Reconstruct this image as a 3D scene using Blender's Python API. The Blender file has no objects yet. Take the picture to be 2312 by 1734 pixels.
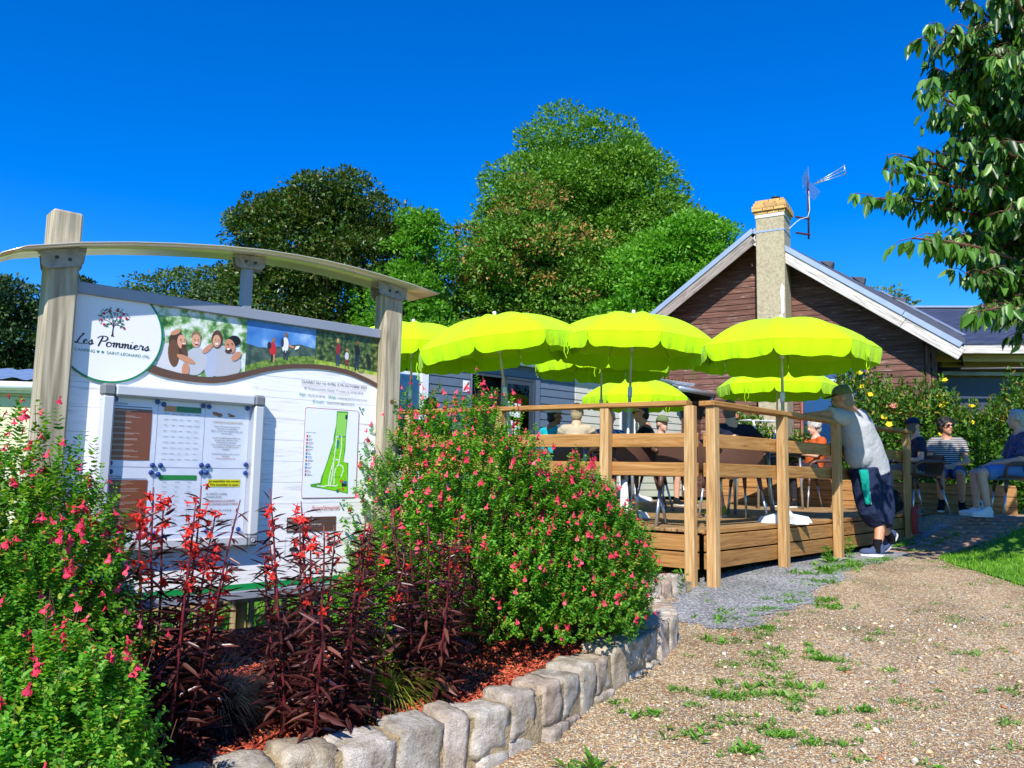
import bpy, math, random
import numpy as np
from mathutils import Vector, Matrix, Euler
from mathutils.geometry import delaunay_2d_cdt

R = math.radians
scene = bpy.context.scene
C = scene.collection
rng = np.random.default_rng(11)
random.seed(11)

# ------------------------------------------------------------------ camera
cam_d = bpy.data.cameras.new("camera")
cam_d.sensor_width = 36.0
cam_d.lens = 27.72
cam_d.clip_end = 2000.0
cam = bpy.data.objects.new("camera", cam_d)
C.objects.link(cam)
cam.location = (0, 0, 1.3)
cam.matrix_world = (Matrix.Translation((0, 0, 1.3)) @ Matrix.Rotation(R(96.2), 4, 'X')
                    @ Matrix.Rotation(R(1.1), 4, 'Z'))
scene.camera = cam

# ------------------------------------------------------------------ sky and sun
SUN_AZ = 194.0      # where the sun stands, clockwise from +Y
SUN_EL = 42.0
world = bpy.data.worlds.new("World")
scene.world = world
world.use_nodes = True
wn = world.node_tree
for n_ in list(wn.nodes):
    wn.nodes.remove(n_)
w_out = wn.nodes.new("ShaderNodeOutputWorld")
w_bg = wn.nodes.new("ShaderNodeBackground")
w_sky = wn.nodes.new("ShaderNodeTexSky")
w_sky.sky_type = 'NISHITA'
w_sky.sun_disc = False
w_sky.sun_elevation = R(SUN_EL)
w_sky.sun_rotation = R(SUN_AZ)
w_sky.altitude = 100
w_sky.air_density = 1.0
w_sky.dust_density = 0.15
w_sky.ozone_density = 3.0
w_hs = wn.nodes.new("ShaderNodeHueSaturation")
w_hs.inputs["Saturation"].default_value = 1.52
w_hs.inputs["Value"].default_value = 1.0
w_mul = wn.nodes.new("ShaderNodeMix")
w_mul.data_type = 'RGBA'
w_mul.blend_type = 'MULTIPLY'
w_mul.inputs[0].default_value = 1.0
w_mul.inputs[7].default_value = (0.46, 0.80, 1.20, 1)
w_bg.inputs["Strength"].default_value = 0.13
wn.links.new(w_sky.outputs[0], w_hs.inputs["Color"])
wn.links.new(w_hs.outputs[0], w_mul.inputs[6])
wn.links.new(w_mul.outputs[2], w_bg.inputs["Color"])
wn.links.new(w_bg.outputs[0], w_out.inputs[0])

sun_d = bpy.data.lights.new("sun", 'SUN')
sun_d.energy = 5.0
sun_d.angle = R(0.53)
sun_d.color = (1.0, 0.945, 0.87)
sun = bpy.data.objects.new("sun", sun_d)
C.objects.link(sun)
ldir = Vector((-math.sin(R(SUN_AZ)) * math.cos(R(SUN_EL)), -math.cos(R(SUN_AZ)) * math.cos(R(SUN_EL)), -math.sin(R(SUN_EL))))
sun.rotation_euler = ldir.to_track_quat('-Z', 'Y').to_euler()

vs = scene.view_settings
vs.view_transform = 'Standard'
vs.look = 'None'
vs.exposure = 0.46
vs.gamma = 1.0
vs.use_curve_mapping = False

# ------------------------------------------------------------------ helpers
def tag(o, label=None, cat=None, group=None, kind=None):
    if label: o["label"] = label
    if cat: o["category"] = cat
    if group: o["group"] = group
    if kind: o["kind"] = kind
    return o

def empty(name, loc=(0, 0, 0), rz=0.0, label=None, cat=None, group=None):
    o = bpy.data.objects.new(name, None)
    o.empty_display_size = 0.1
    C.objects.link(o)
    o.location = loc
    o.rotation_euler = (0, 0, rz)
    return tag(o, label, cat, group)

def link(name, me, parent=None, loc=None, rot=None, scale=None):
    o = bpy.data.objects.new(name, me)
    C.objects.link(o)
    if parent is not None: o.parent = parent
    if loc is not None: o.location = loc
    if rot is not None: o.rotation_euler = rot
    if scale is not None: o.scale = scale
    return o

def copy_tree(o, parent=None):
    c = o.copy()
    C.objects.link(c)
    if parent is not None: c.parent = parent
    for ch in list(o.children):
        copy_tree(ch, c)
    return c

class MB:
    """collects geometry for one mesh"""
    def __init__(self):
        self.v = []; self.f = []; self.m = []; self.cur = 0
    def add(self, vs_, fs):
        k = len(self.v)
        self.v.extend(tuple(map(float, p)) for p in vs_)
        for f in fs:
            self.f.append(tuple(i + k for i in f)); self.m.append(self.cur)
        return self
    def box(self, c, s, ch=0.0, rot=None):
        v, f = cbox_geo(s, ch)
        Mx = rot if rot is not None else None
        out = []
        for p in v:
            q = Vector(p)
            if Mx is not None: q = Mx @ q
            out.append((q.x + c[0], q.y + c[1], q.z + c[2]))
        return self.add(out, f)
    def bar(self, a, b, w, h, ch=0.0, up=(0, 0, 1)):
        a = Vector(a); b = Vector(b); d = b - a; L = d.length; d.normalize()
        u = Vector(up); y = u.cross(d)
        if y.length < 1e-5: y = Vector((0, 1, 0)).cross(d)
        y.normalize(); z = d.cross(y)
        Mx = Matrix((d, y, z)).transposed()
        return self.box((a + b) / 2, (L, w, h), ch, Mx)
    def tube(self, pts, rad, seg=8, cap=True):
        pts = [Vector(p) for p in pts]; n = len(pts)
        if not hasattr(rad, '__len__'): rad = [rad] * n
        vs_ = []; fs = []
        prev = None
        for i, p in enumerate(pts):
            t = (pts[min(i + 1, n - 1)] - pts[max(i - 1, 0)]).normalized()
            if prev is None:
                a = Vector((0, 0, 1)) if abs(t.z) < 0.9 else Vector((1, 0, 0))
                x = t.cross(a).normalized()
            else:
                x = (prev - t * prev.dot(t)).normalized()
            prev = x
            y = t.cross(x)
            for k in range(seg):
                an = 2 * math.pi * k / seg
                vs_.append(p + (x * math.cos(an) + y * math.sin(an)) * rad[i])
        for i in range(n - 1):
            for k in range(seg):
                k2 = (k + 1) % seg
                fs.append((i * seg + k, i * seg + k2, (i + 1) * seg + k2, (i + 1) * seg + k))
        if cap:
            fs.append(tuple(range(seg - 1, -1, -1)))
            fs.append(tuple((n - 1) * seg + k for k in range(seg)))
        return self.add(vs_, fs)
    def lathe(self, prof, seg=16, c=(0, 0, 0), sx=1.0, sy=1.0):
        vs_ = []; fs = []
        n = len(prof)
        for (r, z) in prof:
            for k in range(seg):
                an = 2 * math.pi * k / seg
                vs_.append((c[0] + r * sx * math.cos(an), c[1] + r * sy * math.sin(an), c[2] + z))
        for i in range(n - 1):
            for k in range(seg):
                k2 = (k + 1) % seg
                fs.append((i * seg + k, i * seg + k2, (i + 1) * seg + k2, (i + 1) * seg + k))
        if prof[0][0] > 1e-6: fs.append(tuple(range(seg - 1, -1, -1)))
        if prof[-1][0] > 1e-6: fs.append(tuple((n - 1) * seg + k for k in range(seg)))
        return self.add(vs_, fs)
    def ell(self, c, r, seg=12, rings=8, rot=None):
        vs_ = []; fs = []
        c = Vector(c)
        for i in range(1, rings):
            th = math.pi * i / rings
            for k in range(seg):
                an = 2 * math.pi * k / seg
                q = Vector((r[0] * math.sin(th) * math.cos(an), r[1] * math.sin(th) * math.sin(an), r[2] * math.cos(th)))
                if rot is not None: q = rot @ q
                vs_.append(c + q)
        t = Vector((0, 0, r[2])); 
        if rot is not None: t = rot @ t
        vs_.append(c + t); vs_.append(c - t)
        nt = len(vs_) - 2; nb = nt + 1
        for i in range(rings - 2):
            for k in range(seg):
                k2 = (k + 1) % seg
                fs.append((i * seg + k, (i + 1) * seg + k, (i + 1) * seg + k2, i * seg + k2))
        for k in range(seg):
            k2 = (k + 1) % seg
            fs.append((nt, k, k2)); fs.append((nb, (rings - 2) * seg + k2, (rings - 2) * seg + k))
        return self.add(vs_, fs)
    def poly(self, pts):
        return self.add(pts, [tuple(range(len(pts)))])
    def prism(self, poly, y0, y1):
        """polygon of (x,z) extruded along y"""
        n = len(poly)
        vs_ = [(x, y0, z) for x, z in poly] + [(x, y1, z) for x, z in poly]
        fs = [tuple(range(n)), tuple(range(2 * n - 1, n - 1, -1))]
        for i in range(n):
            j = (i + 1) % n
            fs.append((i, i + n, j + n, j))
        return self.add(vs_, fs)
    def mesh(self, name, mats, smooth=False):
        me = bpy.data.meshes.new(name)
        me.from_pydata(self.v, [], self.f)
        if not isinstance(mats, (list, tuple)): mats = [mats]
        for m in mats: me.materials.append(m)
        if len(mats) > 1: me.polygons.foreach_set("material_index", self.m)
        if smooth: me.polygons.foreach_set("use_smooth", [True] * len(me.polygons))
        me.update()
        return me
    def build(self, name, mats, parent=None, smooth=False, loc=None, rot=None):
        return link(name, self.mesh(name, mats, smooth), parent, loc, rot)

def cbox_geo(s, ch):
    hx, hy, hz = s[0] / 2, s[1] / 2, s[2] / 2
    if ch <= 0:
        v = [(x * hx, y * hy, z * hz) for z in (-1, 1) for y in (-1, 1) for x in (-1, 1)]
        return v, [(0, 2, 3, 1), (4, 5, 7, 6), (0, 1, 5, 4), (2, 6, 7, 3), (0, 4, 6, 2), (1, 3, 7, 5)]
    ch = min(ch, hx * .9, hy * .9, hz * .9)
    v = []; idx = {}
    for sx in (-1, 1):
        for sy in (-1, 1):
            for sz in (-1, 1):
                idx[(sx, sy, sz, 0)] = len(v); v.append((sx * hx, sy * (hy - ch), sz * (hz - ch)))
                idx[(sx, sy, sz, 1)] = len(v); v.append((sx * (hx - ch), sy * hy, sz * (hz - ch)))
                idx[(sx, sy, sz, 2)] = len(v); v.append((sx * (hx - ch), sy * (hy - ch), sz * hz))
    f = []
    for s_ in (-1, 1):
        f.append([idx[(s_, -1, -1, 0)], idx[(s_, 1, -1, 0)], idx[(s_, 1, 1, 0)], idx[(s_, -1, 1, 0)]])
        f.append([idx[(-1, s_, -1, 1)], idx[(-1, s_, 1, 1)], idx[(1, s_, 1, 1)], idx[(1, s_, -1, 1)]])
        f.append([idx[(-1, -1, s_, 2)], idx[(1, -1, s_, 2)], idx[(1, 1, s_, 2)], idx[(-1, 1, s_, 2)]])
    for a in (-1, 1):
        for b in (-1, 1):
            f.append([idx[(a, b, -1, 0)], idx[(a, b, -1, 1)], idx[(a, b, 1, 1)], idx[(a, b, 1, 0)]])
            f.append([idx[(a, -1, b, 2)], idx[(a, -1, b, 0)], idx[(a, 1, b, 0)], idx[(a, 1, b, 2)]])
            f.append([idx[(-1, a, b, 1)], idx[(-1, a, b, 2)], idx[(1, a, b, 2)], idx[(1, a, b, 1)]])
    for k in idx:
        if k[3] == 0:
            f.append([idx[k[:3] + (0,)], idx[k[:3] + (1,)], idx[k[:3] + (2,)]])
    out = []
    for q in f:
        p0, p1, p2 = (Vector(v[i]) for i in q[:3])
        nrm = (p1 - p0).cross(p2 - p0)
        cen = sum((Vector(v[i]) for i in q), Vector()) / len(q)
        out.append(tuple(q) if nrm.dot(cen) > 0 else tuple(q[::-1]))
    return v, out

_cb = {}
def cbox_mesh(name, size, ch, mat):
    key = (name, tuple(round(x, 4) for x in size), ch, mat.name)
    if key not in _cb:
        _cb[key] = MB().box((0, 0, 0), size, ch).mesh(name, mat)
    return _cb[key]

def plank(name, a, b, w, h, mat, parent, ch=0.004, up=(0, 0, 1), twist=0.0):
    """a board with its own object: local x runs along the board"""
    a = Vector(a); b = Vector(b); d = b - a; L = d.length; d.normalize()
    u = Vector(up); y = u.cross(d)
    if y.length < 1e-5: y = Vector((0, 1, 0)).cross(d)
    y.normalize(); z = d.cross(y)
    o = link(name, cbox_mesh(name, (L, w, h), ch, mat), parent)
    Mx = Matrix((d, y, z)).transposed().to_4x4(); Mx.translation = (a + b) / 2
    o.matrix_local = Mx @ Matrix.Rotation(twist, 4, 'X') if twist else Mx
    return o

def np_mesh(name, V, F, mats, midx=None, smooth=False):
    """V (n,3), F (m,k) arrays"""
    me = bpy.data.meshes.new(name)
    V = np.asarray(V, np.float32); F = np.asarray(F, np.int32)
    k = F.shape[1]
    me.vertices.add(len(V)); me.vertices.foreach_set("co", V.ravel())
    me.loops.add(F.size); me.loops.foreach_set("vertex_index", F.ravel())
    me.polygons.add(len(F))
    me.polygons.foreach_set("loop_start", np.arange(0, F.size, k, dtype=np.int32))
    me.polygons.foreach_set("loop_total", np.full(len(F), k, np.int32))
    if not isinstance(mats, (list, tuple)): mats = [mats]
    for m in mats: me.materials.append(m)
    if midx is not None: me.polygons.foreach_set("material_index", np.asarray(midx, np.int32))
    if smooth: me.polygons.foreach_set("use_smooth", np.ones(len(F), bool))
    me.update(calc_edges=True)
    me.validate()
    return me

def unit(a):
    return a / np.maximum(np.linalg.norm(a, axis=-1, keepdims=True), 1e-9)

def leaf_arrays(P, D, N, L, W, fold=0.25, droop=0.0, wide=0.45):
    """leaf of two quads: base, R1, R2, tip, L2, L1. P base, D direction, N face normal."""
    n = len(P); D = unit(D); S = unit(np.cross(D, N)); N = np.cross(S, D)
    L = np.broadcast_to(np.asarray(L, float).reshape(-1, 1), (n, 1)); W = np.broadcast_to(np.asarray(W, float).reshape(-1, 1), (n, 1))
    def pt(t, s, h): return P + D * L * t + S * W * s + N * (W * h)
    d = droop
    V = np.stack([pt(0, 0, 0), pt(.28, wide, fold - d * .1), pt(.68, wide * .8, fold - d * .5), pt(1, 0, -d), pt(.68, -wide * .8, fold - d * .5), pt(.28, -wide, fold - d * .1)], 1)
    base = np.arange(n)[:, None] * 6
    F = np.concatenate([base + np.array([0, 1, 2, 3]), base + np.array([0, 3, 4, 5])], 1).reshape(-1, 4)
    return V.reshape(-1, 3), F

def leaf_simple(P, D, N, L, W, fold=0.2):
    """leaf of two triangles sharing its midrib"""
    n = len(P); D = unit(D); S = unit(np.cross(D, N)); N = np.cross(S, D)
    L = np.asarray(L, float).reshape(-1, 1); W = np.asarray(W, float).reshape(-1, 1)
    V = np.stack([P, P + D * L * .45 + S * W * .5 + N * W * fold, P + D * L, P + D * L * .45 - S * W * .5 + N * W * fold], 1)
    base = np.arange(n)[:, None] * 4
    F = np.concatenate([base + np.array([0, 1, 2]), base + np.array([0, 2, 3])], 1).reshape(-1, 3)
    return V.reshape(-1, 3), F

def rand_dir(n, r=rng):
    return unit(r.normal(size=(n, 3)))

def noise3(P, seed=0, oct_=3, f=1.0):
    """cheap smooth pseudo noise from sines, about -1..1"""
    r = np.random.default_rng(seed); out = np.zeros(len(P)); amp = 1.0; tot = 0
    for o_ in range(oct_):
        k = r.normal(size=(4, 3)) * f * (2 ** o_); ph = r.uniform(0, 6.28, 4)
        out += amp * np.sin(P @ k.T + ph).mean(1) * 1.6; tot += amp; amp *= .5
    return out / tot

# ------------------------------------------------------------------ terrain height
def sstep(x):
    x = min(max(x, 0.0), 1.0); return x * x * (3 - 2 * x)
def gz(x, y):
    return 0.07 * min(max(y, -6.0), 7.0) + 0.34 * sstep((x + y - 13.7) / 1.8) * sstep((x - 2.0) / 1.5)

# ------------------------------------------------------------------ materials
def newmat(name):
    m = bpy.data.materials.new(name); m.use_nodes = True
    nt = m.node_tree
    b = nt.nodes["Principled BSDF"]
    return m, nt, b

def nd(nt, t, **kw):
    n = nt.nodes.new(t)
    for k, v in kw.items(): setattr(n, k, v)
    return n

def rgb(h):
    """sRGB hex to linear"""
    h = h.lstrip('#'); c = [int(h[i:i + 2], 16) / 255 for i in (0, 2, 4)]
    return tuple((x / 12.92 if x <= .04045 else ((x + .055) / 1.055) ** 2.4) for x in c) + (1.0,)

def ramp(nt, stops, interp='LINEAR'):
    r = nd(nt, "ShaderNodeValToRGB"); e = r.color_ramp.elements; r.color_ramp.interpolation = interp
    while len(e) < len(stops): e.new(0.5)
    for i, (p, c) in enumerate(stops):
        e[i].position = p; e[i].color = c if len(c) == 4 else tuple(c) + (1,)
    return r

def coords(nt, scale=(1, 1, 1), rnd=True):
    tc = nd(nt, "ShaderNodeTexCoord"); mp = nd(nt, "ShaderNodeMapping")
    mp.inputs["Scale"].default_value = scale
    if rnd:
        oi = nd(nt, "ShaderNodeObjectInfo"); mu = nd(nt, "ShaderNodeMath", operation='MULTIPLY'); mu.inputs[1].default_value = 37.0
        ad = nd(nt, "ShaderNodeVectorMath", operation='ADD')
        nt.links.new(oi.outputs["Random"], mu.inputs[0]); nt.links.new(mu.outputs[0], ad.inputs[1])
        nt.links.new(tc.outputs["Object"], ad.inputs[0]); nt.links.new(ad.outputs[0], mp.inputs[0])
    else:
        nt.links.new(tc.outputs["Object"], mp.inputs[0])
    return mp

def bump(nt, b, src, strength=.3, dist=.01):
    bp = nd(nt, "ShaderNodeBump"); bp.inputs["Strength"].default_value = strength; bp.inputs["Distance"].default_value = dist
    nt.links.new(src, bp.inputs["Height"]); nt.links.new(bp.outputs[0], b.inputs["Normal"])

def mat_plain(name, col, rough=.6, metal=0.0, var=.18, scale=6.0, bmp=0.0, bscale=60.0, objvar=0.0, spec=.5, dirt=None):
    m, nt, b = newmat(name)
    if isinstance(col, str): col = rgb(col)
    b.inputs["Roughness"].default_value = rough; b.inputs["Metallic"].default_value = metal
    b.inputs["Specular IOR Level"].default_value = spec
    mp = coords(nt, (scale,) * 3); nz = nd(nt, "ShaderNodeTexNoise"); nz.inputs["Scale"].default_value = 1.0; nz.inputs["Detail"].default_value = 5
    nt.links.new(mp.outputs[0], nz.inputs["Vector"])
    d = dirt if dirt else tuple(c * (1 - var) for c in col[:3]) + (1,)
    l = tuple(min(1, c * (1 + var * .6)) for c in col[:3]) + (1,)
    rp = ramp(nt, [(.3, d), (.52, col), (.75, l)])
    nt.links.new(nz.outputs[0], rp.inputs[0])
    src = rp.outputs[0]
    if objvar > 0:
        oi = nd(nt, "ShaderNodeObjectInfo"); hs = nd(nt, "ShaderNodeHueSaturation"); mr = nd(nt, "ShaderNodeMapRange")
        mr.inputs["To Min"].default_value = 1 - objvar; mr.inputs["To Max"].default_value = 1 + objvar
        nt.links.new(oi.outputs["Random"], mr.inputs[0]); nt.links.new(mr.outputs[0], hs.inputs["Value"]); nt.links.new(src, hs.inputs["Color"]); src = hs.outputs[0]
    nt.links.new(src, b.inputs["Base Color"])
    if bmp > 0:
        mp2 = coords(nt, (bscale,) * 3); n2 = nd(nt, "ShaderNodeTexNoise"); n2.inputs["Scale"].default_value = 1; n2.inputs["Detail"].default_value = 4
        nt.links.new(mp2.outputs[0], n2.inputs["Vector"]); bump(nt, b, n2.outputs[0], bmp, .01)
    return m

def mat_wood(name, dark, mid, light, grain=1.0, rough=.65, bmp=.35, objvar=.12, weather=None, wcover=.5):
    """grain along local x"""
    m, nt, b = newmat(name)
    dark, mid, light = [rgb(c) if isinstance(c, str) else c for c in (dark, mid, light)]
    mp = coords(nt, (2.2 * grain, 42 * grain, 42 * grain))
    nz = nd(nt, "ShaderNodeTexNoise"); nz.inputs["Scale"].default_value = 1; nz.inputs["Detail"].default_value = 6; nz.inputs["Distortion"].default_value = .6
    nt.links.new(mp.outputs[0], nz.inputs["Vector"])
    mp2 = coords(nt, (.9 * grain, 9 * grain, 9 * grain)); wv = nd(nt, "ShaderNodeTexNoise"); wv.inputs["Scale"].default_value = 1.0; wv.inputs["Detail"].default_value = 2; wv.inputs["Distortion"].default_value = 1.2
    nt.links.new(mp2.outputs[0], wv.inputs["Vector"])
    # growth rings: fold the slow noise into bands
    mu = nd(nt, "ShaderNodeMath", operation='MULTIPLY'); mu.inputs[1].default_value = 60.0
    sn = nd(nt, "ShaderNodeMath", operation='SINE'); nt.links.new(wv.outputs[0], mu.inputs[0]); nt.links.new(mu.outputs[0], sn.inputs[0])
    mx = nd(nt, "ShaderNodeMath", operation='MULTIPLY_ADD'); mx.inputs[1].default_value = .065
    nt.links.new(sn.outputs[0], mx.inputs[0]); nt.links.new(nz.outputs[0], mx.inputs[2])
    rp = ramp(nt, [(.22, dark), (.5, mid), (.78, light)])
    nt.links.new(mx.outputs[0], rp.inputs[0])
    src = rp.outputs[0]
    if weather is not None:
        wc = rgb(weather) if isinstance(weather, str) else weather
        mp3 = coords(nt, (2.2, 26, 26)); n3 = nd(nt, "ShaderNodeTexNoise"); n3.inputs["Scale"].default_value = 1.0; n3.inputs["Detail"].default_value = 8; n3.inputs["Roughness"].default_value = .7
        nt.links.new(mp3.outputs[0], n3.inputs["Vector"])
        r3 = ramp(nt, [(wcover, (0, 0, 0, 1)), (wcover + .12, (1, 1, 1, 1))]); nt.links.new(n3.outputs[0], r3.inputs[0])
        mm = nd(nt, "ShaderNodeMix", data_type='RGBA'); nt.links.new(r3.outputs[0], mm.inputs[0]); nt.links.new(src, mm.inputs[6]); mm.inputs[7].default_value = wc
        src = mm.outputs[2]
    oi = nd(nt, "ShaderNodeObjectInfo"); hs = nd(nt, "ShaderNodeHueSaturation"); mr = nd(nt, "ShaderNodeMapRange")
    mr.inputs["To Min"].default_value = 1 - objvar; mr.inputs["To Max"].default_value = 1 + objvar
    nt.links.new(oi.outputs["Random"], mr.inputs[0]); nt.links.new(mr.outputs[0], hs.inputs["Value"]); nt.links.new(src, hs.inputs["Color"])
    nt.links.new(hs.outputs[0], b.inputs["Base Color"])
    b.inputs["Roughness"].default_value = rough; b.inputs["Specular IOR Level"].default_value = .3
    bump(nt, b, mx.outputs[0], bmp, .004)
    return m

def mat_leaf(name, cols, rough=.45, transl=.35, spec=.4, tint=(1.25, 1.35, .5)):
    """cols: list of colours spread over the leaves at random"""
    m, nt, b = newmat(name)
    cols = [rgb(c) if isinstance(c, str) else c for c in cols]
    ge = nd(nt, "ShaderNodeNewGeometry")
    rp = ramp(nt, [(i / max(1, len(cols) - 1), c) for i, c in enumerate(cols)])
    nt.links.new(ge.outputs["Random Per Island"], rp.inputs[0])
    oi = nd(nt, "ShaderNodeObjectInfo")
    hs = nd(nt, "ShaderNodeHueSaturation"); mr = nd(nt, "ShaderNodeMapRange"); mr.inputs["To Min"].default_value = .8; mr.inputs["To Max"].default_value = 1.2
    nt.links.new(oi.outputs["Random"], mr.inputs[0]); nt.links.new(mr.outputs[0], hs.inputs["Value"]); nt.links.new(rp.outputs[0], hs.inputs["Color"])
    nt.links.new(hs.outputs[0], b.inputs["Base Color"])
    b.inputs["Roughness"].default_value = rough; b.inputs["Specular IOR Level"].default_value = spec
    if transl > 0:
        tr = nd(nt, "ShaderNodeBsdfTranslucent"); mx = nd(nt, "ShaderNodeMixShader"); mx.inputs[0].default_value = transl
        mu = nd(nt, "ShaderNodeMix", data_type='RGBA', blend_type='MULTIPLY'); mu.inputs[0].default_value = 1; mu.inputs[7].default_value = tuple(tint) + (1,)
        nt.links.new(hs.outputs[0], mu.inputs[6]); nt.links.new(mu.outputs[2], tr.inputs[0])
        out = nt.nodes["Material Output"]
        nt.links.new(b.outputs[0], mx.inputs[1]); nt.links.new(tr.outputs[0], mx.inputs[2]); nt.links.new(mx.outputs[0], out.inputs[0])
    return m

def mat_glass(name, tint=(1, 1, 1), refl=1.0, rough=.02):
    """thin pane: clear with a Fresnel reflection"""
    m, nt, b = newmat(name)
    tr = nd(nt, "ShaderNodeBsdfTransparent"); tr.inputs[0].default_value = tuple(tint) + (1,)
    gl = nd(nt, "ShaderNodeBsdfGlossy"); gl.inputs["Roughness"].default_value = rough
    fr = nd(nt, "ShaderNodeFresnel"); fr.inputs[0].default_value = 1.45
    mu = nd(nt, "ShaderNodeMath", operation='MULTIPLY'); mu.inputs[1].default_value = refl
    mx = nd(nt, "ShaderNodeMixShader")
    nt.links.new(fr.outputs[0], mu.inputs[0]); nt.links.new(mu.outputs[0], mx.inputs[0])
    nt.links.new(tr.outputs[0], mx.inputs[1]); nt.links.new(gl.outputs[0], mx.inputs[2])
    nt.links.new(mx.outputs[0], nt.nodes["Material Output"].inputs[0])
    return m

# =================================================================== SETTING: ground, path, lawn
def sheet(name, poly, step, dz, mat, kind="structure", jitter=.3, zf=gz):
    """polygon sheet following the terrain, triangulated with inner points"""
    xs = [p[0] for p in poly]; ys = [p[1] for p in poly]
    pts = [Vector(p) for p in poly]; nb = len(pts)
    def inside(x, y):
        c = False
        for i in range(nb):
            (x1, y1), (x2, y2) = poly[i], poly[(i + 1) % nb]
            if (y1 > y) != (y2 > y) and x < (x2 - x1) * (y - y1) / (y2 - y1) + x1: c = not c
        return c
    x = min(xs) + step / 2
    while x < max(xs):
        y = min(ys) + step / 2
        while y < max(ys):
            px = x + random.uniform(-jitter, jitter) * step; py = y + random.uniform(-jitter, jitter) * step
            if inside(px, py): pts.append(Vector((px, py)))
            y += step
        x += step
    vo, eo, fo, *_ = delaunay_2d_cdt(pts, [], [list(range(nb))], 1, 1e-5)
    me = bpy.data.meshes.new(name)
    me.from_pydata([(p.x, p.y, zf(p.x, p.y) + dz) for p in vo], [], [tuple(f) for f in fo])
    me.materials.append(mat)
    me.polygons.foreach_set("use_smooth", [True] * len(me.polygons))
    me.update()
    o = link(name, me)
    o["kind"] = kind
    return o

def mat_gravel(name, cols, scale=95, bmp=.9):
    m, nt, b = newmat(name)
    mp = coords(nt, (1, 1, 1), False)
    vo = nd(nt, "ShaderNodeTexVoronoi"); vo.inputs["Scale"].default_value = scale; vo.inputs["Randomness"].default_value = 1
    nt.links.new(mp.outputs[0], vo.inputs["Vector"])
    sep = nd(nt, "ShaderNodeSeparateColor"); nt.links.new(vo.outputs["Color"], sep.inputs[0])
    n = len(cols); rp = ramp(nt, [(i / n, rgb(c)) for i, c in enumerate(cols)], 'CONSTANT'); nt.links.new(sep.outputs[0], rp.inputs[0])
    nz = nd(nt, "ShaderNodeTexNoise"); nz.inputs["Scale"].default_value = 1.7; nz.inputs["Detail"].default_value = 6; nt.links.new(mp.outputs[0], nz.inputs["Vector"])
    r2 = ramp(nt, [(.3, (.62, .58, .5, 1)), (.6, (1.05, 1.0, .95, 1))]); nt.links.new(nz.outputs[0], r2.inputs[0])
    mx = nd(nt, "ShaderNodeMix", data_type='RGBA', blend_type='MULTIPLY'); mx.inputs[0].default_value = 1
    nt.links.new(rp.outputs[0], mx.inputs[6]); nt.links.new(r2.outputs[0], mx.inputs[7])
    nt.links.new(mx.outputs[2], b.inputs["Base Color"])
    b.inputs["Roughness"].default_value = .85
    inv = nd(nt, "ShaderNodeMath", operation='SUBTRACT'); inv.inputs[0].default_value = 1.0; nt.links.new(vo.outputs["Distance"], inv.inputs[1])
    bump(nt, b, inv.outputs[0], bmp, .012)
    return m

m_field = mat_plain("field_grass", "#5f8a22", .9, var=.35, scale=1.3, bmp=.6, bscale=30)
m_gravel = mat_gravel("path_gravel", ["#b29a72", "#c6b48e", "#a0855c", "#d6c8aa", "#8c8474", "#a8845f", "#cab996", "#967452"], 92)
m_grey = mat_gravel("grey_chippings", ["#8c9093", "#a6aaab", "#797e82", "#b8bab9", "#979ca1", "#6f7477"], 75)
m_lawn = mat_plain("lawn_grass", "#4c7a17", .9, var=.3, scale=4, bmp=.6, bscale=60)
m_soil = mat_plain("bed_soil", "#5a2c1c", .95, var=.4, scale=14, bmp=.8, bscale=60)

# the wide ground: one sheet out to the horizon
ax = np.concatenate([-np.geomspace(400, 6, 14), np.arange(-5, 15.1, 1.0), np.geomspace(16, 400, 14)])
ay = np.concatenate([-np.geomspace(200, 7, 8), np.arange(-6, 17.1, 1.0), np.geomspace(18, 900, 14)])
gv = [(x, y, gz(x, y) - .07) for y in ay for x in ax]
nx = len(ax)
gf = [(j * nx + i, j * nx + i + 1, (j + 1) * nx + i + 1, (j + 1) * nx + i) for j in range(len(ay) - 1) for i in range(nx - 1)]
gm = bpy.data.meshes.new("ground"); gm.from_pydata(gv, [], gf); gm.materials.append(m_field); gm.update()
ground = link("ground", gm); ground["kind"] = "structure"

gravel_poly = [(-3.2, -3.5), (7.5, -3.5), (7.0, 3.0), (5.2, 6.0), (5.0, 7.2), (5.3, 8.4), (6.6, 9.6), (7.5, 10.2), (7.2, 10.9), (5.6, 10.6), (4.4, 9.3), (3.2, 8.3), (1.7, 6.6), (1.2, 6.3), (.7, 5.2), (-.4, 3.6), (-1.3, 2.6), (-3.2, 2.2)]
yard = sheet("gravel_yard", gravel_poly, .22, 0.0, m_gravel)
strip_poly = [(1.06, 5.25), (1.25, 5.0), (1.55, 5.05), (1.75, 5.35), (2.15, 5.7), (2.3, 6.1), (2.75, 6.6), (3.0, 7.1), (3.5, 7.6), (4.0, 8.2), (4.45, 8.75), (4.95, 9.25), (5.35, 9.6), (5.2, 9.75), (4.4, 9.15), (3.2, 8.2), (2.3, 7.2), (1.5, 6.4), (1.25, 6.0)]
def ragged(poly, amp=.07, k=6):
    out = []
    for i in range(len(poly)):
        a, b = poly[i], poly[(i + 1) % len(poly)]
        for j in range(k): f = j / k; out.append((a[0] + (b[0] - a[0]) * f + random.uniform(-amp, amp), a[1] + (b[1] - a[1]) * f + random.uniform(-amp, amp)))
    return out
sheet("gravel_strip", ragged(strip_poly, .045, 5), .12, .005, m_grey)
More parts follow.
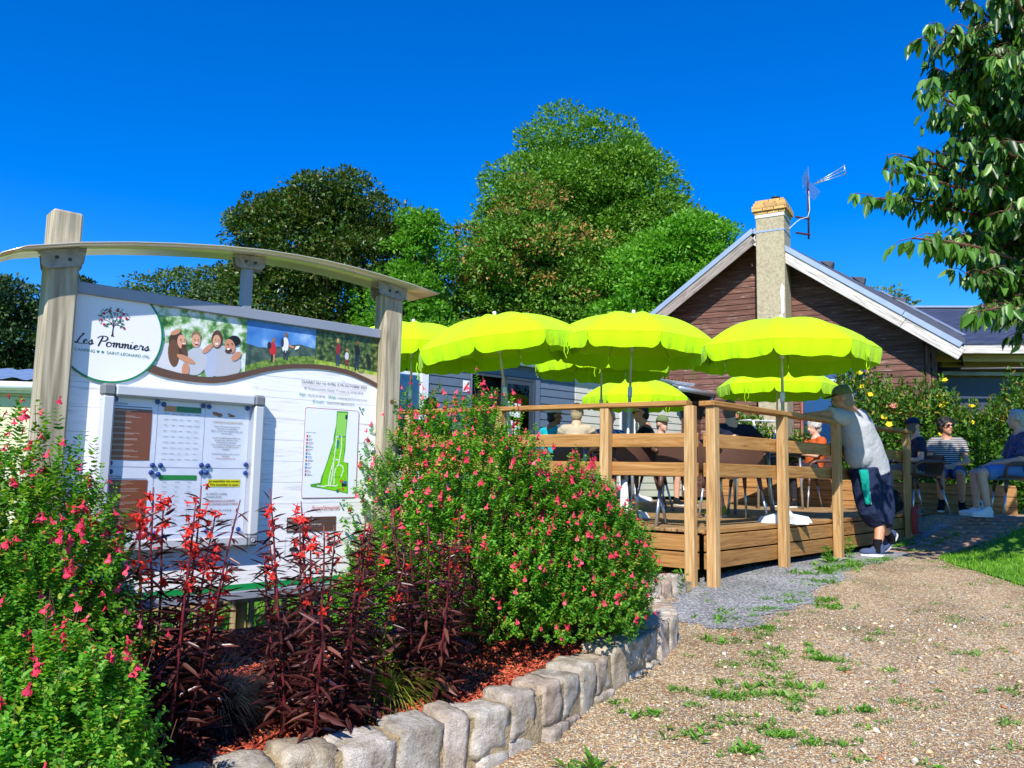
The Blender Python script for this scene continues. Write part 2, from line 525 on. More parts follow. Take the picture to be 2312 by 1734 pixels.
lawn_poly = [(4.25, 5.0), (4.12, 6.1), (4.1, 6.9), (4.16, 7.5), (4.32, 7.95), (4.62, 8.35), (5.1, 8.75), (5.75, 9.05), (6.6, 9.3), (7.8, 9.5), (14, 10), (16, 3), (9, 1.5), (6.0, 3.0), (4.9, 4.1)]
def lz(x, y): return gz(x, y) + .02
sheet("lawn", lawn_poly, .25, .015, m_lawn)
field_poly = [(-9, 3.4), (-2.6, 3.9), (-.9, 4.65), (.6, 5.75), (.2, 6.9), (-3.0, 9.0), (-9, 9)]
sheet("back_lawn", field_poly, .5, .006, m_lawn)

# ---- grass blades on the lawns, weeds in the gravel, loose pebbles
def blades(P, h, w, lean, r=rng):
    n = len(P)
    a = r.uniform(0, 2 * np.pi, n); d = np.stack([np.cos(a), np.sin(a), np.zeros(n)], 1)
    b = r.uniform(0, 2 * np.pi, n); s = np.stack([np.cos(b), np.sin(b), np.zeros(n)], 1)
    h = h[:, None]; w = w[:, None]
    up = np.array([0, 0, 1.0])
    l = lean[:, None]
    V = np.stack([P - s * w, P + s * w, P + up * h * .6 + d * h * l * .35 + s * w * .7, P + up * h * (1 - .25 * l) + d * h * l, P + up * h * .6 + d * h * l * .35 - s * w * .7], 1)
    base = np.arange(n)[:, None] * 5
    F = np.concatenate([base + np.array([0, 1, 2]), base + np.array([0, 2, 4]), base + np.array([4, 2, 3])], 1).reshape(-1, 3)
    return V.reshape(-1, 3), F

def pts_in(poly, n, r=rng):
    poly = np.array(poly); lo = poly.min(0); hi = poly.max(0); out = []
    tot = 0
    while tot < n:
        q = r.uniform(lo, hi, (n * 2, 2)); c = np.zeros(len(q), bool)
        for i in range(len(poly)):
            x1, y1 = poly[i]; x2, y2 = poly[(i + 1) % len(poly)]
            if y1 == y2: continue
            k = ((y1 > q[:, 1]) != (y2 > q[:, 1])) & (q[:, 0] < (x2 - x1) * (q[:, 1] - y1) / (y2 - y1) + x1); c ^= k
        out.append(q[c]); tot += c.sum()
    return np.concatenate(out)[:n]

def on_ground(Q, dz=0.0):
    return np.array([(x, y, gz(x, y) + dz) for x, y in Q])

m_blade = mat_leaf("grass_blade", ["#4f8a14", "#6da51c", "#86bb2e", "#3f7a12", "#9cc23f"], .5, .4)
Q = pts_in([(4.15, 5.2), (4.06, 6.1), (4.03, 6.9), (4.1, 7.5), (4.27, 7.98), (4.58, 8.4), (5.06, 8.82), (5.75, 9.12), (6.6, 9.36), (7.8, 9.5), (8.3, 8.0), (6.2, 5.0), (4.9, 4.4)], 36000)
P = on_ground(Q, .012); n = len(P)
V, F = blades(P, rng.uniform(.02, .055, n), rng.uniform(.0018, .0035, n), rng.uniform(.2, 1.1, n))
o = link("lawn_grass", np_mesh("lawn_grass", V, F, m_blade)); tag(o, "short bright green grass of the lawn beside the brick path", "grass", kind="stuff")
Q = pts_in([(-4.5, 3.6), (-2.6, 3.95), (-.9, 4.7), (.6, 5.8), (.2, 6.9), (-3.0, 8.0), (-5, 7)], 16000)
P = on_ground(Q, .004); n = len(P)
V, F = blades(P, rng.uniform(.04, .11, n), rng.uniform(.003, .005, n), rng.uniform(.2, 1.0, n))
o = link("lawn_grass", np_mesh("lawn_grass", V, F, m_blade)); tag(o, "green grass behind the information sign and picket fence", "grass", kind="stuff")

m_weed = mat_leaf("weed_leaf", ["#3f7418", "#5c9426", "#7aae3a", "#4c8420", "#8fae54"], .5, .4)
def weeds(spots, name, label):
    Vs = []; Fs = []; k = 0
    for (x, y, r_, n_, hh) in spots:
        a = rng.uniform(0, 6.28, n_); q = np.stack([x + np.cos(a) * r_ * rng.uniform(0, 1, n_) ** .8 * 1.3, y + np.sin(a) * r_ * rng.uniform(0, 1, n_) ** .8 * .8], 1)
        P = on_ground(q, .004)
        a = rng.uniform(0, 6.28, n_); el = rng.uniform(.1, .9, n_)
        D = np.stack([np.cos(a) * np.cos(el), np.sin(a) * np.cos(el), np.sin(el)], 1)
        L = rng.uniform(.45, 1.1, n_) * hh
        N = np.tile(np.array([0, 0, 1.0]), (n_, 1)) + rng.normal(size=(n_, 3)) * .3
        V, F = leaf_simple(P, D, N, L, L * rng.uniform(.12, .34, n_))
        Vs.append(V); Fs.append(F + k); k += len(V)
    o = link(name, np_mesh(name, np.concatenate(Vs), np.concatenate(Fs), m_weed)); tag(o, label, "weeds", kind="stuff")
spots = []
# runs of weeds along the chippings, tufts out in the path
for (x, y, r_, n_, hh) in [(1.45, 5.25, .10, 60, .05), (1.62, 5.0, .14, 110, .05), (1.72, 5.45, .12, 90, .05), (2.05, 5.75, .16, 130, .05), (2.25, 5.55, .12, 80, .05), (1.52, 4.55, .12, 90, .05), (1.3, 4.75, .10, 60, .05),
        (1.75, 4.35, .13, 120, .05), (1.2, 4.25, .10, 90, .05), (1.45, 4.05, .10, 60, .04), (1.05, 3.92, .12, 80, .05), (1.28, 3.78, .16, 170, .055), (1.42, 3.6, .1, 70, .05), (.98, 3.55, .11, 80, .05), (1.15, 3.32, .12, 110, .055), (.72, 3.35, .05, 22, .06), (.62, 3.55, .06, 24, .06),
        (.30, 3.02, .045, 18, .09), (.9, 3.2, .06, 26, .04), (2.6, 6.45, .14, 110, .05), (2.9, 6.9, .14, 110, .05), (3.1, 7.3, .14, 120, .06), (3.35, 7.5, .18, 150, .045), (3.62, 7.75, .18, 140, .045), (2.75, 6.9, .1, 60, .08), (2.5, 6.75, .05, 20, .1), (3.05, 7.6, .07, 40, .1),
        (2.9, 7.2, .04, 16, .06), (2.2, 4.9, .12, 60, .04), (2.6, 4.55, .12, 50, .035), (2.9, 5.3, .15, 60, .035), (3.3, 5.0, .2, 60, .03), (2.45, 3.9, .07, 40, .045), (2.15, 3.55, .05, 30, .04), (1.85, 3.75, .05, 26, .04), (2.5, 3.4, .06, 34, .04), (2.05, 3.25, .05, 26, .04), (3.0, 4.1, .1, 40, .035), (3.4, 4.3, .12, 50, .04), (3.05, 3.7, .08, 50, .05), (2.75, 3.2, .05, 24, .04),
        (3.9, 5.6, .25, 60, .03), (3.8, 6.4, .25, 70, .03), (3.9, 7.2, .2, 60, .035), (1.6, 3.1, .05, 20, .04), (1.35, 3.15, .04, 20, .04), (4.6, 9.3, .14, 130, .06), (4.3, 8.75, .15, 100, .06), (4.95, 9.35, .12, 90, .06), (.48, 3.68, .04, 16, .05)]:
    for q in range(10):
        a_ = random.uniform(0, 6.28); d_ = r_ * random.uniform(.1, 1.7); spots.append((x + math.cos(a_) * d_ * 1.5, y + math.sin(a_) * d_ * .9, r_ * random.uniform(.18, .5), int(n_ * random.uniform(.08, .42)), hh * random.uniform(.55, 1.1)))
for i in range(420):
    x, y = pts_in(gravel_poly, 1)[0]
    if y > 3.0 and x > .3: spots.append((x, y, .03, int(rng.integers(5, 16)), .03))
weeds(spots, "gravel_weeds", "low green weeds scattered through the gravel path")

# pebbles
m_peb = mat_leaf("pebble", ["#80704f", "#cdbd9a", "#a48a60", "#8e8e8a", "#e0d5bd", "#9a6240", "#b9a47a", "#6e7072", "#c8b690", "#b5925f"], .8, 0, .3)
m_pebg = mat_leaf("grey_pebble", ["#6e7276", "#9a9ea0", "#83888c", "#b3b5b4", "#5c6064"], .8, 0, .3)
def pebbles(Q, lo, hi, mat, name, label):
    n = len(Q); P = on_ground(Q, 0.0)
    s = np.exp(rng.uniform(np.log(lo), np.log(hi), n))
    base = np.array([(1, 0, 0), (.3, .95, .1), (-.8, .6, 0), (-.85, -.5, .05), (.2, -1, 0), (.1, .1, .75), (-.2, -.1, -.6)], float)
    V = base[None] * np.array([1, .75, .6]) * s[:, None, None] * (1 + rng.uniform(-.25, .25, (n, 7, 1)))
    a = rng.uniform(0, 6.28, n); ca, sa = np.cos(a)[:, None], np.sin(a)[:, None]
    X = V[:, :, 0] * ca - V[:, :, 1] * sa; Y = V[:, :, 0] * sa + V[:, :, 1] * ca
    tl = rng.normal(size=(n, 2)) * .3
    Zv = V[:, :, 2] + X * tl[:, :1] + Y * tl[:, 1:]
    V = np.stack([X, Y, Zv], 2) + P[:, None] + np.array([0, 0, .15]) * s[:, None, None]
    f = np.array([(0, 1, 5), (1, 2, 5), (2, 3, 5), (3, 4, 5), (4, 0, 5), (1, 0, 6), (2, 1, 6), (3, 2, 6), (4, 3, 6), (0, 4, 6)])
    F = (np.arange(n)[:, None, None] * 7 + f[None]).reshape(-1, 3)
    o = link(name, np_mesh(name, V.reshape(-1, 3), F, mat)); tag(o, label, "gravel", kind="stuff")
Qn = pts_in([(-.1, 2.75), (3.2, 2.75), (3.6, 3.8), (.4, 3.8)], 22000)
Qm = pts_in([(.4, 3.7), (3.6, 3.7), (4.2, 5.8), (1.2, 5.2)], 15000)
Qf = pts_in([(1.3, 5.0), (4.15, 5.4), (4.3, 8.2), (3.4, 7.9)], 9000)
pebbles(np.concatenate([Qn, Qm, Qf]), .003, .009, m_peb, "loose_pebbles", "small mixed buff and brown pebbles of the path")
pebbles(pts_in(strip_poly, 11000) + rng.normal(size=(11000, 2)) * .05, .005, .013, m_pebg, "grey_pebbles", "blue grey stone chippings at the foot of the terrace")
Qb = pts_in([(.2, 2.8), (3.4, 2.8), (4.0, 5.6), (1.4, 5.2)], 420)
pebbles(Qb, .011, .024, m_peb, "larger_pebbles", "larger loose stones lying on the gravel path")

# ---- brick path
m_brickp = mat_plain("path_brick", "#b58a72", .85, var=.3, scale=18, bmp=.5, bscale=90, objvar=.2)
m_sand = mat_plain("joint_sand", "#8b7a60", .95, var=.3, scale=20, bmp=.5, bscale=120)
bp_c = [(4.25, 8.62), (4.75, 8.98), (5.3, 9.28), (5.95, 9.52), (6.8, 9.78), (7.6, 10.0)]
bp_w = [.42, .52, .6, .6, .6, .6]
left = []; right = []
for i, (x, y) in enumerate(bp_c):
    a = bp_c[max(i - 1, 0)]; b = bp_c[min(i + 1, len(bp_c) - 1)]
    t = Vector((b[0] - a[0], b[1] - a[1])).normalized(); nn = Vector((-t.y, t.x))
    left.append((x + nn.x * bp_w[i] * .5, y + nn.y * bp_w[i] * .5)); right.append((x - nn.x * bp_w[i] * .5, y - nn.y * bp_w[i] * .5))
bpath = sheet("brick_path", left + right[::-1], .12, .006, m_sand)
bme = MB().box((0, 0, 0), (.205, .062, .05), .005).mesh("brick", m_brickp)
def bp_eval(s):
    acc = 0
    for i in range(len(bp_c) - 1):
        a = Vector(bp_c[i]); b = Vector(bp_c[i + 1]); L = (b - a).length
        if s <= acc + L or i == len(bp_c) - 2:
            t = (b - a) / L; return a + t * (s - acc), t, bp_w[i] + (bp_w[i + 1] - bp_w[i]) * min(1, (s - acc) / L)
        acc += L
row = 0; s = .04
while s < 3.3:
    p, t, w = bp_eval(s); nn = Vector((-t.y, t.x)); off = -.5 * w + (.105 if row % 2 else .0)
    k = off
    while k < w * .5 - .05:
        q = p + nn * (k + .1)
        if abs(k + .1) < w * .5 - .04:
            ang = math.atan2(nn.y, nn.x)
            link("brick", bme, bpath, (q.x, q.y, gz(q.x, q.y) + random.uniform(-.018, -.012)), (random.uniform(-.02, .02), random.uniform(-.02, .02), ang + random.uniform(-.03, .03)))
        k += .215
    s += .072; row += 1

# =================================================================== raised bed, stone wall, mulch
wall_pts = [(-1.5, 1.82), (-.92, 2.37), (-.5, 2.68), (-.08, 3.0), (.17, 3.27), (.48, 3.8), (.78, 4.27), (.96, 4.6), (1.0, 4.85), (.93, 5.15), (.9, 5.42), (1.02, 5.66), (1.22, 5.86), (1.38, 6.0)]
wall_pts = [(x - .062, y + .07) for x, y in wall_pts]
def wall_eval(s):
    acc = 0
    for i in range(len(wall_pts) - 1):
        a = Vector(wall_pts[i]); b = Vector(wall_pts[i + 1]); L = (b - a).length
        if s <= acc + L or i == len(wall_pts) - 2:
            t = (b - a) / L; return a + t * (s - acc), t
        acc += L
wall_len = sum((Vector(wall_pts[i + 1]) - Vector(wall_pts[i])).length for i in range(len(wall_pts) - 1))
def wall_top(x, y): return .405 + .048 * (y - 2.9)

m_stone = None
def mat_stone():
    m, nt, b = newmat("granite")
    mp = coords(nt, (1, 1, 1))
    n1 = nd(nt, "ShaderNodeTexNoise"); n1.inputs["Scale"].default_value = 11; n1.inputs["Detail"].default_value = 8; n1.inputs["Roughness"].default_value = .65
    nt.links.new(mp.outputs[0], n1.inputs["Vector"])
    r1 = ramp(nt, [(.28, rgb("#7d7466")), (.42, rgb("#b3ab9c")), (.56, rgb("#d2cdc3")), (.72, rgb("#e4e1da"))]); nt.links.new(n1.outputs[0], r1.inputs[0])
    oi = nd(nt, "ShaderNodeObjectInfo")
    r2 = ramp(nt, [(0, (.84, .80, .74, 1)), (.3, (.92, .80, .62, 1)), (.5, (1.0, .98, .94, 1)), (.72, (.86, .70, .58, 1)), (1, (.78, .76, .72, 1))]); nt.links.new(oi.outputs["Random"], r2.inputs[0])
    mx = nd(nt, "ShaderNodeMix", data_type='RGBA', blend_type='MULTIPLY'); mx.inputs[0].default_value = 1
    nt.links.new(r1.outputs[0], mx.inputs[6]); nt.links.new(r2.outputs[0], mx.inputs[7])
    n3 = nd(nt, "ShaderNodeTexNoise"); n3.inputs["Scale"].default_value = 260; n3.inputs["Detail"].default_value = 2; nt.links.new(mp.outputs[0], n3.inputs["Vector"])
    r3 = ramp(nt, [(.36, (.62, .62, .64, 1)), (.5, (1, 1, 1, 1))]); nt.links.new(n3.outputs[0], r3.inputs[0])
    m2 = nd(nt, "ShaderNodeMix", data_type='RGBA', blend_type='MULTIPLY'); m2.inputs[0].default_value = 1
    nt.links.new(mx.outputs[2], m2.inputs[6]); nt.links.new(r3.outputs[0], m2.inputs[7])
    nt.links.new(m2.outputs[2], b.inputs["Base Color"]); b.inputs["Roughness"].default_value = .85
    n4 = nd(nt, "ShaderNodeTexNoise"); n4.inputs["Scale"].default_value = 38; n4.inputs["Detail"].default_value = 9; n4.inputs["Roughness"].default_value = .7; nt.links.new(mp.outputs[0], n4.inputs["Vector"])
    bump(nt, b, n4.outputs[0], .9, .02)
    return m
m_stone = mat_stone()
m_mortar = mat_plain("wall_mortar", "#a28f6c", .95, var=.35, scale=22, bmp=.9, bscale=90)

def stone_mesh(size, seed, k=7):
    """hewn block: subdivided cube, rounded and broken by noise"""
    Vl = []; Fl = []; idx = {}
    def vid(p):
        key = tuple(round(q, 4) for q in p)
        if key not in idx: idx[key] = len(Vl); Vl.append(p)
        return idx[key]
    for axis in range(3):
        for sg in (-1, 1):
            for i in range(k):
                for j in range(k):
                    q = []
                    for (a, b) in ((0, 0), (1, 0), (1, 1), (0, 1)):
                        p = [0, 0, 0]; p[axis] = sg; p[(axis + 1) % 3] = -1 + 2 * (i + a) / k; p[(axis + 2) % 3] = -1 + 2 * (j + b) / k
                        q.append(vid(tuple(p)))
                    Fl.append(q if sg > 0 else q[::-1])
    V = np.array(Vl, float)
    r_ = np.abs(V); big = (np.sort(r_, axis=1)[:, 1] > .99)
    rad = (np.abs(V) ** 22).sum(1) ** (1 / 22)
    V = V / rad[:, None]
    V = V * np.array(size) / 2
    s0 = np.random.default_rng(seed)
    fl = np.where(V[:, 2] > size[2] * .42, .35, 1.0)[:, None]
    V += unit(V) * (noise3(V, seed, 3, 20)[:, None] * .013 * fl)
    V += np.stack([noise3(V, seed + 7, 2, 55), noise3(V, seed + 8, 2, 55), noise3(V, seed + 9, 2, 55)], 1) * .0065
    V[:, 0] *= 1 + .10 * V[:, 2] / size[2] * s0.uniform(-1, 1)
    return np_mesh("stone", V, np.array(Fl), m_stone, smooth=False)

wall = empty("stone_wall", (.2, 3.3, gz(.2, 3.3)), 0, "low wall of rough granite blocks edging the flower bed", "wall")
WO = Vector((.2, 3.3, gz(.2, 3.3)))
s = .05; i = 0
while s < wall_len - .08:
    w = random.choice((.10, .115, .13, .145, .16, .185)) * random.uniform(.92, 1.08)
    p, t = wall_eval(s + w / 2)
    zt = wall_top(p.x, p.y) + random.uniform(-.015, .02); g = gz(p.x, p.y)
    ang = math.atan2(t.y, t.x)
    far = p.y > 5.2
    hh = zt - g + .05
    if far: hh = .16; zt = g + .13 + random.uniform(-.02, .02)
    nn = Vector((t.y, -t.x))
    if not far and (s > 1.75 and random.random() < .8):
        h1 = hh * random.uniform(.56, .68)
        link("stone", stone_mesh((w * 1.0 - .006, .17, h1), 100 + i), wall, (p.x - WO.x, p.y - WO.y, zt - h1 / 2 - WO.z), (random.uniform(-.05, .05), random.uniform(-.05, .05), ang + random.uniform(-.06, .06)))
        h2 = hh - h1 - .006
        o = link("stone", stone_mesh((w * random.uniform(.8, 1.15), .17, max(.06, h2)), 300 + i), wall, (p.x + nn.x * .012 + t.x * random.uniform(-.04, .04) - WO.x, p.y + nn.y * .012 - WO.y, g - .05 + h2 / 2 - WO.z), (random.uniform(-.06, .06), random.uniform(-.06, .06), ang + random.uniform(-.08, .08)))
    else:
        link("stone", stone_mesh((w - .006, .18, hh), 100 + i), wall, (p.x - WO.x, p.y - WO.y, zt - hh / 2 - WO.z), (random.uniform(-.06, .06), random.uniform(-.06, .06), ang + random.uniform(-.08, .08)))
    s += w + random.uniform(.002, .02); i += 1
mb = MB()
ss = np.arange(0, wall_len, .08)
prof = []
for s in ss:
    p, t = wall_eval(s); nn = Vector((t.y, -t.x)); zt = wall_top(p.x, p.y) - .016; g = gz(p.x, p.y)
    if p.y > 5.2: zt = g + .07
    prof.append([(p.x + nn.x * .079 - WO.x, p.y + nn.y * .079 - WO.y, g - .06 - WO.z), (p.x + nn.x * .079 - WO.x, p.y + nn.y * .079 - WO.y, zt - WO.z), (p.x - nn.x * .075 - WO.x, p.y - nn.y * .075 - WO.y, zt - WO.z), (p.x - nn.x * .075 - WO.x, p.y - nn.y * .075 - WO.y, g - .06 - WO.z)])
vv = [q for r_ in prof for q in r_]; ff = []
for i in range(len(prof) - 1):
    for k in range(3): ff.append((i * 4 + k, i * 4 + k + 1, (i + 1) * 4 + k + 1, (i + 1) * 4 + k))
mb.add(vv, ff); mb.build("mortar", m_mortar, wall)

def bedz(x, y): return wall_top(x, y) - .045 + .02 * math.sin(x * 5 + y * 3)
bed_poly = [(-2.6, 1.2), (-1.5, 1.86), (-.95, 2.42), (-.53, 2.74), (-.12, 3.06), (.12, 3.33), (.43, 3.85), (.72, 4.3), (.9, 4.62), (.94, 4.85), (.87, 5.15), (.84, 5.42), (.7, 5.7), (-.9, 4.62), (-2.6, 3.75), (-3.4, 3.2)]
sheet("flower_bed", bed_poly, .1, 0.0, m_soil, zf=bedz)
# wood chip mulch
m_chip = mat_leaf("mulch_chip", ["#a23c24", "#c05435", "#83301d", "#cf6a47", "#ae462e", "#722719", "#d78c66"], .75, 0, .3)
Q = pts_in([(-1.5, 1.9), (-.95, 2.45), (-.53, 2.77), (-.12, 3.09), (.12, 3.36), (.43, 3.88), (.72, 4.3), (.85, 4.62), (.7, 5.5), (-.9, 4.55), (-2.6, 3.6), (-2.4, 2.2)], 24000)
n = len(Q); P = np.array([(x, y, bedz(x, y) + .006) for x, y in Q])
a = rng.uniform(0, 6.28, n); el = rng.normal(0, .35, n)
D = np.stack([np.cos(a) * np.cos(el), np.sin(a) * np.cos(el), np.sin(el)], 1)
U = unit(np.array([0, 0, 1.0]) + rng.normal(size=(n, 3)) * .4); S = unit(np.cross(D, U)); U = np.cross(S, D)
L = rng.uniform(.008, .026, n)[:, None]; W = rng.uniform(.0022, .005, n)[:, None]; T = rng.uniform(.001, .0025, n)[:, None]
cor = [P + D * L * sx + S * W * sy * (1 if sx < 0 else .6) + U * T * sz for sz in (-1, 1) for sy in (-1, 1) for sx in (-1, 1)]
V = np.stack(cor, 1).reshape(-1, 3)
f = np.array([(0, 2, 3, 1), (4, 5, 7, 6), (0, 1, 5, 4), (2, 6, 7, 3), (0, 4, 6, 2), (1, 3, 7, 5)])
F = (np.arange(n)[:, None, None] * 8 + f[None]).reshape(-1, 4)
o = link("bark_mulch", np_mesh("bark_mulch", V, F, m_chip)); tag(o, "reddish bark chip mulch covering the flower bed", "mulch", kind="stuff")

# =================================================================== INFORMATION SIGN
SZ = .36
SANG = math.atan2(.683, .730)
sign = empty("information_sign", (-1.665, 3.012, SZ), SANG, "large camping information sign with grey timber posts and curved metal roof", "sign")
def sp(s, y, z): return (s, y, z - SZ)

m_post = mat_wood("weathered_post", "#6f6552", "#a59a82", "#c4baa2", .9, .85, .6, .08, "#8c8676", .55)
m_alu = mat_plain("brushed_aluminium", "#c9cbcd", .42, .25, .06, 3)
m_roofm = mat_plain("roof_metal", "#efe6cc", .28, .55, .12, 4, .2, 7)
m_bracket = mat_plain("galvanised_bracket", "#9a958c", .55, .5, .35, 40, .3, 120)
m_frame = mat_plain("sign_frame_paint", "#9298a4", .5, .2, .06, 5)
m_bolt = mat_plain("bolt_steel", "#4a4a4c", .5, .7, .2, 40)
m_knot = mat_plain("post_knot", "#6a4a2c", .8, 0, .3, 60)

def post(s0, y0, zt, w, d, nm="post"):
    h = zt - .28
    o = link(nm, cbox_mesh(nm, (h, w, d), .008, m_post), sign)
    o.matrix_local = Matrix.Translation(sp(s0, y0, .28 + h / 2)) @ Matrix.Rotation(R(-90), 4, 'Y') @ Matrix.Rotation(R(90), 4, 'X')
    return o
p_l = post(-.092, -.004, 2.245, .105, .105)
p_r = post(1.405, -.004, 2.175, .105, .105)
kn = MB().lathe([(0, 0), (.008, .0), (.013, -.001)], 12); o = kn.build("knot", m_knot, p_r)
pm = Matrix.Translation(sp(1.405, -.004, .28 + (2.175 - .28) / 2)) @ Matrix.Rotation(R(-90), 4, 'Y') @ Matrix.Rotation(R(90), 4, 'X')
o.matrix_local = pm.inverted() @ (Matrix.Translation(sp(1.408, -.0575, 1.625)) @ Matrix.Rotation(R(90), 4, 'X'))

# canopy: thin curved sheet
arc = [(-.31, 2.022), (-.235, 2.062), (-.06, 2.112), (.12, 2.152), (.29, 2.183), (.47, 2.211), (.65, 2.232), (.8, 2.241), (.95, 2.245), (1.1, 2.243), (1.27, 2.234), (1.45, 2.219), (1.62, 2.200)]
mb = MB(); vv = []; ff = []
for (s, z) in arc:
    for y in (-.145, .115):
        for dz in (0, .004): vv.append(sp(s, y, z + dz - .003))
k = 4
for i in range(len(arc) - 1):
    a = i * 4; b = a + 4
    ff += [(a, b, b + 2, a + 2), (a + 1, a + 3, b + 3, b + 1), (a, a + 1, b + 1, b), (a + 2, b + 2, b + 3, a + 3)]
ff += [(0, 2, 3, 1), (len(vv) - 4, len(vv) - 3, len(vv) - 1, len(vv) - 2)]
mb.add(vv, ff); mb.build("roof", m_roofm, sign, True)

def arcz(s):
    return float(np.interp(s, [p[0] for p in arc], [p[1] for p in arc])) - .003
def bracket(s0, y0, L, H):
    """plate hung under the roof with rounded lower corners"""
    pts = [(s0 - L / 2, arcz(s0 - L / 2) - .003), (s0 + L / 2, arcz(s0 + L / 2) - .003)]
    b = (arcz(s0) - H)
    sl = (arcz(s0 + L / 2) - arcz(s0 - L / 2)) / L
    r_ = .022
    lo = []
    for sg, a0 in ((1, 0), (-1, 90)):
        cx = s0 + sg * (L / 2 - r_ - .006)
        for j in range(5):
            an = R(a0 + 90 * j / 4)
            lo.append((cx + r_ * math.cos(an), b + sl * (cx - s0) + r_ - r_ * math.sin(an)))
    poly = [(x, z - SZ) for x, z in pts] + [(x, z - SZ) for x, z in lo]
    o = MB().prism(poly, y0 - .003, y0 + .003).build("bracket", m_bracket, sign)
    for dx in (-.022, .022):
        bo = MB().lathe([(.0065, 0), (.0065, .006), (.0001, .008)], 8).build("bolt", m_bolt, o)
        bo.matrix_local = Matrix.Translation((s0 + dx, y0 - .003, arcz(s0) - H * .55 - SZ)) @ Matrix.Rotation(R(90), 4, 'X')
bracket(-.100, -.064, .155, .075); bracket(-.075, .064, .155, .075)
bracket(.645, -.030, .15, .062); bracket(.665, .034, .15, .062)
bracket(1.385, -.064, .175, .07); bracket(1.42, .064, .175, .07)
mb = MB().bar(sp(.646, .002, 1.985), sp(.646, .002, arcz(.646) - .002), .042, .045, .003); mb.build("strut", m_frame, sign)

# panel and its frame
def mat_whitewash():
    m, nt, b = newmat("whitewashed_print")
    tc = nd(nt, "ShaderNodeTexCoord"); sep = nd(nt, "ShaderNodeSeparateXYZ"); nt.links.new(tc.outputs["Object"], sep.inputs[0])
    mp = nd(nt, "ShaderNodeMapping"); mp.inputs["Scale"].default_value = (5, 1, 60); nt.links.new(tc.outputs["Object"], mp.inputs[0])
    nz = nd(nt, "ShaderNodeTexNoise"); nz.inputs["Scale"].default_value = 1.0; nz.inputs["Detail"].default_value = 6; nz.inputs["Distortion"].default_value = 1.3; nt.links.new(mp.outputs[0], nz.inputs["Vector"])
    rp = ramp(nt, [(.30, rgb("#cfcdcc")), (.38, rgb("#e4e3e2")), (.5, rgb("#eeedee")), (.75, rgb("#f3f2f3"))]); nt.links.new(nz.outputs[0], rp.inputs[0])
    # printed board joints every 95.5 mm
    ad = nd(nt, "ShaderNodeMath", operation='ADD'); ad.inputs[1].default_value = SZ - .840 + .955; nt.links.new(sep.outputs[2], ad.inputs[0])
    md = nd(nt, "ShaderNodeMath", operation='MODULO'); md.inputs[1].default_value = .0955; nt.links.new(ad.outputs[0], md.inputs[0])
    lt = nd(nt, "ShaderNodeMath", operation='LESS_THAN'); lt.inputs[1].default_value = .0018; nt.links.new(md.outputs[0], lt.inputs[0])
    mx = nd(nt, "ShaderNodeMix", data_type='RGBA'); nt.links.new(lt.outputs[0], mx.inputs[0]); nt.links.new(rp.outputs[0], mx.inputs[6]); mx.inputs[7].default_value = rgb("#a9a7a8")
    nt.links.new(mx.outputs[2], b.inputs["Base Color"]); b.inputs["Roughness"].default_value = .35
    return m
m_white = mat_whitewash()
panel = MB().box(sp(.66, .012, 1.345), (1.385, .024, 1.19)).build("panel", m_white, sign)
fr = empty
plank("frame_bar", sp(-.035, .004, 1.967), sp(1.352, .004, 1.967), .05, .046, m_frame, sign, .003)
plank("frame_bar", sp(-.035, .004, .741), sp(1.352, .004, .741), .05, .036, m_frame, sign, .003)

def flat(col, rough=.4, name=None):
    return mat_plain(name or "print_" + (col if isinstance(col, str) else "ink").lstrip('#'), col, rough, 0, .03, 3)
_fl = {}
def ink(col):
    if col not in _fl: _fl[col] = flat(col)
    return _fl[col]

LAY = [0]
def pr(name, polys, col, layer, parent=None, mat=None, y0=0.0):
    """flat printed shapes on the panel: list of polygons in (s, z)"""
    mb = MB()
    for p in polys: mb.poly([sp(s, y0 - .0006 * layer, z) for s, z in p])
    o = mb.build(name, mat or ink(col), parent or panel)
    if len(polys) > 1: o["kind"] = "stuff"
    return o

def ellp(cx, cz, rx, rz, n=20, rot=0.0):
    c, s_ = math.cos(rot), math.sin(rot)
    return [(cx + rx * math.cos(t) * c - rz * math.sin(t) * s_, cz + rx * math.cos(t) * s_ + rz * math.sin(t) * c) for t in (2 * math.pi * i / n for i in range(n))]
def recp(s0, z0, s1, z1): return [(s0, z0), (s1, z0), (s1, z1), (s0, z1)]
def clip(poly, smin=-.034, smax=1.35, zmin=.76, zmax=1.945):
    for ax_, lim, sg in ((0, smin, 1), (0, smax, -1), (1, zmin, 1), (1, zmax, -1)):
        out = []
        for i in range(len(poly)):
            a, b = poly[i], poly[(i + 1) % len(poly)]
            ia = (a[ax_] - lim) * sg >= 0; ib = (b[ax_] - lim) * sg >= 0
            if ia: out.append(a)
            if ia != ib:
                t = (lim - a[ax_]) / (b[ax_] - a[ax_]); out.append((a[0] + (b[0] - a[0]) * t, a[1] + (b[1] - a[1]) * t))
        poly = out
        if not poly: return []
    return poly
def ribbon(pts, w):
    """stroke as a polygon strip; w number or list of widths"""
    n = len(pts)
    if not hasattr(w, '__len__'): w = [w] * n
    L = []; Rr = []
    for i in range(n):
        a = Vector(pts[max(i - 1, 0)]); b = Vector(pts[min(i + 1, n - 1)]); t = (b - a)
        if t.length < 1e-9: t = Vector((1, 0))
        t.normalize(); nn = Vector((-t.y, t.x)); p = Vector(pts[i])
        L.append(tuple(p + nn * w[i] / 2)); Rr.append(tuple(p - nn * w[i] / 2))
    return [[L[i], L[i + 1], Rr[i + 1], Rr[i]] for i in range(n - 1)]
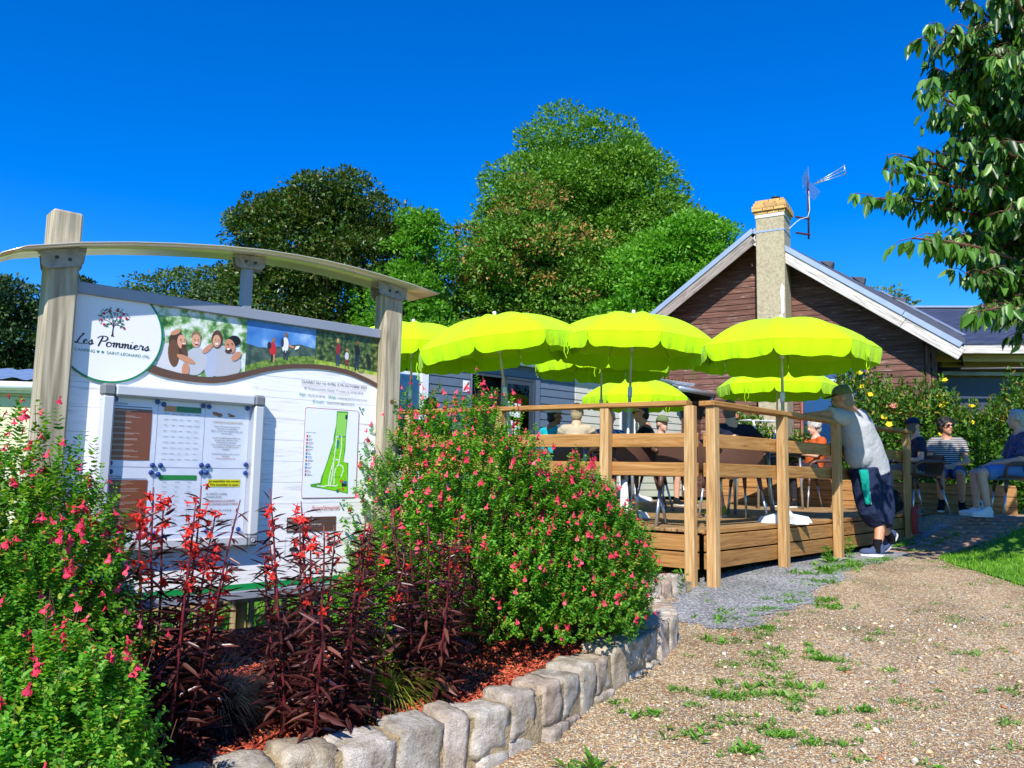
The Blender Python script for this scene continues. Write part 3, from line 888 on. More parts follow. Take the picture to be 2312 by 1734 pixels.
def smooth(pts, k=6):
    P_ = [Vector(p) for p in pts]; out = []
    for i in range(len(P_) - 1):
        p0 = P_[max(i - 1, 0)]; p1 = P_[i]; p2 = P_[i + 1]; p3 = P_[min(i + 2, len(P_) - 1)]
        for j in range(k):
            t = j / k
            out.append(tuple(.5 * ((2 * p1) + (p2 - p0) * t + (2 * p0 - 5 * p1 + 4 * p2 - p3) * t * t + (3 * p1 - p0 - 3 * p2 + p3) * t ** 3)))
    out.append(tuple(P_[-1])); return out

texts = []
def text(body, s, z, size, col, layer=6, parent=None, align='LEFT', shear=0.0, width=None, bold=0.0, y0=0.0):
    cu = bpy.data.curves.new("lettering", 'FONT'); cu.body = body; cu.size = size; cu.align_x = align; cu.shear = shear; cu.offset = bold * size; cu.resolution_u = 3
    o = bpy.data.objects.new("lettering_draft", cu); C.objects.link(o)
    texts.append((o, body, s, z, col, layer, parent or panel, width, align, y0))
def flush_texts():
    bpy.context.view_layer.update()
    dg = bpy.context.evaluated_depsgraph_get()
    for (o, body, s, z, col, layer, parent, width, align, y0) in texts:
        me = bpy.data.meshes.new_from_object(o.evaluated_get(dg)); me.name = "lettering"
        me.materials.clear(); me.materials.append(ink(col))
        wv = [v.co.x for v in me.vertices]
        k = 1.0
        if width and wv: k = width / max(1e-6, max(wv) - min(wv))
        q = link("lettering", me, parent)
        q.matrix_local = Matrix.Translation(sp(s, y0 - .0006 * layer, z)) @ Matrix.Rotation(R(90), 4, 'X') @ Matrix.Diagonal((k, 1, 1, 1))
        cu = o.data; bpy.data.objects.remove(o); bpy.data.curves.remove(cu)
    texts.clear()

# --- photo strip
wv_s = [.235, .3, .38, .495, .57, .638, .7, .766, .86, .955, 1.045, 1.131, 1.2, 1.258, 1.31, 1.36]
wv_t = [1.712, 1.688, 1.674, 1.668, 1.680, 1.701, 1.722, 1.741, 1.762, 1.773, 1.778, 1.774, 1.764, 1.748, 1.732, 1.713]
wv_w = [.038, .034, .03, .026, .027, .027, .025, .022, .021, .020, .021, .022, .022, .022, .021, .020]
def wave(s): return float(np.interp(s, wv_s, wv_t))
def above(poly): return [(s, max(z, wave(s))) for s, z in poly]
def photo_area(s0, s1, n=14):
    ss_ = [s0 + (s1 - s0) * i / n for i in range(n + 1)]
    return [(s, wave(s) - .004) for s in ss_] + [(s1, 1.945), (s0, 1.945)]
def mat_blotch(name, stops, scale=30, det=5):
    m, nt, b = newmat(name); mp = coords(nt, (1, 1, 1), False)
    nz = nd(nt, "ShaderNodeTexNoise"); nz.inputs["Scale"].default_value = scale; nz.inputs["Detail"].default_value = det; nt.links.new(mp.outputs[0], nz.inputs["Vector"])
    rp = ramp(nt, [(p, rgb(c)) for p, c in stops]); nt.links.new(nz.outputs[0], rp.inputs[0]); nt.links.new(rp.outputs[0], b.inputs["Base Color"]); b.inputs["Roughness"].default_value = .35
    return m
pr("photo_print", [photo_area(.235, .665)], None, 1, mat=mat_blotch("print_garden", [(.36, "#2f5a22"), (.46, "#6d9a55"), (.53, "#b5c9a5"), (.6, "#dfe3ea")], 22))
pr("photo_print", [photo_area(.66, 1.01)], None, 1.5, mat=mat_blotch("print_sky", [(.35, "#2f68b0"), (.55, "#5a8fcd"), (.7, "#a9c8e6")], 7, 3))
pr("photo_print", [photo_area(1.0, 1.351)], None, 2, mat=mat_blotch("print_hedge", [(.36, "#1c2b14"), (.5, "#3d5424"), (.6, "#6b7a3a"), (.7, "#87894f")], 45))
hill = [(.66, 1.835), (.72, 1.825), (.78, 1.83), (.84, 1.848), (.92, 1.862), (1.0, 1.85)]
pr("photo_print", [hill + [(s, wave(s) - .003) for s in (1.0, .92, .84, .78, .72, .66)]], None, 2, mat=mat_blotch("print_hills", [(.4, "#33463c"), (.6, "#56695a")], 30))
gr_ = [(.66, 1.735), (.74, 1.765), (.82, 1.79), (.9, 1.805), (1.0, 1.815)]
pr("photo_print", [gr_ + [(s, wave(s) - .003) for s in (1.0, .9, .82, .74, .66)]], None, 2.5, mat=mat_blotch("print_meadow", [(.4, "#4c6a1f"), (.6, "#7f9a3a")], 60))
pr("photo_print", [[(1.0, 1.80), (1.1, 1.797), (1.2, 1.785), (1.35, 1.772), (1.35, wave(1.35) - .003), (1.258, wave(1.258) - .003), (1.2, wave(1.2) - .003), (1.131, wave(1.131) - .003), (1.0, wave(1.0) - .003)]], None, 2.5, mat=mat_blotch("print_verge", [(.4, "#7fa02a"), (.6, "#b5c050")], 40))
pr("photo_print", [[(1.17, 1.762), (1.35, 1.757), (1.35, 1.715), (1.28, 1.742), (1.2, 1.765)]], "#cdbd9f", 3)
SK, SK2, HB, HD, WH, WG = "#d9a283", "#c98c6a", "#4d3524", "#1d1712", "#cfcfd3", "#b9bcc4"
def fig(shapes, l0=4):
    for k_, (poly, col) in enumerate(shapes): pr("photo_figure", [above(clip(poly))], col, l0 + k_ * .25)
fig([(ellp(.345, 1.722, .060, .078, 20, .2), WH), (ellp(.565, 1.735, .075, .078, 24, .35), "#b4b6be"), (ellp(.505, 1.73, .028, .07, 18), "#aeb6cc"), (ellp(.44, 1.73, .048, .062, 20, -.3), WG),
     (ellp(.36, 1.795, .034, .056, 20, .1), HB), (ellp(.348, 1.755, .023, .058, 18, .1), "#6b4a30"), (ellp(.378, 1.806, .0185, .030, 18, .15), SK), (ellp(.350, 1.843, .022, .010, 12, .5), SK2), (ellp(.392, 1.768, .012, .03, 14, .3), "#5d4230"),
     (ellp(.437, 1.838, .0205, .022, 18), "#8a6f50"), (ellp(.437, 1.818, .0190, .028, 18), SK), (ellp(.40, 1.735, .042, .0125, 14, -.35), SK2), (ellp(.527, 1.836, .0245, .040, 18), "#5a3d28"), (ellp(.525, 1.828, .0175, .027, 16), SK), (ellp(.488, 1.79, .030, .0105, 14, .8), SK2),
     (ellp(.603, 1.838, .029, .024, 18, .2), HD), (ellp(.585, 1.813, .0225, .032, 18, .35), SK2), (ellp(.580, 1.792, .0165, .011, 12, .2), "#4a3426"), (ellp(.616, 1.772, .027, .0145, 14, .8), SK2), (ellp(.40, 1.69, .0155, .03, 14), SK2),
     (ellp(.386, 1.795, .007, .009, 10), "#7a2a24"), (ellp(.386, 1.799, .006, .003, 8), "#f2ece8"), (ellp(.438, 1.806, .008, .0055, 10), "#8a3a34"), (ellp(.438, 1.808, .007, .0028, 8), "#f2ece8"), (ellp(.526, 1.815, .008, .0042, 10), "#f2e6e2"), (ellp(.578, 1.799, .008, .004, 10, .3), "#f2ece8"),
     (ellp(.372, 1.813, .0035, .0022, 8), "#33221a"), (ellp(.388, 1.815, .003, .0022, 8), "#33221a"), (ellp(.430, 1.823, .003, .002, 8), "#33221a"), (ellp(.445, 1.823, .003, .002, 8), "#33221a"), (ellp(.519, 1.832, .003, .002, 8), "#33221a"), (ellp(.532, 1.832, .003, .002, 8), "#33221a"), (ellp(.574, 1.819, .004, .0025, 8, .3), "#2a1c14"), (ellp(.592, 1.824, .004, .0025, 8, .3), "#2a1c14")])
fig([(ellp(.785, 1.825, .018, .032, 16, .1), "#c22a2e"), (ellp(.768, 1.838, .010, .017, 12), "#26262e"), (ellp(.787, 1.866, .008, .011, 12), "#9a6a4c"), (recp(.778, 1.765, .786, 1.80), "#2a2a30"), (recp(.790, 1.765, .797, 1.80), SK2),
     (ellp(.845, 1.85, .017, .036, 16), "#e4e4e8"), (ellp(.847, 1.897, .008, .012, 12), "#8a5c40"), (recp(.838, 1.782, .846, 1.825), "#39404c"), (recp(.850, 1.782, .860, 1.825), "#39404c"), (ellp(.875, 1.846, .018, .005, 10, -.3), SK2), ([(.892, 1.832), (.912, 1.84), (.918, 1.855), (.898, 1.85)], "#f2f2f2"), (ellp(.83, 1.86, .007, .022, 10), "#2c2f3a")])
fig([(ellp(1.122, 1.862, .013, .028, 14), "#8f2a2e"), (ellp(1.119, 1.905, .007, .012, 12), "#c79a62"), (recp(1.113, 1.782, 1.121, 1.84), "#3a4460"), (recp(1.124, 1.782, 1.132, 1.84), "#3a4460"),
     (ellp(1.171, 1.835, .011, .02, 14), "#c9c9d2"), (ellp(1.170, 1.866, .006, .008, 10), "#b07a50"), (recp(1.163, 1.79, 1.180, 1.818), "#8c2f30"), (ellp(1.228, 1.868, .014, .03, 14), "#1b1b20"), (ellp(1.229, 1.908, .007, .010, 10), "#7a5238"), (recp(1.216, 1.77, 1.225, 1.845), "#2b3448"), (recp(1.229, 1.775, 1.238, 1.845), "#2b3448"), (ellp(1.295, 1.825, .012, .04, 12, .2), "#20241a")])
pr("photo_figure", ribbon(ellp(1.252, 1.788, .020, .024, 18) + [ellp(1.252, 1.788, .020, .024, 18)[0]], .003) + ribbon(ellp(1.172, 1.782, .010, .014, 14) + [ellp(1.172, 1.782, .010, .014, 14)[0]], .0025), "#3c3c40", 8)
# brown wave
sm_t = smooth(list(zip(wv_s, wv_t)), 4); sm_b = smooth([(s, t - w) for s, t, w in zip(wv_s, wv_t, wv_w)], 4)
sm_t = [(min(s, 1.350), z) for s, z in sm_t]; sm_b = [(min(s, 1.350), z) for s, z in sm_b]
pr("wave_band", [[sm_t[i], sm_t[i + 1], sm_b[i + 1], sm_b[i]] for i in range(len(sm_t) - 1)], "#5d4334", 10)
# round emblem
cc = (.1, 1.808)
pr("emblem_disc", [clip(ellp(cc[0], cc[1], .2, .2, 64))], "#e9e8ea", 11)
ring = []
for i in range(96):
    a0 = 2 * math.pi * i / 96; a1 = 2 * math.pi * (i + 1) / 96
    q = clip([(cc[0] + r_ * math.cos(a), cc[1] + r_ * math.sin(a)) for r_, a in ((.193, a0), (.201, a0), (.201, a1), (.193, a1))])
    if q: ring.append(q)
pr("emblem_ring", ring, "#0f7a4a", 12)
# apple tree emblem
tr_ = [[(.1, 1.793), (.114, 1.793), (.1095, 1.80), (.1085, 1.815), (.1095, 1.832), (.1055, 1.832), (.1045, 1.815), (.1035, 1.80)]]
for st in ([(.107, 1.83), (.100, 1.845), (.088, 1.852), (.075, 1.855)], [(.107, 1.83), (.106, 1.85), (.102, 1.87), (.096, 1.882)], [(.108, 1.83), (.116, 1.845), (.13, 1.85), (.148, 1.85)], [(.107, 1.84), (.116, 1.86), (.12, 1.878), (.128, 1.89)], [(.103, 1.84), (.09, 1.842), (.076, 1.838)], [(.112, 1.84), (.13, 1.84), (.15, 1.835)]):
    tr_ += ribbon(smooth(st, 4), [.0026] * 12 + [.0018] * 12 if len(smooth(st, 4)) > 24 else [.0026 - .0014 * i / len(smooth(st, 4)) for i in range(len(smooth(st, 4)))])
pr("emblem_tree", tr_, "#3a2320", 13)
lv = []
er = np.random.default_rng(3)
for i in range(110):
    a = er.uniform(0, 6.28); r_ = math.sqrt(er.uniform(.02, 1)); x = .108 + .06 * r_ * math.cos(a); zz = 1.867 + .044 * r_ * math.sin(a)
    if zz < 1.838 and abs(x - .108) < .02: continue
    lv.append(ellp(x, zz, .0042, .0019, 6, er.uniform(-1.5, 1.5)))
pr("emblem_leaves", lv, "#1d6b57", 14)
pr("emblem_apples", [ellp(x, zz, .0052, .0052, 12) for x, zz in ((.092, 1.893), (.118, 1.898), (.07, 1.88), (.142, 1.887), (.13, 1.872), (.153, 1.871), (.062, 1.853), (.073, 1.836), (.147, 1.832))], "#b01e30", 15)
# script lettering drawn as brush strokes: (letter box of unit x-height)
GL = {
 'L': ([[(.75, 2.0), (1.05, 2.2), (1.0, 1.9), (.7, 1.4), (.45, .6), (.3, .1), (.05, .05), (.05, .25), (.35, .2), (.7, .02), (1.1, .0), (1.3, .2)]], 1.15),
 'e': ([[(.0, .35), (.35, .5), (.6, .8), (.45, 1.0), (.2, .75), (.15, .3), (.35, .02), (.65, .12), (.9, .4)]], .82),
 's': ([[(.0, .3), (.3, .8), (.42, 1.05), (.5, .7), (.52, .3), (.35, .0), (.1, .08), (.2, .2), (.5, .1), (.8, .35)]], .78),
 'P': ([[(.65, 2.0), (.5, 1.2), (.35, .3), (.28, -.1)], [(.0, 1.5), (.2, 1.95), (.7, 2.15), (1.2, 2.0), (1.25, 1.5), (.95, 1.1), (.55, 1.05)]], 1.2),
 'o': ([[(.45, 1.0), (.15, .8), (.1, .25), (.35, .0), (.65, .25), (.65, .75), (.45, 1.0), (.6, .8), (.95, .85)]], .85),
 'm': ([[(.0, .75), (.15, 1.0), (.18, .6), (.12, .0)], [(.14, .3), (.35, .9), (.52, .95), (.52, .5), (.46, .0)], [(.48, .3), (.7, .9), (.88, .95), (.88, .4), (.95, .05), (1.2, .3)]], 1.12),
 'i': ([[(.0, .5), (.15, 1.0), (.15, .4), (.22, .03), (.5, .3)], [(.2, 1.45), (.24, 1.5), (.26, 1.42)]], .45),
 'r': ([[(.0, .6), (.15, 1.1), (.25, .9), (.5, .9), (.45, .4), (.5, .05), (.75, .3)]], .68),
 ' ': ([], .55)}
def script(txt, s0, z0, s1, xh, col, layer):
    tot = sum(GL[c][1] for c in txt); k_ = (s1 - s0) / tot; x = s0; polys = []
    for c in txt:
        for st in GL[c][0]:
            q = smooth(st, 5); q = [(x + p[0] * k_ + p[1] * xh * .12, z0 + p[1] * xh) for p in q]
            w = []
            for i in range(len(q)):
                a = q[max(i - 1, 0)]; b = q[min(i + 1, len(q) - 1)]; d = math.hypot(b[0] - a[0], b[1] - a[1]) or 1
                w.append(xh * (.14 + .16 * max(0, (a[1] - b[1]) / d)))
            polys += ribbon(q, w)
        x += GL[c][1] * k_
    pr("lettering", polys, col, layer)
script("Les", -.026, 1.752, .040, .0185, "#221a1c", 13)
script("Pommiers", .05, 1.751, .25, .0185, "#221a1c", 13)
text("CAMPING", -.025, 1.7215, .0165, "#1c7a63", 13, width=.072)
def star(cx, cz, r_): return [(cx + (r_ if i % 2 == 0 else r_ * .42) * math.sin(i * math.pi / 5), cz + (r_ if i % 2 == 0 else r_ * .42) * math.cos(i * math.pi / 5)) for i in range(10)]
pr("lettering", [star(.059, 1.7275, .0072), star(.0755, 1.7275, .0072)], "#1c7a63", 13)
text("SAINT-LÉONARD (76)", .09, 1.7215, .0165, "#1c7a63", 13, width=.16)

# --- right-hand column
text("OUVERT DU 1er AVRIL À MI-OCTOBRE 2023", .935, 1.6845, .018, "#4a4444", 6, width=.353)
text("87 Emplacements classés ** Loisirs le 23/06/2018", .95, 1.657, .013, "#5a5556", 6, width=.32)
pr("rule_line", [recp(.935, 1.6745, 1.29, 1.6755), recp(1.024, 1.6470, 1.195, 1.6480)], "#b5484c", 6)
text("Tél. :", .921, 1.623, .019, "#2a9a84", 6, shear=.3, width=.048)
text("02 33 27 69 96", .975, 1.6245, .0125, "#5a5556", 6, width=.085)
text("Web :", 1.075, 1.623, .019, "#2a9a84", 6, shear=.3, width=.05)
text("camping-les-pommiers.com", 1.132, 1.6245, .0125, "#5a5556", 6, width=.163)
text("E-mail :", .995, 1.597, .019, "#2a9a84", 6, shear=.3, width=.066)
text("lespommiers@outlook.fr", 1.072, 1.598, .0125, "#5a5556", 6, width=.151)
def leafp(x, z, a, L=.022, w=.009): return [(x, z), (x + math.cos(a) * L * .5 - math.sin(a) * w * .5, z + math.sin(a) * L * .5 + math.cos(a) * w * .5), (x + math.cos(a) * L, z + math.sin(a) * L), (x + math.cos(a) * L * .5 + math.sin(a) * w * .5, z + math.sin(a) * L * .5 - math.cos(a) * w * .5)]
for (x, z) in ((1.262, 1.577), (1.176, 1.113)):
    pr("leaf_motif", [leafp(x, z, 2.2), leafp(x + .002, z, .5), leafp(x, z - .004, -.9)], "#1f7d4f", 7)
fx0, fx1, fz0, fz1 = .962, 1.252, 1.152, 1.571
pr("map_print", [recp(fx0, fz0, fx1, fz1)], "#e6e9ee", 5)
bd = []
for i in range(4):
    ccx = (fx1 - .012, fx0 + .012, fx0 + .012, fx1 - .012)[i]; ccz = (fz1 - .012, fz1 - .012, fz0 + .012, fz0 + .012)[i]
    bd += [(ccx + .012 * math.cos(R(90 * i + a)), ccz + .012 * math.sin(R(90 * i + a))) for a in (0, 30, 60, 90)]
pr("map_border", ribbon(bd + [bd[0]], .0022), "#b5484c", 6)
plan = [(1.129, 1.561), (1.190, 1.563), (1.186, 1.446), (1.181, 1.38), (1.179, 1.324), (1.201, 1.320), (1.206, 1.24), (1.208, 1.169), (1.15, 1.178), (1.08, 1.19), (1.005, 1.201), (1.008, 1.215), (1.053, 1.224), (1.063, 1.252), (1.071, 1.278), (1.09, 1.33), (1.102, 1.366), (1.114, 1.41), (1.120, 1.437), (1.125, 1.5)]
pr("map_print", [[(x + .003 * math.sin(i * 9), z + .003 * math.cos(i * 7)) for i, (x, z) in enumerate(plan)]], "#4e9a2e", 6)
pr("map_print", [[(1.134, 1.556), (1.186, 1.558), (1.181, 1.446), (1.127, 1.44)]], "#8fd05a", 6.5)
pr("map_print", [[(1.125, 1.434), (1.181, 1.44), (1.175, 1.318), (1.197, 1.314), (1.203, 1.176), (1.15, 1.184), (1.06, 1.2), (1.075, 1.27), (1.106, 1.36)]], "#7fd014", 6.5)
roads = [[(1.126, 1.437), (1.15, 1.442), (1.161, 1.436), (1.16, 1.38), (1.15, 1.31)], [(1.133, 1.432), (1.124, 1.33), (1.118, 1.26), (1.108, 1.21)], [(1.118, 1.335), (1.15, 1.33)], [(1.13, 1.212), (1.13, 1.27), (1.145, 1.305), (1.172, 1.3), (1.175, 1.275), (1.165, 1.25)], [(1.04, 1.208), (1.075, 1.205), (1.10, 1.21), (1.135, 1.207), (1.15, 1.213)], [(1.1, 1.21), (1.105, 1.26), (1.12, 1.32)]]
pr("map_print", [q for r_ in roads for q in ribbon(smooth(r_, 4), .0045)], "#eef0ea", 7)
er = np.random.default_rng(5); dots = []
for i in range(130):
    x = er.uniform(1.06, 1.2); z = er.uniform(1.19, 1.43)
    if 1.075 + (z - 1.2) * .22 < x < 1.176 + (.02 if z < 1.31 else 0): dots.append(ellp(x, z, .0026, .0014, 6))
pr("map_print", dots, "#3c6f2a", 7.4)
pr("map_print", [recp(1.176, 1.528, 1.188, 1.548), recp(1.171, 1.204, 1.199, 1.222)], "#2c2f33", 7.6); pr("map_print", [recp(1.136, 1.385, 1.145, 1.425), recp(1.181, 1.218, 1.198, 1.231)], "#2b6f9a", 7.8)
pr("map_print", [recp(1.16, 1.223, 1.178, 1.235), recp(1.155, 1.185, 1.166, 1.195), recp(1.175, 1.185, 1.185, 1.2)], "#c06a3a", 7.8)
pr("map_print", [ellp(1.150, 1.184, .008, .008)], "#1a7a55", 8); pr("map_print", [recp(1.144, 1.44, 1.154, 1.448)], "#3a7fc2", 8)
text("Légende / Legend", .972, 1.453, .007, "#55606a", 6.4, width=.05)
for j, col in enumerate(["#d04a4a", "#d04a4a", "#d6606a", "#3a8a50", "#d05a4a", "#4a78b8", "#4a78b8", "#d07a4a", "#3f7fc4", "#2a72c4", "#c86060", "#8a6a4a"]):
    z = 1.432 - j * .0162; pr("map_legend", [recp(.974, z, .982, z + .011)], col, 6.6); pr("map_legend", [recp(.985, z + .007, .985 + .012 + .02 * ((j * 7) % 5) / 5, z + .0088), recp(.985, z + .001, .985 + .01 + .024 * ((j * 5) % 4) / 4, z + .0028)], "#8a9096", 6.6)
text("Suppléments", 1.014, 1.096, .03, "#c23a44", 7, shear=.35, width=.15)
pr("price_block", [recp(.896, .9985, 1.149, 1.0195), recp(.896, 1.0215, 1.149, 1.0425), recp(.896, 1.0445, 1.149, 1.0645)], "#5b4036", 6)
text("Jeton douche - Shower token", .903, 1.0505, .0105, "#e4ddd6", 7, width=.13); text("Jeton machine à laver / sèche-linge", .903, 1.0275, .0105, "#e4ddd6", 7, width=.17); text("WIFI 24 h/24 - 7 j/7", .903, 1.0045, .0105, "#e4ddd6", 7, width=.09)
text("0,60€", 1.195, 1.05, .014, "#8a8688", 6); text("5€", 1.215, 1.028, .014, "#8a8688", 6)
text("EMOI PANO", 1.005, .971, .0125, "#7a7678", 6, width=.07); text("VAL DE SAIRE", 1.105, .945, .014, "#4a4648", 6, width=.07); text("QUI SAVOURE\nDU MANCHE", 1.105, .985, .01, "#7a7678", 6, width=.06); text("GOLF DE VAL", .9, .86, .011, "#8a8688", 6, width=.09)
pr("logo_outline", ribbon([(.893, .893), (.975, .893), (.975, .975), (.893, .975), (.893, .893)], .0015), "#8a8688", 6); pr("logo_print", [ellp(.936, .922, .022, .010)], "#3f3a38", 6); pr("logo_print", [ellp(1.135, .938, .03, .009)], "#4a4648", 5.5)
pr("green_band", [recp(-.034, .761, 1.351, .787)], "#0e8a46", 9)

# =================================================================== NOTICE BOARD on the sign
NB = empty("notice_board", (-1.665, 3.012, SZ), SANG, "grey aluminium framed glazed notice board mounted on the information sign", "notice board")
m_corner = mat_plain("board_corner_plastic", "#6f7478", .5, 0, .05, 8)
m_back = mat_plain("board_back", "#cfd6e2", .5, 0, .04, 3)
nb = (.075, .738, .951, 1.603)
MB().box(sp((nb[0] + nb[1]) / 2, -.009, (nb[2] + nb[3]) / 2), (nb[1] - nb[0] - .01, .012, nb[3] - nb[2] - .01)).build("back_panel", m_back, NB)
for (a, b) in (((nb[0] + .022, nb[3] - .0235), (nb[1] - .022, nb[3] - .0235)), ((nb[0] + .022, nb[2] + .0235), (nb[1] - .022, nb[2] + .0235))):
    plank("frame_bar", sp(a[0] + .024, -.032, a[1]), sp(b[0] - .024, -.032, b[1]), .052, .045, m_alu, NB, .007)
for s_ in (nb[0] + .0235, nb[1] - .0235):
    plank("frame_bar", sp(s_, -.032, nb[2] + .046), sp(s_, -.032, nb[3] - .046), .045, .052, m_alu, NB, .007)
for s_ in (nb[0] + .0235, nb[1] - .0235):
    for z_ in (nb[2] + .0235, nb[3] - .0235):
        MB().box(sp(s_, -.0325, z_), (.049, .055, .049), .009).build("corner_cap", m_corner, NB)
o = MB().lathe([(.0085, 0), (.0085, .004), (.006, .0045), (.0058, .002), (.0001, .002)], 14).build("lock", m_alu, NB); o.matrix_local = Matrix.Translation(sp(.712, -.060, .977)) @ Matrix.Rotation(R(90), 4, 'X')
MB().box(sp((nb[0] + nb[1]) / 2, -.046, (nb[2] + nb[3]) / 2), (nb[1] - nb[0] - .085, .002, nb[3] - nb[2] - .085)).build("glass_pane", mat_glass("board_glass", (.985, .99, 1), .35), NB)
text("Planorga", .625, 1.0005, .018, "#9aa0a6", 0, parent=NB, y0=-.0562, width=.056)

m_paper = mat_plain("white_paper", "#eef1f6", .7, 0, .03, 6, .25, 14)
def notice(s0, z0, s1, z1, label):
    n_ = 8; vv = []; ff = []
    e = empty("paper_notice", (-1.665, 3.012, SZ), SANG, label, "paper notice", "paper notices in the notice board")
    for i in range(n_ + 1):
        for j in range(n_ + 1):
            s = s0 + (s1 - s0) * i / n_; z = z0 + (z1 - z0) * j / n_
            vv.append(sp(s, -.0165 - .0008 * math.sin(i * 1.3 + z0 * 9) * math.sin(j * 1.1), z))
    for i in range(n_):
        for j in range(n_): ff.append((i * (n_ + 1) + j, (i + 1) * (n_ + 1) + j, (i + 1) * (n_ + 1) + j + 1, i * (n_ + 1) + j + 1))
    MB().add(vv, ff).build("sheet", m_paper, e, True)
    return e
def prn(e, name, polys, col, layer=1): return pr(name, polys, col, layer, e, None, -.0180)
def lines(e, s0, s1, z0, z1, n_, col, frac=(.5, 1), h=.0016, seed=1):
    r_ = np.random.default_rng(seed); P_ = []
    for i in range(n_):
        z = z1 - (z1 - z0) * i / max(1, n_ - 1); P_.append(recp(s0, z, s0 + (s1 - s0) * r_.uniform(*frac), z + h))
    prn(e, "print_lines", P_, col, 2)
A4x = [.118, .2975, .4905, .685]
n1 = notice(A4x[0] + .001, 1.283, A4x[1] - .002, 1.552, "upper brown price list notice with handwriting on top, in the notice board")
text("Tarifs emplacements", .128, 1.5275, .0125, "#33333a", 2, n1, shear=.3, width=.05, y0=-.018); prn(n1, "print_lines", [recp(.126, 1.5185, .272, 1.5215)], "#3a4670"); prn(n1, "print_block", [recp(.123, 1.309, .274, 1.512)], "#8c4a2a")
for b_ in range(9): lines(n1, .127, .268, 1.505 - b_ * .0225 - .004, 1.505 - b_ * .0225, 2, "#d9bfae", (.4, .75), .0014, b_)
n2 = notice(A4x[1] + .001, 1.283, A4x[2] - .002, 1.552, "table of prices with orange and green header, upper middle of notice board")
prn(n2, "print_block", [recp(.320, 1.510, .369, 1.534)], "#cf8a4a"); prn(n2, "print_block", [recp(.3695, 1.510, .472, 1.534)], "#1d7a3c")
for c_ in range(5): lines(n2, .322 + c_ * .031, .345 + c_ * .031, 1.315, 1.50, 9, "#7c8088", (.5, 1), .0015, c_)
prn(n2, "print_lines", [recp(.318, 1.5025 - k_ * .0235, .474, 1.5030 - k_ * .0235) for k_ in range(9)], "#b9bec8")
n3 = notice(A4x[2] + .001, 1.283, A4x[3], 1.552, "bread order notice with small loaf pictures, upper corner beside the lock side")
prn(n3, "print_bread", [ellp(.535, 1.513, .016, .008, 12, -.2), ellp(.552, 1.508, .012, .009, 12), ellp(.602, 1.511, .018, .004, 10, -.35), ellp(.606, 1.507, .016, .004, 10, .1)], "#a8622c")
text("COMMANDE DE PAIN/ BREAD ORDER", .522, 1.474, .011, "#a8862a", 2, n3, width=.133, y0=-.018)
for k_, (t_, c_) in enumerate([("Avant 18 heures à l'accueil avec", "#4a4d55"), ("paiement à la commande.", "#4a4d55"), ("Before 7 pm at the reception with cash", "#4a4d55"), ("and the order.", "#4a4d55"), ("", ""), ("A partir de 8h30 jusque 9h30 vous", "#6a4a3a"), ("pouvez venir chercher votre", "#4a4d55"), ("commande au snack/bar.", "#4a4d55"), ("You can come to pick up your order", "#4a4d55"), ("from 8.30 am to 9.30 am at the", "#6a4a3a"), ("snack/bar", "#4a4d55"), ("", ""), ("Le service fonctionne/This service", "#4a4d55"), ("operates", "#4a4d55"), ("Tous les jours/every day", "#b5483c")]):
    if t_: text(t_, .588, 1.457 - k_ * .0097, .0088, c_, 2, n3, 'CENTER', y0=-.018)
n4 = notice(A4x[0] + .001, 1.012, A4x[1] - .002, 1.279, "lower brown price list notice partly behind red flowers, in the notice board")
text("Tarifs camping", .125, 1.2415, .0125, "#33333a", 2, n4, shear=.3, width=.046, y0=-.018); prn(n4, "print_lines", [recp(.125, 1.2340, .270, 1.2365)], "#3a4670"); prn(n4, "print_block", [recp(.123, 1.03, .274, 1.2305)], "#8c4a2a")
for b_ in range(7): lines(n4, .127, .268, 1.222 - b_ * .026 - .010, 1.222 - b_ * .026, 3, "#d0b09c", (.4, .95), .0014, 20 + b_)
n5 = notice(A4x[1] + .001, 1.012, A4x[2] - .002, 1.279, "table of prices with plain green header, lower middle of notice board")
prn(n5, "print_block", [recp(.318, 1.232, .469, 1.2515)], "#2a8f3f")
for c_ in range(3): lines(n5, .330 + c_ * .05, .352 + c_ * .05, 1.05, 1.222, 10, "#6c7078", (.5, 1), .0016, 40 + c_)
prn(n5, "print_lines", [recp(.318, 1.2125 - k_ * .0185, .47, 1.2130 - k_ * .0185) for k_ in range(10)], "#b9bec8")
n6 = notice(A4x[2] + .001, 1.012, A4x[3], 1.279, "snack bar notice with two lines highlighted in yellow")
prn(n6, "print_highlight", [recp(.519, 1.204, .658, 1.235)], "#f0e400")
text("Le snack/bar est ouvert", .5885, 1.2235, .0125, "#4a4a10", 2, n6, 'CENTER', width=.134, y0=-.0182, bold=.02); text("The snack/bar is open", .5885, 1.2085, .0125, "#4a4a10", 2, n6, 'CENTER', width=.124, y0=-.0182, bold=.02)
for t_, z_, c_, w_ in (("le midi/On midday", 1.171, "#4a4d55", .09), ("(12h00/13h30)", 1.158, "#6a6d75", .066), ("Sur réservation à la réception", 1.143, "#a8424a", .128), ("With reservation at the reception", 1.130, "#a8424a", .142), ("le soir/On the evening", 1.102, "#4a4d55", .112), ("(18h30/21h30)", 1.089, "#6a6d75", .066), ("Le bar ouvert/The bar is open", 1.062, "#4a4d55", .142), ("à partir de 17h00/ From 17h00", 1.049, "#4a4d55", .135)):
    text(t_, .513, z_, .0115, c_, 2, n6, width=w_, y0=-.018)
prn(n6, "print_lines", [recp(.513, 1.1412, .641, 1.1420), recp(.513, 1.1282, .655, 1.1290)], "#a8424a", 2)

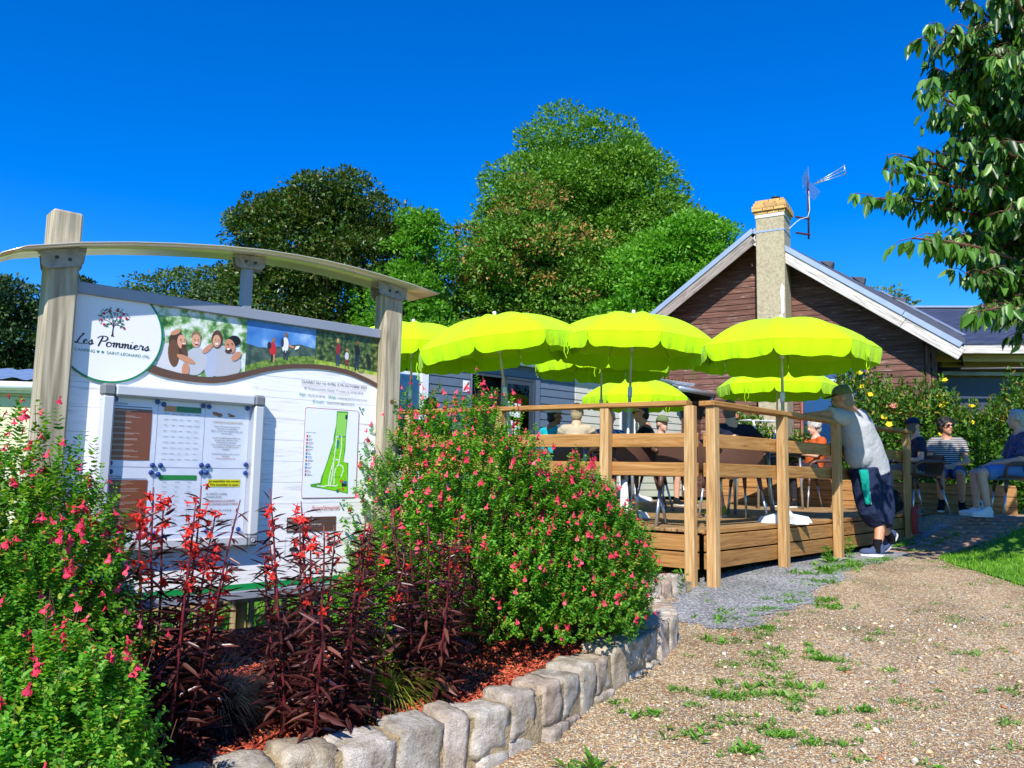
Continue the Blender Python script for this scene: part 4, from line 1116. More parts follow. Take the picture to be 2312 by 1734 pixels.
m_mag = mat_plain("blue_magnet", "#123c8c", .35, 0, .05, 30)
mgm = MB().lathe([(.0095, 0), (.0105, .004), (.009, .008), (.005, .0105), (.0001, .011)], 14).mesh("magnet", m_mag, True)
for (s, z) in [(.131, 1.546), (.291, 1.546), (.316, 1.538), (.478, 1.543), (.503, 1.541), (.673, 1.545), (.128, 1.296), (.131, 1.263), (.288, 1.290), (.319, 1.290), (.284, 1.261), (.312, 1.254), (.485, 1.294), (.512, 1.292), (.486, 1.263), (.509, 1.263), (.679, 1.300), (.679, 1.264), (.284, 1.018), (.313, 1.018), (.661, 1.022), (.522, 1.020)]:
    o = link("magnet", mgm)
    o.matrix_world = Matrix.Translation((-1.665, 3.012, SZ)) @ Matrix.Rotation(SANG, 4, 'Z') @ Matrix.Translation(sp(s, -.0185, z)) @ Matrix.Rotation(R(90), 4, 'X')
    pn = ["the brown price list", "the price table", "the other notices"][0 if s < .305 else 1 if s < .497 else 2] if False else (("brown price list", "price table", "bread order notice")[0 if s < .303 else 1 if s < .4965 else 2] if z > 1.28 else ("brown price list", "price table", "snack bar notice")[0 if s < .303 else 1 if s < .4965 else 2])
    row = "upper" if z > 1.28 else "lower"; edge = "top" if z > 1.5 or (1.24 < z < 1.28) else "bottom"
    tag(o, "blue magnet on the %s edge of the %s %s" % (edge, row, pn), "magnet", "blue magnets in the notice board")
flush_texts()

# =================================================================== TERRACE DECK with railing
DZ = .86
C0 = Vector((1.50, 6.22, 0)); RD = Vector((.691, .723, 0)).normalized(); LD = Vector((-.829, .560, 0)).normalized()
RN = Vector((RD.y, -RD.x, 0)); LN = Vector((-LD.y, LD.x, 0)) * -1   # outward normals
if LN.y > 0: LN = -LN
deck = empty("terrace_deck", (C0.x, C0.y, gz(C0.x, C0.y)), 0, "raised wooden cafe terrace with plank floor and post and rail balustrade", "terrace")
DO = Vector((C0.x, C0.y, gz(C0.x, C0.y)))
def dk(p): return Vector(p) - DO
m_deck = mat_wood("deck_pine", "#785028", "#a0733f", "#b78a54", 1.0, .6, .3, .10)
m_rail = mat_wood("rail_pine", "#85592a", "#ad7d43", "#c5965c", .9, .55, .3, .08)
m_postw = mat_wood("post_pine", "#8f6c42", "#b8925e", "#cfae80", 1.0, .6, .35, .06)
m_dboard = mat_wood("deck_board_worn", "#6b5133", "#9a7a50", "#b8976a", 1.0, .7, .4, .16)
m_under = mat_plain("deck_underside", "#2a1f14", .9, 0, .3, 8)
m_steel = mat_plain("screw_steel", "#8a8d90", .4, .8, .1, 30)

BL = 6.35; pitch = .108
t = .045
while t < 4.5:
    a = C0 + LD * t; b = a + RD * (BL + random.uniform(-.004, .004))
    plank("deck_board", dk((a.x, a.y, DZ - .013)), dk((b.x, b.y, DZ - .013)), .102, .026, m_dboard, deck, .004)
    t += pitch
for q in np.arange(.3, BL, .6):
    a = C0 + RD * q + LD * .05; b = a + LD * 4.4
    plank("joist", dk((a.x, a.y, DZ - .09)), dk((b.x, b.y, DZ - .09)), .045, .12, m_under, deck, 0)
# fascia: two boards on either face, hung below the floor
for (z0, z1) in ((.695, .818), (.558, .682)):
    a = C0 + RN * .016 + RD * .02; b = a + RD * 2.55
    plank("fascia_board", dk((a.x, a.y, (z0 + z1) / 2)), dk((b.x, b.y, (z0 + z1) / 2)), .026, z1 - z0, m_deck, deck, .003)
    a = C0 + RN * .016 + RD * 2.56; b = a + RD * 3.75
    plank("fascia_board", dk((a.x, a.y, (z0 + z1) / 2)), dk((b.x, b.y, (z0 + z1) / 2)), .026, z1 - z0, m_deck, deck, .003)
    a = C0 + LN * .016 + LD * .02; b = a + LD * 4.4
    plank("fascia_board", dk((a.x, a.y, (z0 + z1) / 2)), dk((b.x, b.y, (z0 + z1) / 2)), .026, z1 - z0, m_deck, deck, .003)
a = C0 + RN * .008 - RD * .0; b = a + RD * BL
plank("edge_board", dk((a.x, a.y, .8455)), dk((b.x, b.y, .8455)), .022, .034, m_deck, deck, .003)
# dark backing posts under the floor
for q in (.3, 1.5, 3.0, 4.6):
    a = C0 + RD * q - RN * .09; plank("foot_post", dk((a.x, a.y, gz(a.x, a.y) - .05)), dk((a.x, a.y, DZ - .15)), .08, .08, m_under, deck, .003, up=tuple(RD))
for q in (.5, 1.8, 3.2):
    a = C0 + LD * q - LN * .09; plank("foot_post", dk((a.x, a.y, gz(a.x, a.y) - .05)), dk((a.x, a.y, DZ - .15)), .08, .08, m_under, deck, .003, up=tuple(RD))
# posts
RT = 1.868
def rpost(p, ztop=RT - .042, w=.080, up=None):
    return plank("post", dk((p.x, p.y, gz(p.x, p.y) - .04)), dk((p.x, p.y, ztop)), w, w, m_postw, deck, .005, up=tuple(up or RD))
r_posts = [C0 + RN * .078 + RD * q for q in (.035, 1.27, 2.50, 4.66)]
l_posts = [C0 + LN * .078 + LD * q for q in (.06, .80, 1.88, 2.98)]
for p in r_posts: rpost(p)
for p in l_posts: rpost(p, up=LD)
# rails inside the posts
for (z0, z1) in ((1.503, 1.616), (1.270, 1.382)):
    for (q0, q1) in ((.02, 2.52), (2.525, 4.72)):
        a = C0 + RN * .016 + RD * q0; b = C0 + RN * .016 + RD * q1
        plank("guard_rail", dk((a.x, a.y, (z0 + z1) / 2)), dk((b.x, b.y, (z0 + z1) / 2)), .030, z1 - z0, m_rail, deck, .005)
    for (q0, q1) in ((.02, 1.9), (1.905, 3.6)):
        a = C0 + LN * .016 + LD * q0; b = C0 + LN * .016 + LD * q1
        plank("guard_rail", dk((a.x, a.y, (z0 + z1) / 2)), dk((b.x, b.y, (z0 + z1) / 2)), .030, z1 - z0, m_rail, deck, .005)
a = C0 + RN * .06 - RD * .03; b = C0 + RN * .06 + RD * 2.52; plank("handrail", dk((a.x, a.y, RT - .021)), dk((b.x, b.y, RT - .021)), .135, .040, m_rail, deck, .005)
a = C0 + RN * .06 + RD * 2.525; b = C0 + RN * .06 + RD * 4.74; plank("handrail", dk((a.x, a.y, RT - .021)), dk((b.x, b.y, RT - .021)), .135, .040, m_rail, deck, .005)
a = C0 + LN * .06 + LD * .075; b = C0 + LN * .06 + LD * 1.93; plank("handrail", dk((a.x, a.y, RT - .020)), dk((b.x, b.y, RT - .020)), .135, .040, m_rail, deck, .005)
a = C0 + LN * .06 + LD * 1.935; b = C0 + LN * .06 + LD * 3.7; plank("handrail", dk((a.x, a.y, RT - .020)), dk((b.x, b.y, RT - .020)), .135, .040, m_rail, deck, .005)

# screws on the guard rails near the posts
scm = MB().lathe([(.004, 0), (.003, .0015), (.0001, .002)], 6).mesh("screw", m_steel)
for q in (.62, 1.18, 1.36, 1.95, 2.42, 2.62):
    for z in (1.585, 1.532, 1.352, 1.3):
        p = C0 + RN * .0315 + RD * q
        o = link("screw", scm, deck); o.matrix_local = Matrix.Translation(dk((p.x, p.y, z))) @ RN.to_track_quat('Z', 'Y').to_matrix().to_4x4()

# =================================================================== bench planter at the far end of the terrace
bench = empty("planter_bench", (5.2, 10.9, .86), 0, "low wooden plank bench running along the hedge at the terrace end", "bench")
BA = Vector((3.0, 11.75, .86)); BB = Vector((6.72, 10.55, .80)); bo = Vector((5.2, 10.9, .86))
bd_ = (BB - BA).normalized(); bn = Vector((bd_.y, -bd_.x, 0)).normalized()
for k_, (z0, z1) in enumerate(((.0, .125), (.132, .257), (.264, .385))):
    plank("front_board", BA + bd_ * 0 - bo + Vector((0, 0, (z0 + z1) / 2)), BB - bo + Vector((0, 0, (z0 + z1) / 2)), .028, z1 - z0, m_deck, bench, .003)
for k_ in range(3):
    off = -bn * (.05 + k_ * .125)
    plank("seat_board", BA + off - bo + Vector((0, 0, .40)), BB + off - bo + Vector((0, 0, .40)), .118, .026, m_deck, bench, .004)
e0 = BB - bn * .02; e1 = BB - bn * .42
for (z0, z1) in ((.0, .125), (.132, .257), (.264, .385)):
    plank("end_board", e0 - bo + Vector((0, 0, (z0 + z1) / 2)), e1 - bo + Vector((0, 0, (z0 + z1) / 2)), .028, z1 - z0, m_deck, bench, .003)
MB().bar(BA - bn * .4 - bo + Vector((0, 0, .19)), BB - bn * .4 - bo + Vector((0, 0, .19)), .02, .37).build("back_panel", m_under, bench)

# =================================================================== parasols
def mat_fabric(name, col, dark):
    m, nt, b = newmat(name)
    mp = coords(nt, (1, 1, 1)); nz = nd(nt, "ShaderNodeTexNoise"); nz.inputs["Scale"].default_value = 900; nz.inputs["Detail"].default_value = 2; nt.links.new(mp.outputs[0], nz.inputs["Vector"])
    n2 = nd(nt, "ShaderNodeTexNoise"); n2.inputs["Scale"].default_value = 16; n2.inputs["Detail"].default_value = 4; n2.inputs["Distortion"].default_value = 1.5; nt.links.new(mp.outputs[0], n2.inputs["Vector"])
    ad = nd(nt, "ShaderNodeMath", operation='MULTIPLY_ADD'); ad.inputs[1].default_value = .06; nt.links.new(nz.outputs[0], ad.inputs[0]); nt.links.new(n2.outputs[0], ad.inputs[2])
    b.inputs["Base Color"].default_value = col; b.inputs["Roughness"].default_value = .85; b.inputs["Specular IOR Level"].default_value = .1
    b.inputs["Sheen Weight"].default_value = .1
    bump(nt, b, ad.outputs[0], .22, .02)
    tr = nd(nt, "ShaderNodeBsdfTranslucent"); tr.inputs[0].default_value = dark
    mx = nd(nt, "ShaderNodeMixShader"); mx.inputs[0].default_value = .10
    nt.links.new(b.outputs[0], mx.inputs[1]); nt.links.new(tr.outputs[0], mx.inputs[2]); nt.links.new(mx.outputs[0], nt.nodes["Material Output"].inputs[0])
    return m
m_lime = mat_fabric("lime_canvas", (.47, .80, .004, 1), (.30, .60, .004, 1))
m_pole = mat_plain("parasol_pole", "#cfd3d2", .35, .5, .06, 12)
m_white_pl = mat_plain("white_plastic", "#dfe3e6", .45, 0, .06, 10)
m_ribm = mat_plain("rib_steel", "#a9b39a", .45, .5, .1, 20)
PR = .865; NR = 8; DH = .315

def canopy_mesh():
    sub = 8; rings = 11; V = []; Fq = []
    n = NR * sub
    V.append((0, 0, DH))
    for i in range(1, rings + 1):
        f = i / rings
        for k in range(n):
            th = 2 * math.pi * k / n; loc = (k % sub) / sub; la = (loc - .5) * math.pi / 4
            ch = math.cos(math.pi / 8) / math.cos(la)
            r_ = PR * f * (1 + (ch - 1) * .9 * f)
            z = DH * (1 - f ** 2.45) - .028 * math.sin(math.pi * loc) * math.sin(math.pi * min(1, f * .95)) + .006 * math.sin(9 * f + k) * f * math.sin(math.pi * loc)
            V.append((r_ * math.cos(th), r_ * math.sin(th), z))
    F3 = [(0, 1 + k, 1 + (k + 1) % n) for k in range(n)]
    for i in range(rings - 1):
        for k in range(n):
            a = 1 + i * n; b = a + n
            Fq.append((a + k, b + k, b + (k + 1) % n, a + (k + 1) % n))
    return MB().add(V, F3 + Fq).mesh("canopy", m_lime, True)
def flap_mesh(seed):
    """one hanging valance panel between two ribs, with U shaped cut-backs at the ribs"""
    r_ = random.Random(seed); nu, nv = 30, 7; V = []; F_ = []
    a0 = Vector((PR, 0)); a1 = Vector((PR * math.cos(math.pi / 4), PR * math.sin(math.pi / 4))); nn = (a0 + a1).normalized()
    ph = [r_.uniform(0, 6.28) for _ in range(4)]
    for i in range(nu + 1):
        u = i / nu; p = a0.lerp(a1, u)
        loc = u; ch = math.cos(math.pi / 8) / math.cos((loc - .5) * math.pi / 4); p = p.normalized() * PR * (1 + (ch - 1) * .9) * .999
        e = min(u, 1 - u)
        h = .15 * (.5 + .5 * min(1, (e / .11)) ** .5) + .006 * math.sin(u * 14 + ph[0])
        for j in range(nv + 1):
            w = j / nv
            rip = (.007 * math.sin(u * 17 + ph[1]) + .0045 * math.sin(u * 43 + ph[2]) + .003 * math.sin(u * 75 + ph[3])) * w ** .8 * (.5 + min(1, e * 6) * .5)
            sl = -.02 * w * w + .012 * w
            q = p + nn * (rip + sl)
            V.append((q.x, q.y, .002 - h * w))
    for i in range(nu):
        for j in range(nv):
            a = i * (nv + 1) + j; F_.append((a, a + 1, a + nv + 2, a + nv + 1))
    return MB().add(V, F_).mesh("valance_flap", m_lime, True)
can_me = canopy_mesh(); flaps = [flap_mesh(k) for k in range(5)]
rib_mb = MB()
prof = [(PR * f * 1.0, 0, DH * (1 - f ** 2.45) - .006) for f in np.linspace(.03, .995, 9)]
rib_me = rib_mb.tube(prof, .0035, 5).mesh("rib", m_ribm)
str_me = MB().tube([(.02, 0, DH - .34), (PR * .5, 0, DH * (1 - .5 ** 2.05) - .008)], .003, 5).mesh("stretcher", m_ribm)
tie_me = MB().tube([(0, 0, 0), (.012, .004, -.07), (-.006, .0, -.15), (.01, -.006, -.21)], .004, 5).mesh("tie_cord", m_lime)
tie_me2 = MB().tube([(0, 0, 0), (-.014, .004, -.06), (-.004, .0, -.13), (-.02, .004, -.17)], .004, 5).mesh("tie_cord", m_lime)
fin_me = MB().lathe([(.018, -.006), (.019, .03), (.016, .045), (.0001, .048)], 12).mesh("finial", m_white_pl, True)

def parasol(name_label, base, apex_z, lean=(0, 0), spin=0.0, ties=()):
    """base: foot on the deck; lean: x and y offset per metre of height"""
    u = empty("parasol", base, 0, name_label, "parasol", "lime green parasols on the terrace")
    H = apex_z - base[2]
    up = Vector((lean[0], lean[1], 1)).normalized()
    Q = Vector((0, 0, 1)).rotation_difference(up).to_matrix().to_4x4()
    rim = H - DH
    top = Q @ Matrix.Translation((0, 0, rim)) @ Matrix.Rotation(spin, 4, 'Z')
    c = link("canopy", can_me, u); c.matrix_local = top
    for k in range(NR):
        rot = Matrix.Rotation(k * math.pi / 4, 4, 'Z')
        f = link("valance_flap", flaps[(k * 3 + int(spin * 10)) % 5], u); f.matrix_local = top @ rot
        r_ = link("rib", rib_me, u); r_.matrix_local = top @ rot
        s_ = link("stretcher", str_me, u); s_.matrix_local = top @ rot
    for k in ties:
        for me in (tie_me, tie_me2):
            tt = link("tie_cord", me, u); an = k * math.pi / 4 + (.28 if me is tie_me else .36)
            tt.matrix_local = top @ Matrix.Translation((PR * .96 * math.cos(an), PR * .96 * math.sin(an), -.06))
    MB().tube([Q @ Vector((0, 0, .02)), Q @ Vector((0, 0, H * .62))], .0165, 12).build("lower_pole", m_pole, u, True)
    MB().tube([Q @ Vector((0, 0, H * .6)), Q @ Vector((0, 0, H - .01))], .0125, 12).build("upper_pole", m_pole, u, True)
    MB().tube([Q @ Vector((0, 0, H * .585)), Q @ Vector((0, 0, H * .635))], .023, 12).build("pole_clamp", m_white_pl, u, True)
    MB().tube([Q @ Vector((0, 0, H - .38)), Q @ Vector((0, 0, H - .31))], .021, 10).build("runner", m_white_pl, u, True)
    f = link("finial", fin_me, u); f.matrix_local = Q @ Matrix.Translation((0, 0, H))
    return u
def parasol_base(p, label, rz=.4):
    b = empty("parasol_stand", p, rz, label, "parasol stand", "white plastic parasol stands")
    for k in range(4):
        v = [(.05, -.05, 0), (.25, -.075, 0), (.25, .075, 0), (.05, .05, 0), (.05, -.04, .085), (.225, -.05, .055), (.225, .05, .055), (.05, .04, .085)]
        o = MB().add(v, [(0, 3, 2, 1), (4, 5, 6, 7), (0, 1, 5, 4), (1, 2, 6, 5), (2, 3, 7, 6), (3, 0, 4, 7)]).build("foot", m_white_pl, b); o.rotation_euler = (0, 0, k * math.pi / 2)
    MB().lathe([(.075, .0), (.075, .085), (.045, .12), (.036, .30), (.030, .31), (.030, .36), (.0185, .365)], 16).build("socket", m_white_pl, b, True)
    return b
UM = [("lime parasol standing by the railing in front of the brown chimney", (2.56, 7.42, DZ), 2.775, (0.0, 0.0), .38, (3, 6)),
      ("lime parasol behind the railing corner, between two others, cords hanging at its side", (1.13, 7.85, DZ), 2.885, (.042, 0), .15, (7, 2)),
      ("lime parasol leaning on a tilted pole in front of the dark cafe doorway", (.12, 7.86, DZ), 2.86, (-.155, -.02), .52, (6, 3)),
      ("lime parasol partly hidden by the sign post, before the white framed window", (-1.14, 8.72, DZ), 2.91, (.01, 0), .2, ()),
      ("lime parasol low behind two others, before the grey and cream cladding", (1.10, 9.65, DZ), 2.93, (0, 0), .3, (5,)),
      ("farthest lime parasol seen just above the handrail before the cream cladding", (1.95, 12.25, DZ), 2.74, (0, 0), .1, (6,)),
      ("lime parasol near the house wall, its top edge hidden by the one before the chimney", (3.92, 11.6, DZ), 2.90, (0, 0), .42, (4,))]
BLAB = ["white plastic parasol stand on the deck edge beside the navy shirted man's chair", "white parasol stand under the parasol behind the railing corner", "white parasol stand under the leaning parasol", "white parasol stand under the parasol by the window", "white parasol stand among the tables before the grey cladding", "white parasol stand below the farthest parasol", "white parasol stand farther back near the plank bench"]
for k_, a in enumerate(UM):
    parasol(*a)
    parasol_base(a[1], BLAB[k_], .3 + k_ * .5)

# =================================================================== tables and chairs
m_shell = mat_plain("chair_resin", "#5a3f35", .45, 0, .08, 9, objvar=.06)
m_alu2 = mat_plain("chair_aluminium", "#c6c9cc", .3, .8, .08, 20)
m_table = mat_plain("table_top_resin", "#4b3a32", .4, 0, .1, 9)
def make_chair():
    c = empty("terrace_chair", (0, 0, 0), 0, "brown resin terrace chair", "chair", "brown terrace chairs on aluminium legs")
    # one-piece shell: seat sweeping up into the back, with arms
    nu, nv = 12, 14; V = []; F_ = []
    path = [(.25, .43), (.22, .452), (.12, .45), (0, .438), (-.10, .432), (-.18, .44), (-.225, .48), (-.25, .53), (-.262, .58), (-.272, .63), (-.282, .68), (-.288, .715)]
    wid = [.225, .24, .25, .25, .245, .24, .245, .25, .25, .245, .235, .2]
    for i, (y, z) in enumerate(path):
        for j in range(nv + 1):
            x = (j / nv * 2 - 1); 
            lift = .03 * x * x if i < 6 else 0
            fw = .05 * x * x if i >= 6 else 0
            V.append((x * wid[i], y + fw, z + lift))
    for i in range(len(path) - 1):
        for j in range(nv): a = i * (nv + 1) + j; F_.append((a, a + 1, a + nv + 2, a + nv + 1))
    o = MB().add(V, F_).build("shell", m_shell, c, True)
    so = o.modifiers.new("thick", 'SOLIDIFY'); so.thickness = .014
    for s_ in (-1, 1):
        MB().tube([(s_ * .235, -.235, .62), (s_ * .27, -.15, .635), (s_ * .285, .0, .635), (s_ * .28, .12, .63), (s_ * .265, .18, .60), (s_ * .25, .19, .55), (s_ * .24, .2, .46)], [.018, .02, .022, .022, .02, .018, .018], 8).build("armrest", m_shell, c, True)
        for f_ in (-1, 1):
            top = (s_ * .20, .17 if f_ > 0 else -.16, .44); bot = (s_ * .245, .235 if f_ > 0 else -.27, .0)
            mid = tuple(top[k] + (bot[k] - top[k]) * .3 for k in range(3))
            l = MB().tube([mid, bot], .0125, 8).build("leg", m_alu2, c, True)
            MB().tube([top, tuple(top[k] + (bot[k] - top[k]) * .32 for k in range(3))], [.026, .017], 8).build("leg_socket", m_shell, l, True)
    return c
chair0 = make_chair()
chairs = [((1.50, 6.78, DZ), 12, "brown resin terrace chair just inside the railing corner posts"), ((2.14, 7.68, DZ), -6, "brown terrace chair the man in navy sits on"), ((2.72, 9.0, DZ), -165, "brown terrace chair across the table from the man in navy"), ((1.66, 9.62, DZ), -88, "brown terrace chair the man in black sits on"), ((.55, 10.5, DZ), 55, "brown terrace chair the man in turquoise sits on"), ((.79, 9.55, DZ), 15, "brown terrace chair below the person with short grey hair"),
          ((1.34, 10.7, DZ), 178, "brown terrace chair below the person in the blue flowered shirt"), ((2.12, 11.1, DZ), 150, "brown terrace chair below the person in the olive cap"), ((4.16, 10.9, DZ), -100, "brown terrace chair the curly haired woman sits on"), ((4.98, 9.75, DZ), -100, "brown terrace chair of the child in the navy cap"), ((6.02, 9.42, gz(6.02, 9.42) + .02), -75, "brown chair on the paving, holding the woman in the blue blouse"), ((-.95, 9.4, DZ), 20, "brown terrace chair before the window, behind the flowering shrub"), ((1.02, 7.0, DZ), -20, "empty brown terrace chair behind the guard rail, next to the corner chair")]
for i, (p, a, lab) in enumerate(chairs):
    c = chair0 if i == 0 else copy_tree(chair0)
    c.location = p; c.rotation_euler = (0, 0, -R(a)); c["label"] = lab
def make_table():
    t = empty("terrace_table", (0, 0, 0), 0, "square dark resin terrace table", "table", "square terrace tables")
    MB().box((0, 0, .725), (.72, .72, .028), .008).build("table_top", m_table, t)
    MB().box((0, 0, .695), (.62, .62, .03), .004).build("apron", m_table, t)
    for sx in (-1, 1):
        for sy in (-1, 1): MB().tube([(sx * .29, sy * .29, .69), (sx * .31, sy * .31, 0)], .016, 8).build("leg", m_alu2, t, True)
    return t
tab0 = make_table()
for i, (p, a, lab) in enumerate([((2.30, 8.38, DZ), 20, "dark square table in front of the man in navy"), ((1.08, 10.08, DZ), 30, "dark square table between the man in black and the man in turquoise"), ((.75, 7.65, DZ), 35, "dark square table behind the guard rail near the leaning parasol"), ((3.45, 10.6, DZ), 10, "dark square table before the curly haired woman"), ((-.75, 10.1, DZ), 20, "dark square table before the white framed window")]):
    t = tab0 if i == 0 else copy_tree(tab0)
    t.location = p; t.rotation_euler = (0, 0, R(a)); t["label"] = lab
# things on the tables
m_bookp = mat_plain("book_pages", "#d9cfae", .8, 0, .1, 60); m_cover = mat_plain("book_cover", "#b5b09a", .6, 0, .2, 20)
bk = empty("book", (2.42, 8.15, DZ + .739), .4, "thick closed book lying on the table before the man in navy", "book")
MB().box((0, 0, .018), (.2, .14, .03), .002).build("pages", m_bookp, bk); MB().box((0, 0, .035), (.208, .148, .003)).build("cover", m_cover, bk); MB().box((0, 0, .0015), (.208, .148, .003)).build("cover", m_cover, bk)
m_glassd = mat_glass("tumbler_glass", (.93, .96, .97), .9)
for (x, y, lab) in ((1.0, 9.95, "clear drinking glass on the table by the man in black"), (1.2, 10.2, "second clear drinking glass on the table by the man in black")):
    o = MB().lathe([(.03, 0), (.034, .11), (.032, .11), (.028, .006), (.0001, .006)], 14).build("drinking_glass", m_glassd, None, True, loc=(x, y, DZ + .739)); tag(o, lab, "glass", "glasses on the tables")

# bag hanging on the end post, football and shoes by the bench
m_red = mat_plain("red_nylon", "#a8322c", .7, 0, .15, 20, .3, 80); m_greyn = mat_plain("grey_mesh", "#6e6864", .8, 0, .2, 60, .4, 200)
pp = r_posts[3] + RN * .06
bag = empty("hanging_bag", (pp.x, pp.y, gz(pp.x, pp.y) + .06), math.atan2(RN.y, RN.x) + math.pi / 2, "red and grey bag hanging at the foot of the end railing post", "bag")
sh = [(-.085, 0), (.085, 0), (.10, .05), (.09, .24), (.05, .31), (-.05, .31), (-.09, .24), (-.10, .05)]
MB().prism(sh, -.05, .0).build("body", m_red, bag); MB().prism([(x * .62, .025 + z * .55) for x, z in sh], -.066, -.05).build("pocket", m_greyn, bag); MB().prism([(x * .6, .215 + z * .25) for x, z in sh], -.064, -.05).build("flap", m_greyn, bag)
MB().tube([(.07, -.02, .28), (.11, -.03, .24), (.12, -.03, .17), (.1, -.02, .12)], .008, 6).build("cord", m_red, bag, True); MB().tube([(-.05, -.02, .3), (0, -.03, .345), (.05, -.02, .3)], .007, 6).build("handle", m_red, bag, True)

ball = MB().ell((0, 0, .1), (.1, .1, .1), 20, 14)
m_ball = mat_plain("ball_white", "#d8d6d0", .5, 0, .05, 10); m_ballk = mat_plain("ball_black", "#1c1c1e", .5, 0, .05, 10)
bx = empty("football", (5.92, 9.98, gz(5.92, 9.98) + .01), 0, "black and white football lying below the plank bench", "ball")
ball.build("shell", m_ball, bx, True)
for d in [(0, 0, 1), (.89, 0, .45), (.28, .85, .45), (-.72, .53, .45), (-.72, -.53, .45), (.28, -.85, .45), (.72, .53, -.45), (-.28, .85, -.45), (-.89, 0, -.45), (-.28, -.85, -.45), (.72, -.53, -.45)]:
    q = Vector(d).normalized(); o = MB().lathe([(.036, -.0035), (.03, .0005), (.0001, .003)], 5).build("patch", m_ballk, bx); o.matrix_local = Matrix.Translation(Vector((0, 0, .1)) + q * .0985) @ q.to_track_quat('Z', 'Y').to_matrix().to_4x4()

# low picket fence behind the bed
m_pick = mat_wood("picket_wood", "#6b5a3e", "#9c875f", "#bba982", 1.0, .8, .4, .15)
FA = Vector((-3.3, 3.35, 0)); FB = Vector((.78, 5.85, 0)); fd = (FB - FA).normalized(); FL = (FB - FA).length
fence = empty("picket_fence", (FA.x, FA.y, gz(FA.x, FA.y)), 0, "low weathered picket fence behind the flower bed and sign", "fence")
fo_ = Vector((FA.x, FA.y, gz(FA.x, FA.y))); fr_ = math.atan2(fd.y, fd.x)
pk = MB().prism([(-.028, 0), (.028, 0), (.028, .74), (.0, .79), (-.028, .74)], -.009, .009)
pk.v = [(z, x, y) for (x, y, z) in pk.v]
pk_me = pk.mesh("picket", m_pick)
s = .03
while s < FL:
    p = FA + fd * s; z0 = gz(p.x, p.y) + .04
    o = link("picket", pk_me, fence); 
    o.matrix_local = Matrix.Translation(Vector((p.x, p.y, z0 + random.uniform(-.015, .015))) - fo_) @ Matrix.Rotation(fr_, 4, 'Z') @ Matrix.Rotation(R(-90), 4, 'Y')
    s += .095 + random.uniform(-.006, .006)
for hz in (.25, .6):
    a = FA + Vector((fd.y, -fd.x, 0)) * -.026; b = FB + Vector((fd.y, -fd.x, 0)) * -.026
    plank("fence_rail", Vector((a.x, a.y, gz(a.x, a.y) + hz)) - fo_, Vector((b.x, b.y, gz(b.x, b.y) + hz)) - fo_, .03, .06, m_pick, fence, .003)
for s in (.9, 2.15, 3.5):
    p = FA + fd * s + Vector((-fd.y, fd.x, 0)) * .07; plank("fence_post", Vector((p.x, p.y, gz(p.x, p.y) - .05)) - fo_, Vector((p.x, p.y, gz(p.x, p.y) + .82)) - fo_, .07, .07, m_pick, fence, .004, up=tuple(fd))

# =================================================================== BROWN TIMBER HOUSE
GL_ = Vector((.862, -.508, 0)).normalized()      # along the gable wall, to the right
GM = Vector((-.508, -.862, 0)).normalized()      # gable normal, towards the terrace
GP = Vector((5.219, 15.5, 0))                    # s = 0
HB_ = .8
house = empty("timber_house", (GP.x, GP.y, HB_), math.atan2(GL_.y, GL_.x), "brown weatherboard gable house with big rendered chimney and white bargeboards", "house")
# local axes: x along the wall, y into the house, z up
m_hbrown = mat_wood("weatherboard_brown", "#3e2820", "#66463a", "#7d5a4c", 1.0, .8, .5, .16, "#a08c84", .565)
m_barge = mat_wood("bargeboard_white", "#7d766c", "#c4beb4", "#d9d5ce", .8, .75, .5, .05, "#6f675c", .62)
m_bargel = mat_wood("bargeboard_worn", "#6a6058", "#93887e", "#b5aca2", .8, .8, .5, .05, "#5a5048", .56)
m_zinc = mat_plain("zinc_flashing", "#b4bcc6", .35, .6, .08, 6)
m_render = mat_plain("roughcast_render", "#b5a98a", .95, 0, .3, 26, 1.0, 150)
m_patch = mat_plain("bare_cement", "#d2cfc6", .9, 0, .1, 20, .5, 80)
m_cbrick = mat_plain("chimney_brick", "#c9a062", .85, 0, .2, 20, .5, 80, objvar=.22)
m_hdark = mat_plain("soffit_brown", "#4a2f28", .85, 0, .2, 10)
m_tile = mat_plain("corrugated_roof", "#4a4d55", .7, 0, .25, 8, .3, 60)
m_slate = None
def hz(z): return z - HB_
AP = -.28; SL = .722; OV = .5; ZAP = 6.12
def roofz(s, z0=ZAP): return z0 - SL * abs(s - AP)
WL, WR = -3.35, 2.62
# weatherboards, each one a piece; gaps for the windows and chimney
zc = .82; bp_ = .1155
winr = [(.45, 1.69, 1.55, 3.45)]
while zc < 5.9:
    zt = zc + .112
    half = (ZAP - .11 - zc) / SL
    s0 = max(WL, AP - half); s1 = min(WR, AP + half)
    if s1 - s0 > .1:
        segs = [(s0, s1)]
        for (a, b, z0, z1) in winr + [(-.21, .335, 0, 9)]:
            ns = []
            for (p, q) in segs:
                if z1 <= zc or z0 >= zt or b <= p or a >= q: ns.append((p, q)); continue
                if a > p: ns.append((p, a))
                if b < q: ns.append((b, q))
            segs = ns
        for (p, q) in segs:
            cuts = [p]
            while q - cuts[-1] > 2.6: cuts.append(cuts[-1] + random.uniform(1.3, 2.2))
            cuts.append(q)
            for a, b in zip(cuts[:-1], cuts[1:]):
                if b - a < .04: continue
                plank("weatherboard", (a + .002, -.012, hz(zc + .058)), (b - .002, -.012, hz(zc + .058)), .020, .122, m_hbrown, house, .003, twist=R(-7))
    zc += bp_
# wall core
MB().prism([(WL, 0), (WR, 0), (WR, hz(roofz(WR)) - .2), (AP, hz(ZAP) - .2), (WL, hz(roofz(WL)) - .2)], .02, 7.5).build("wall_core", m_hdark, house)
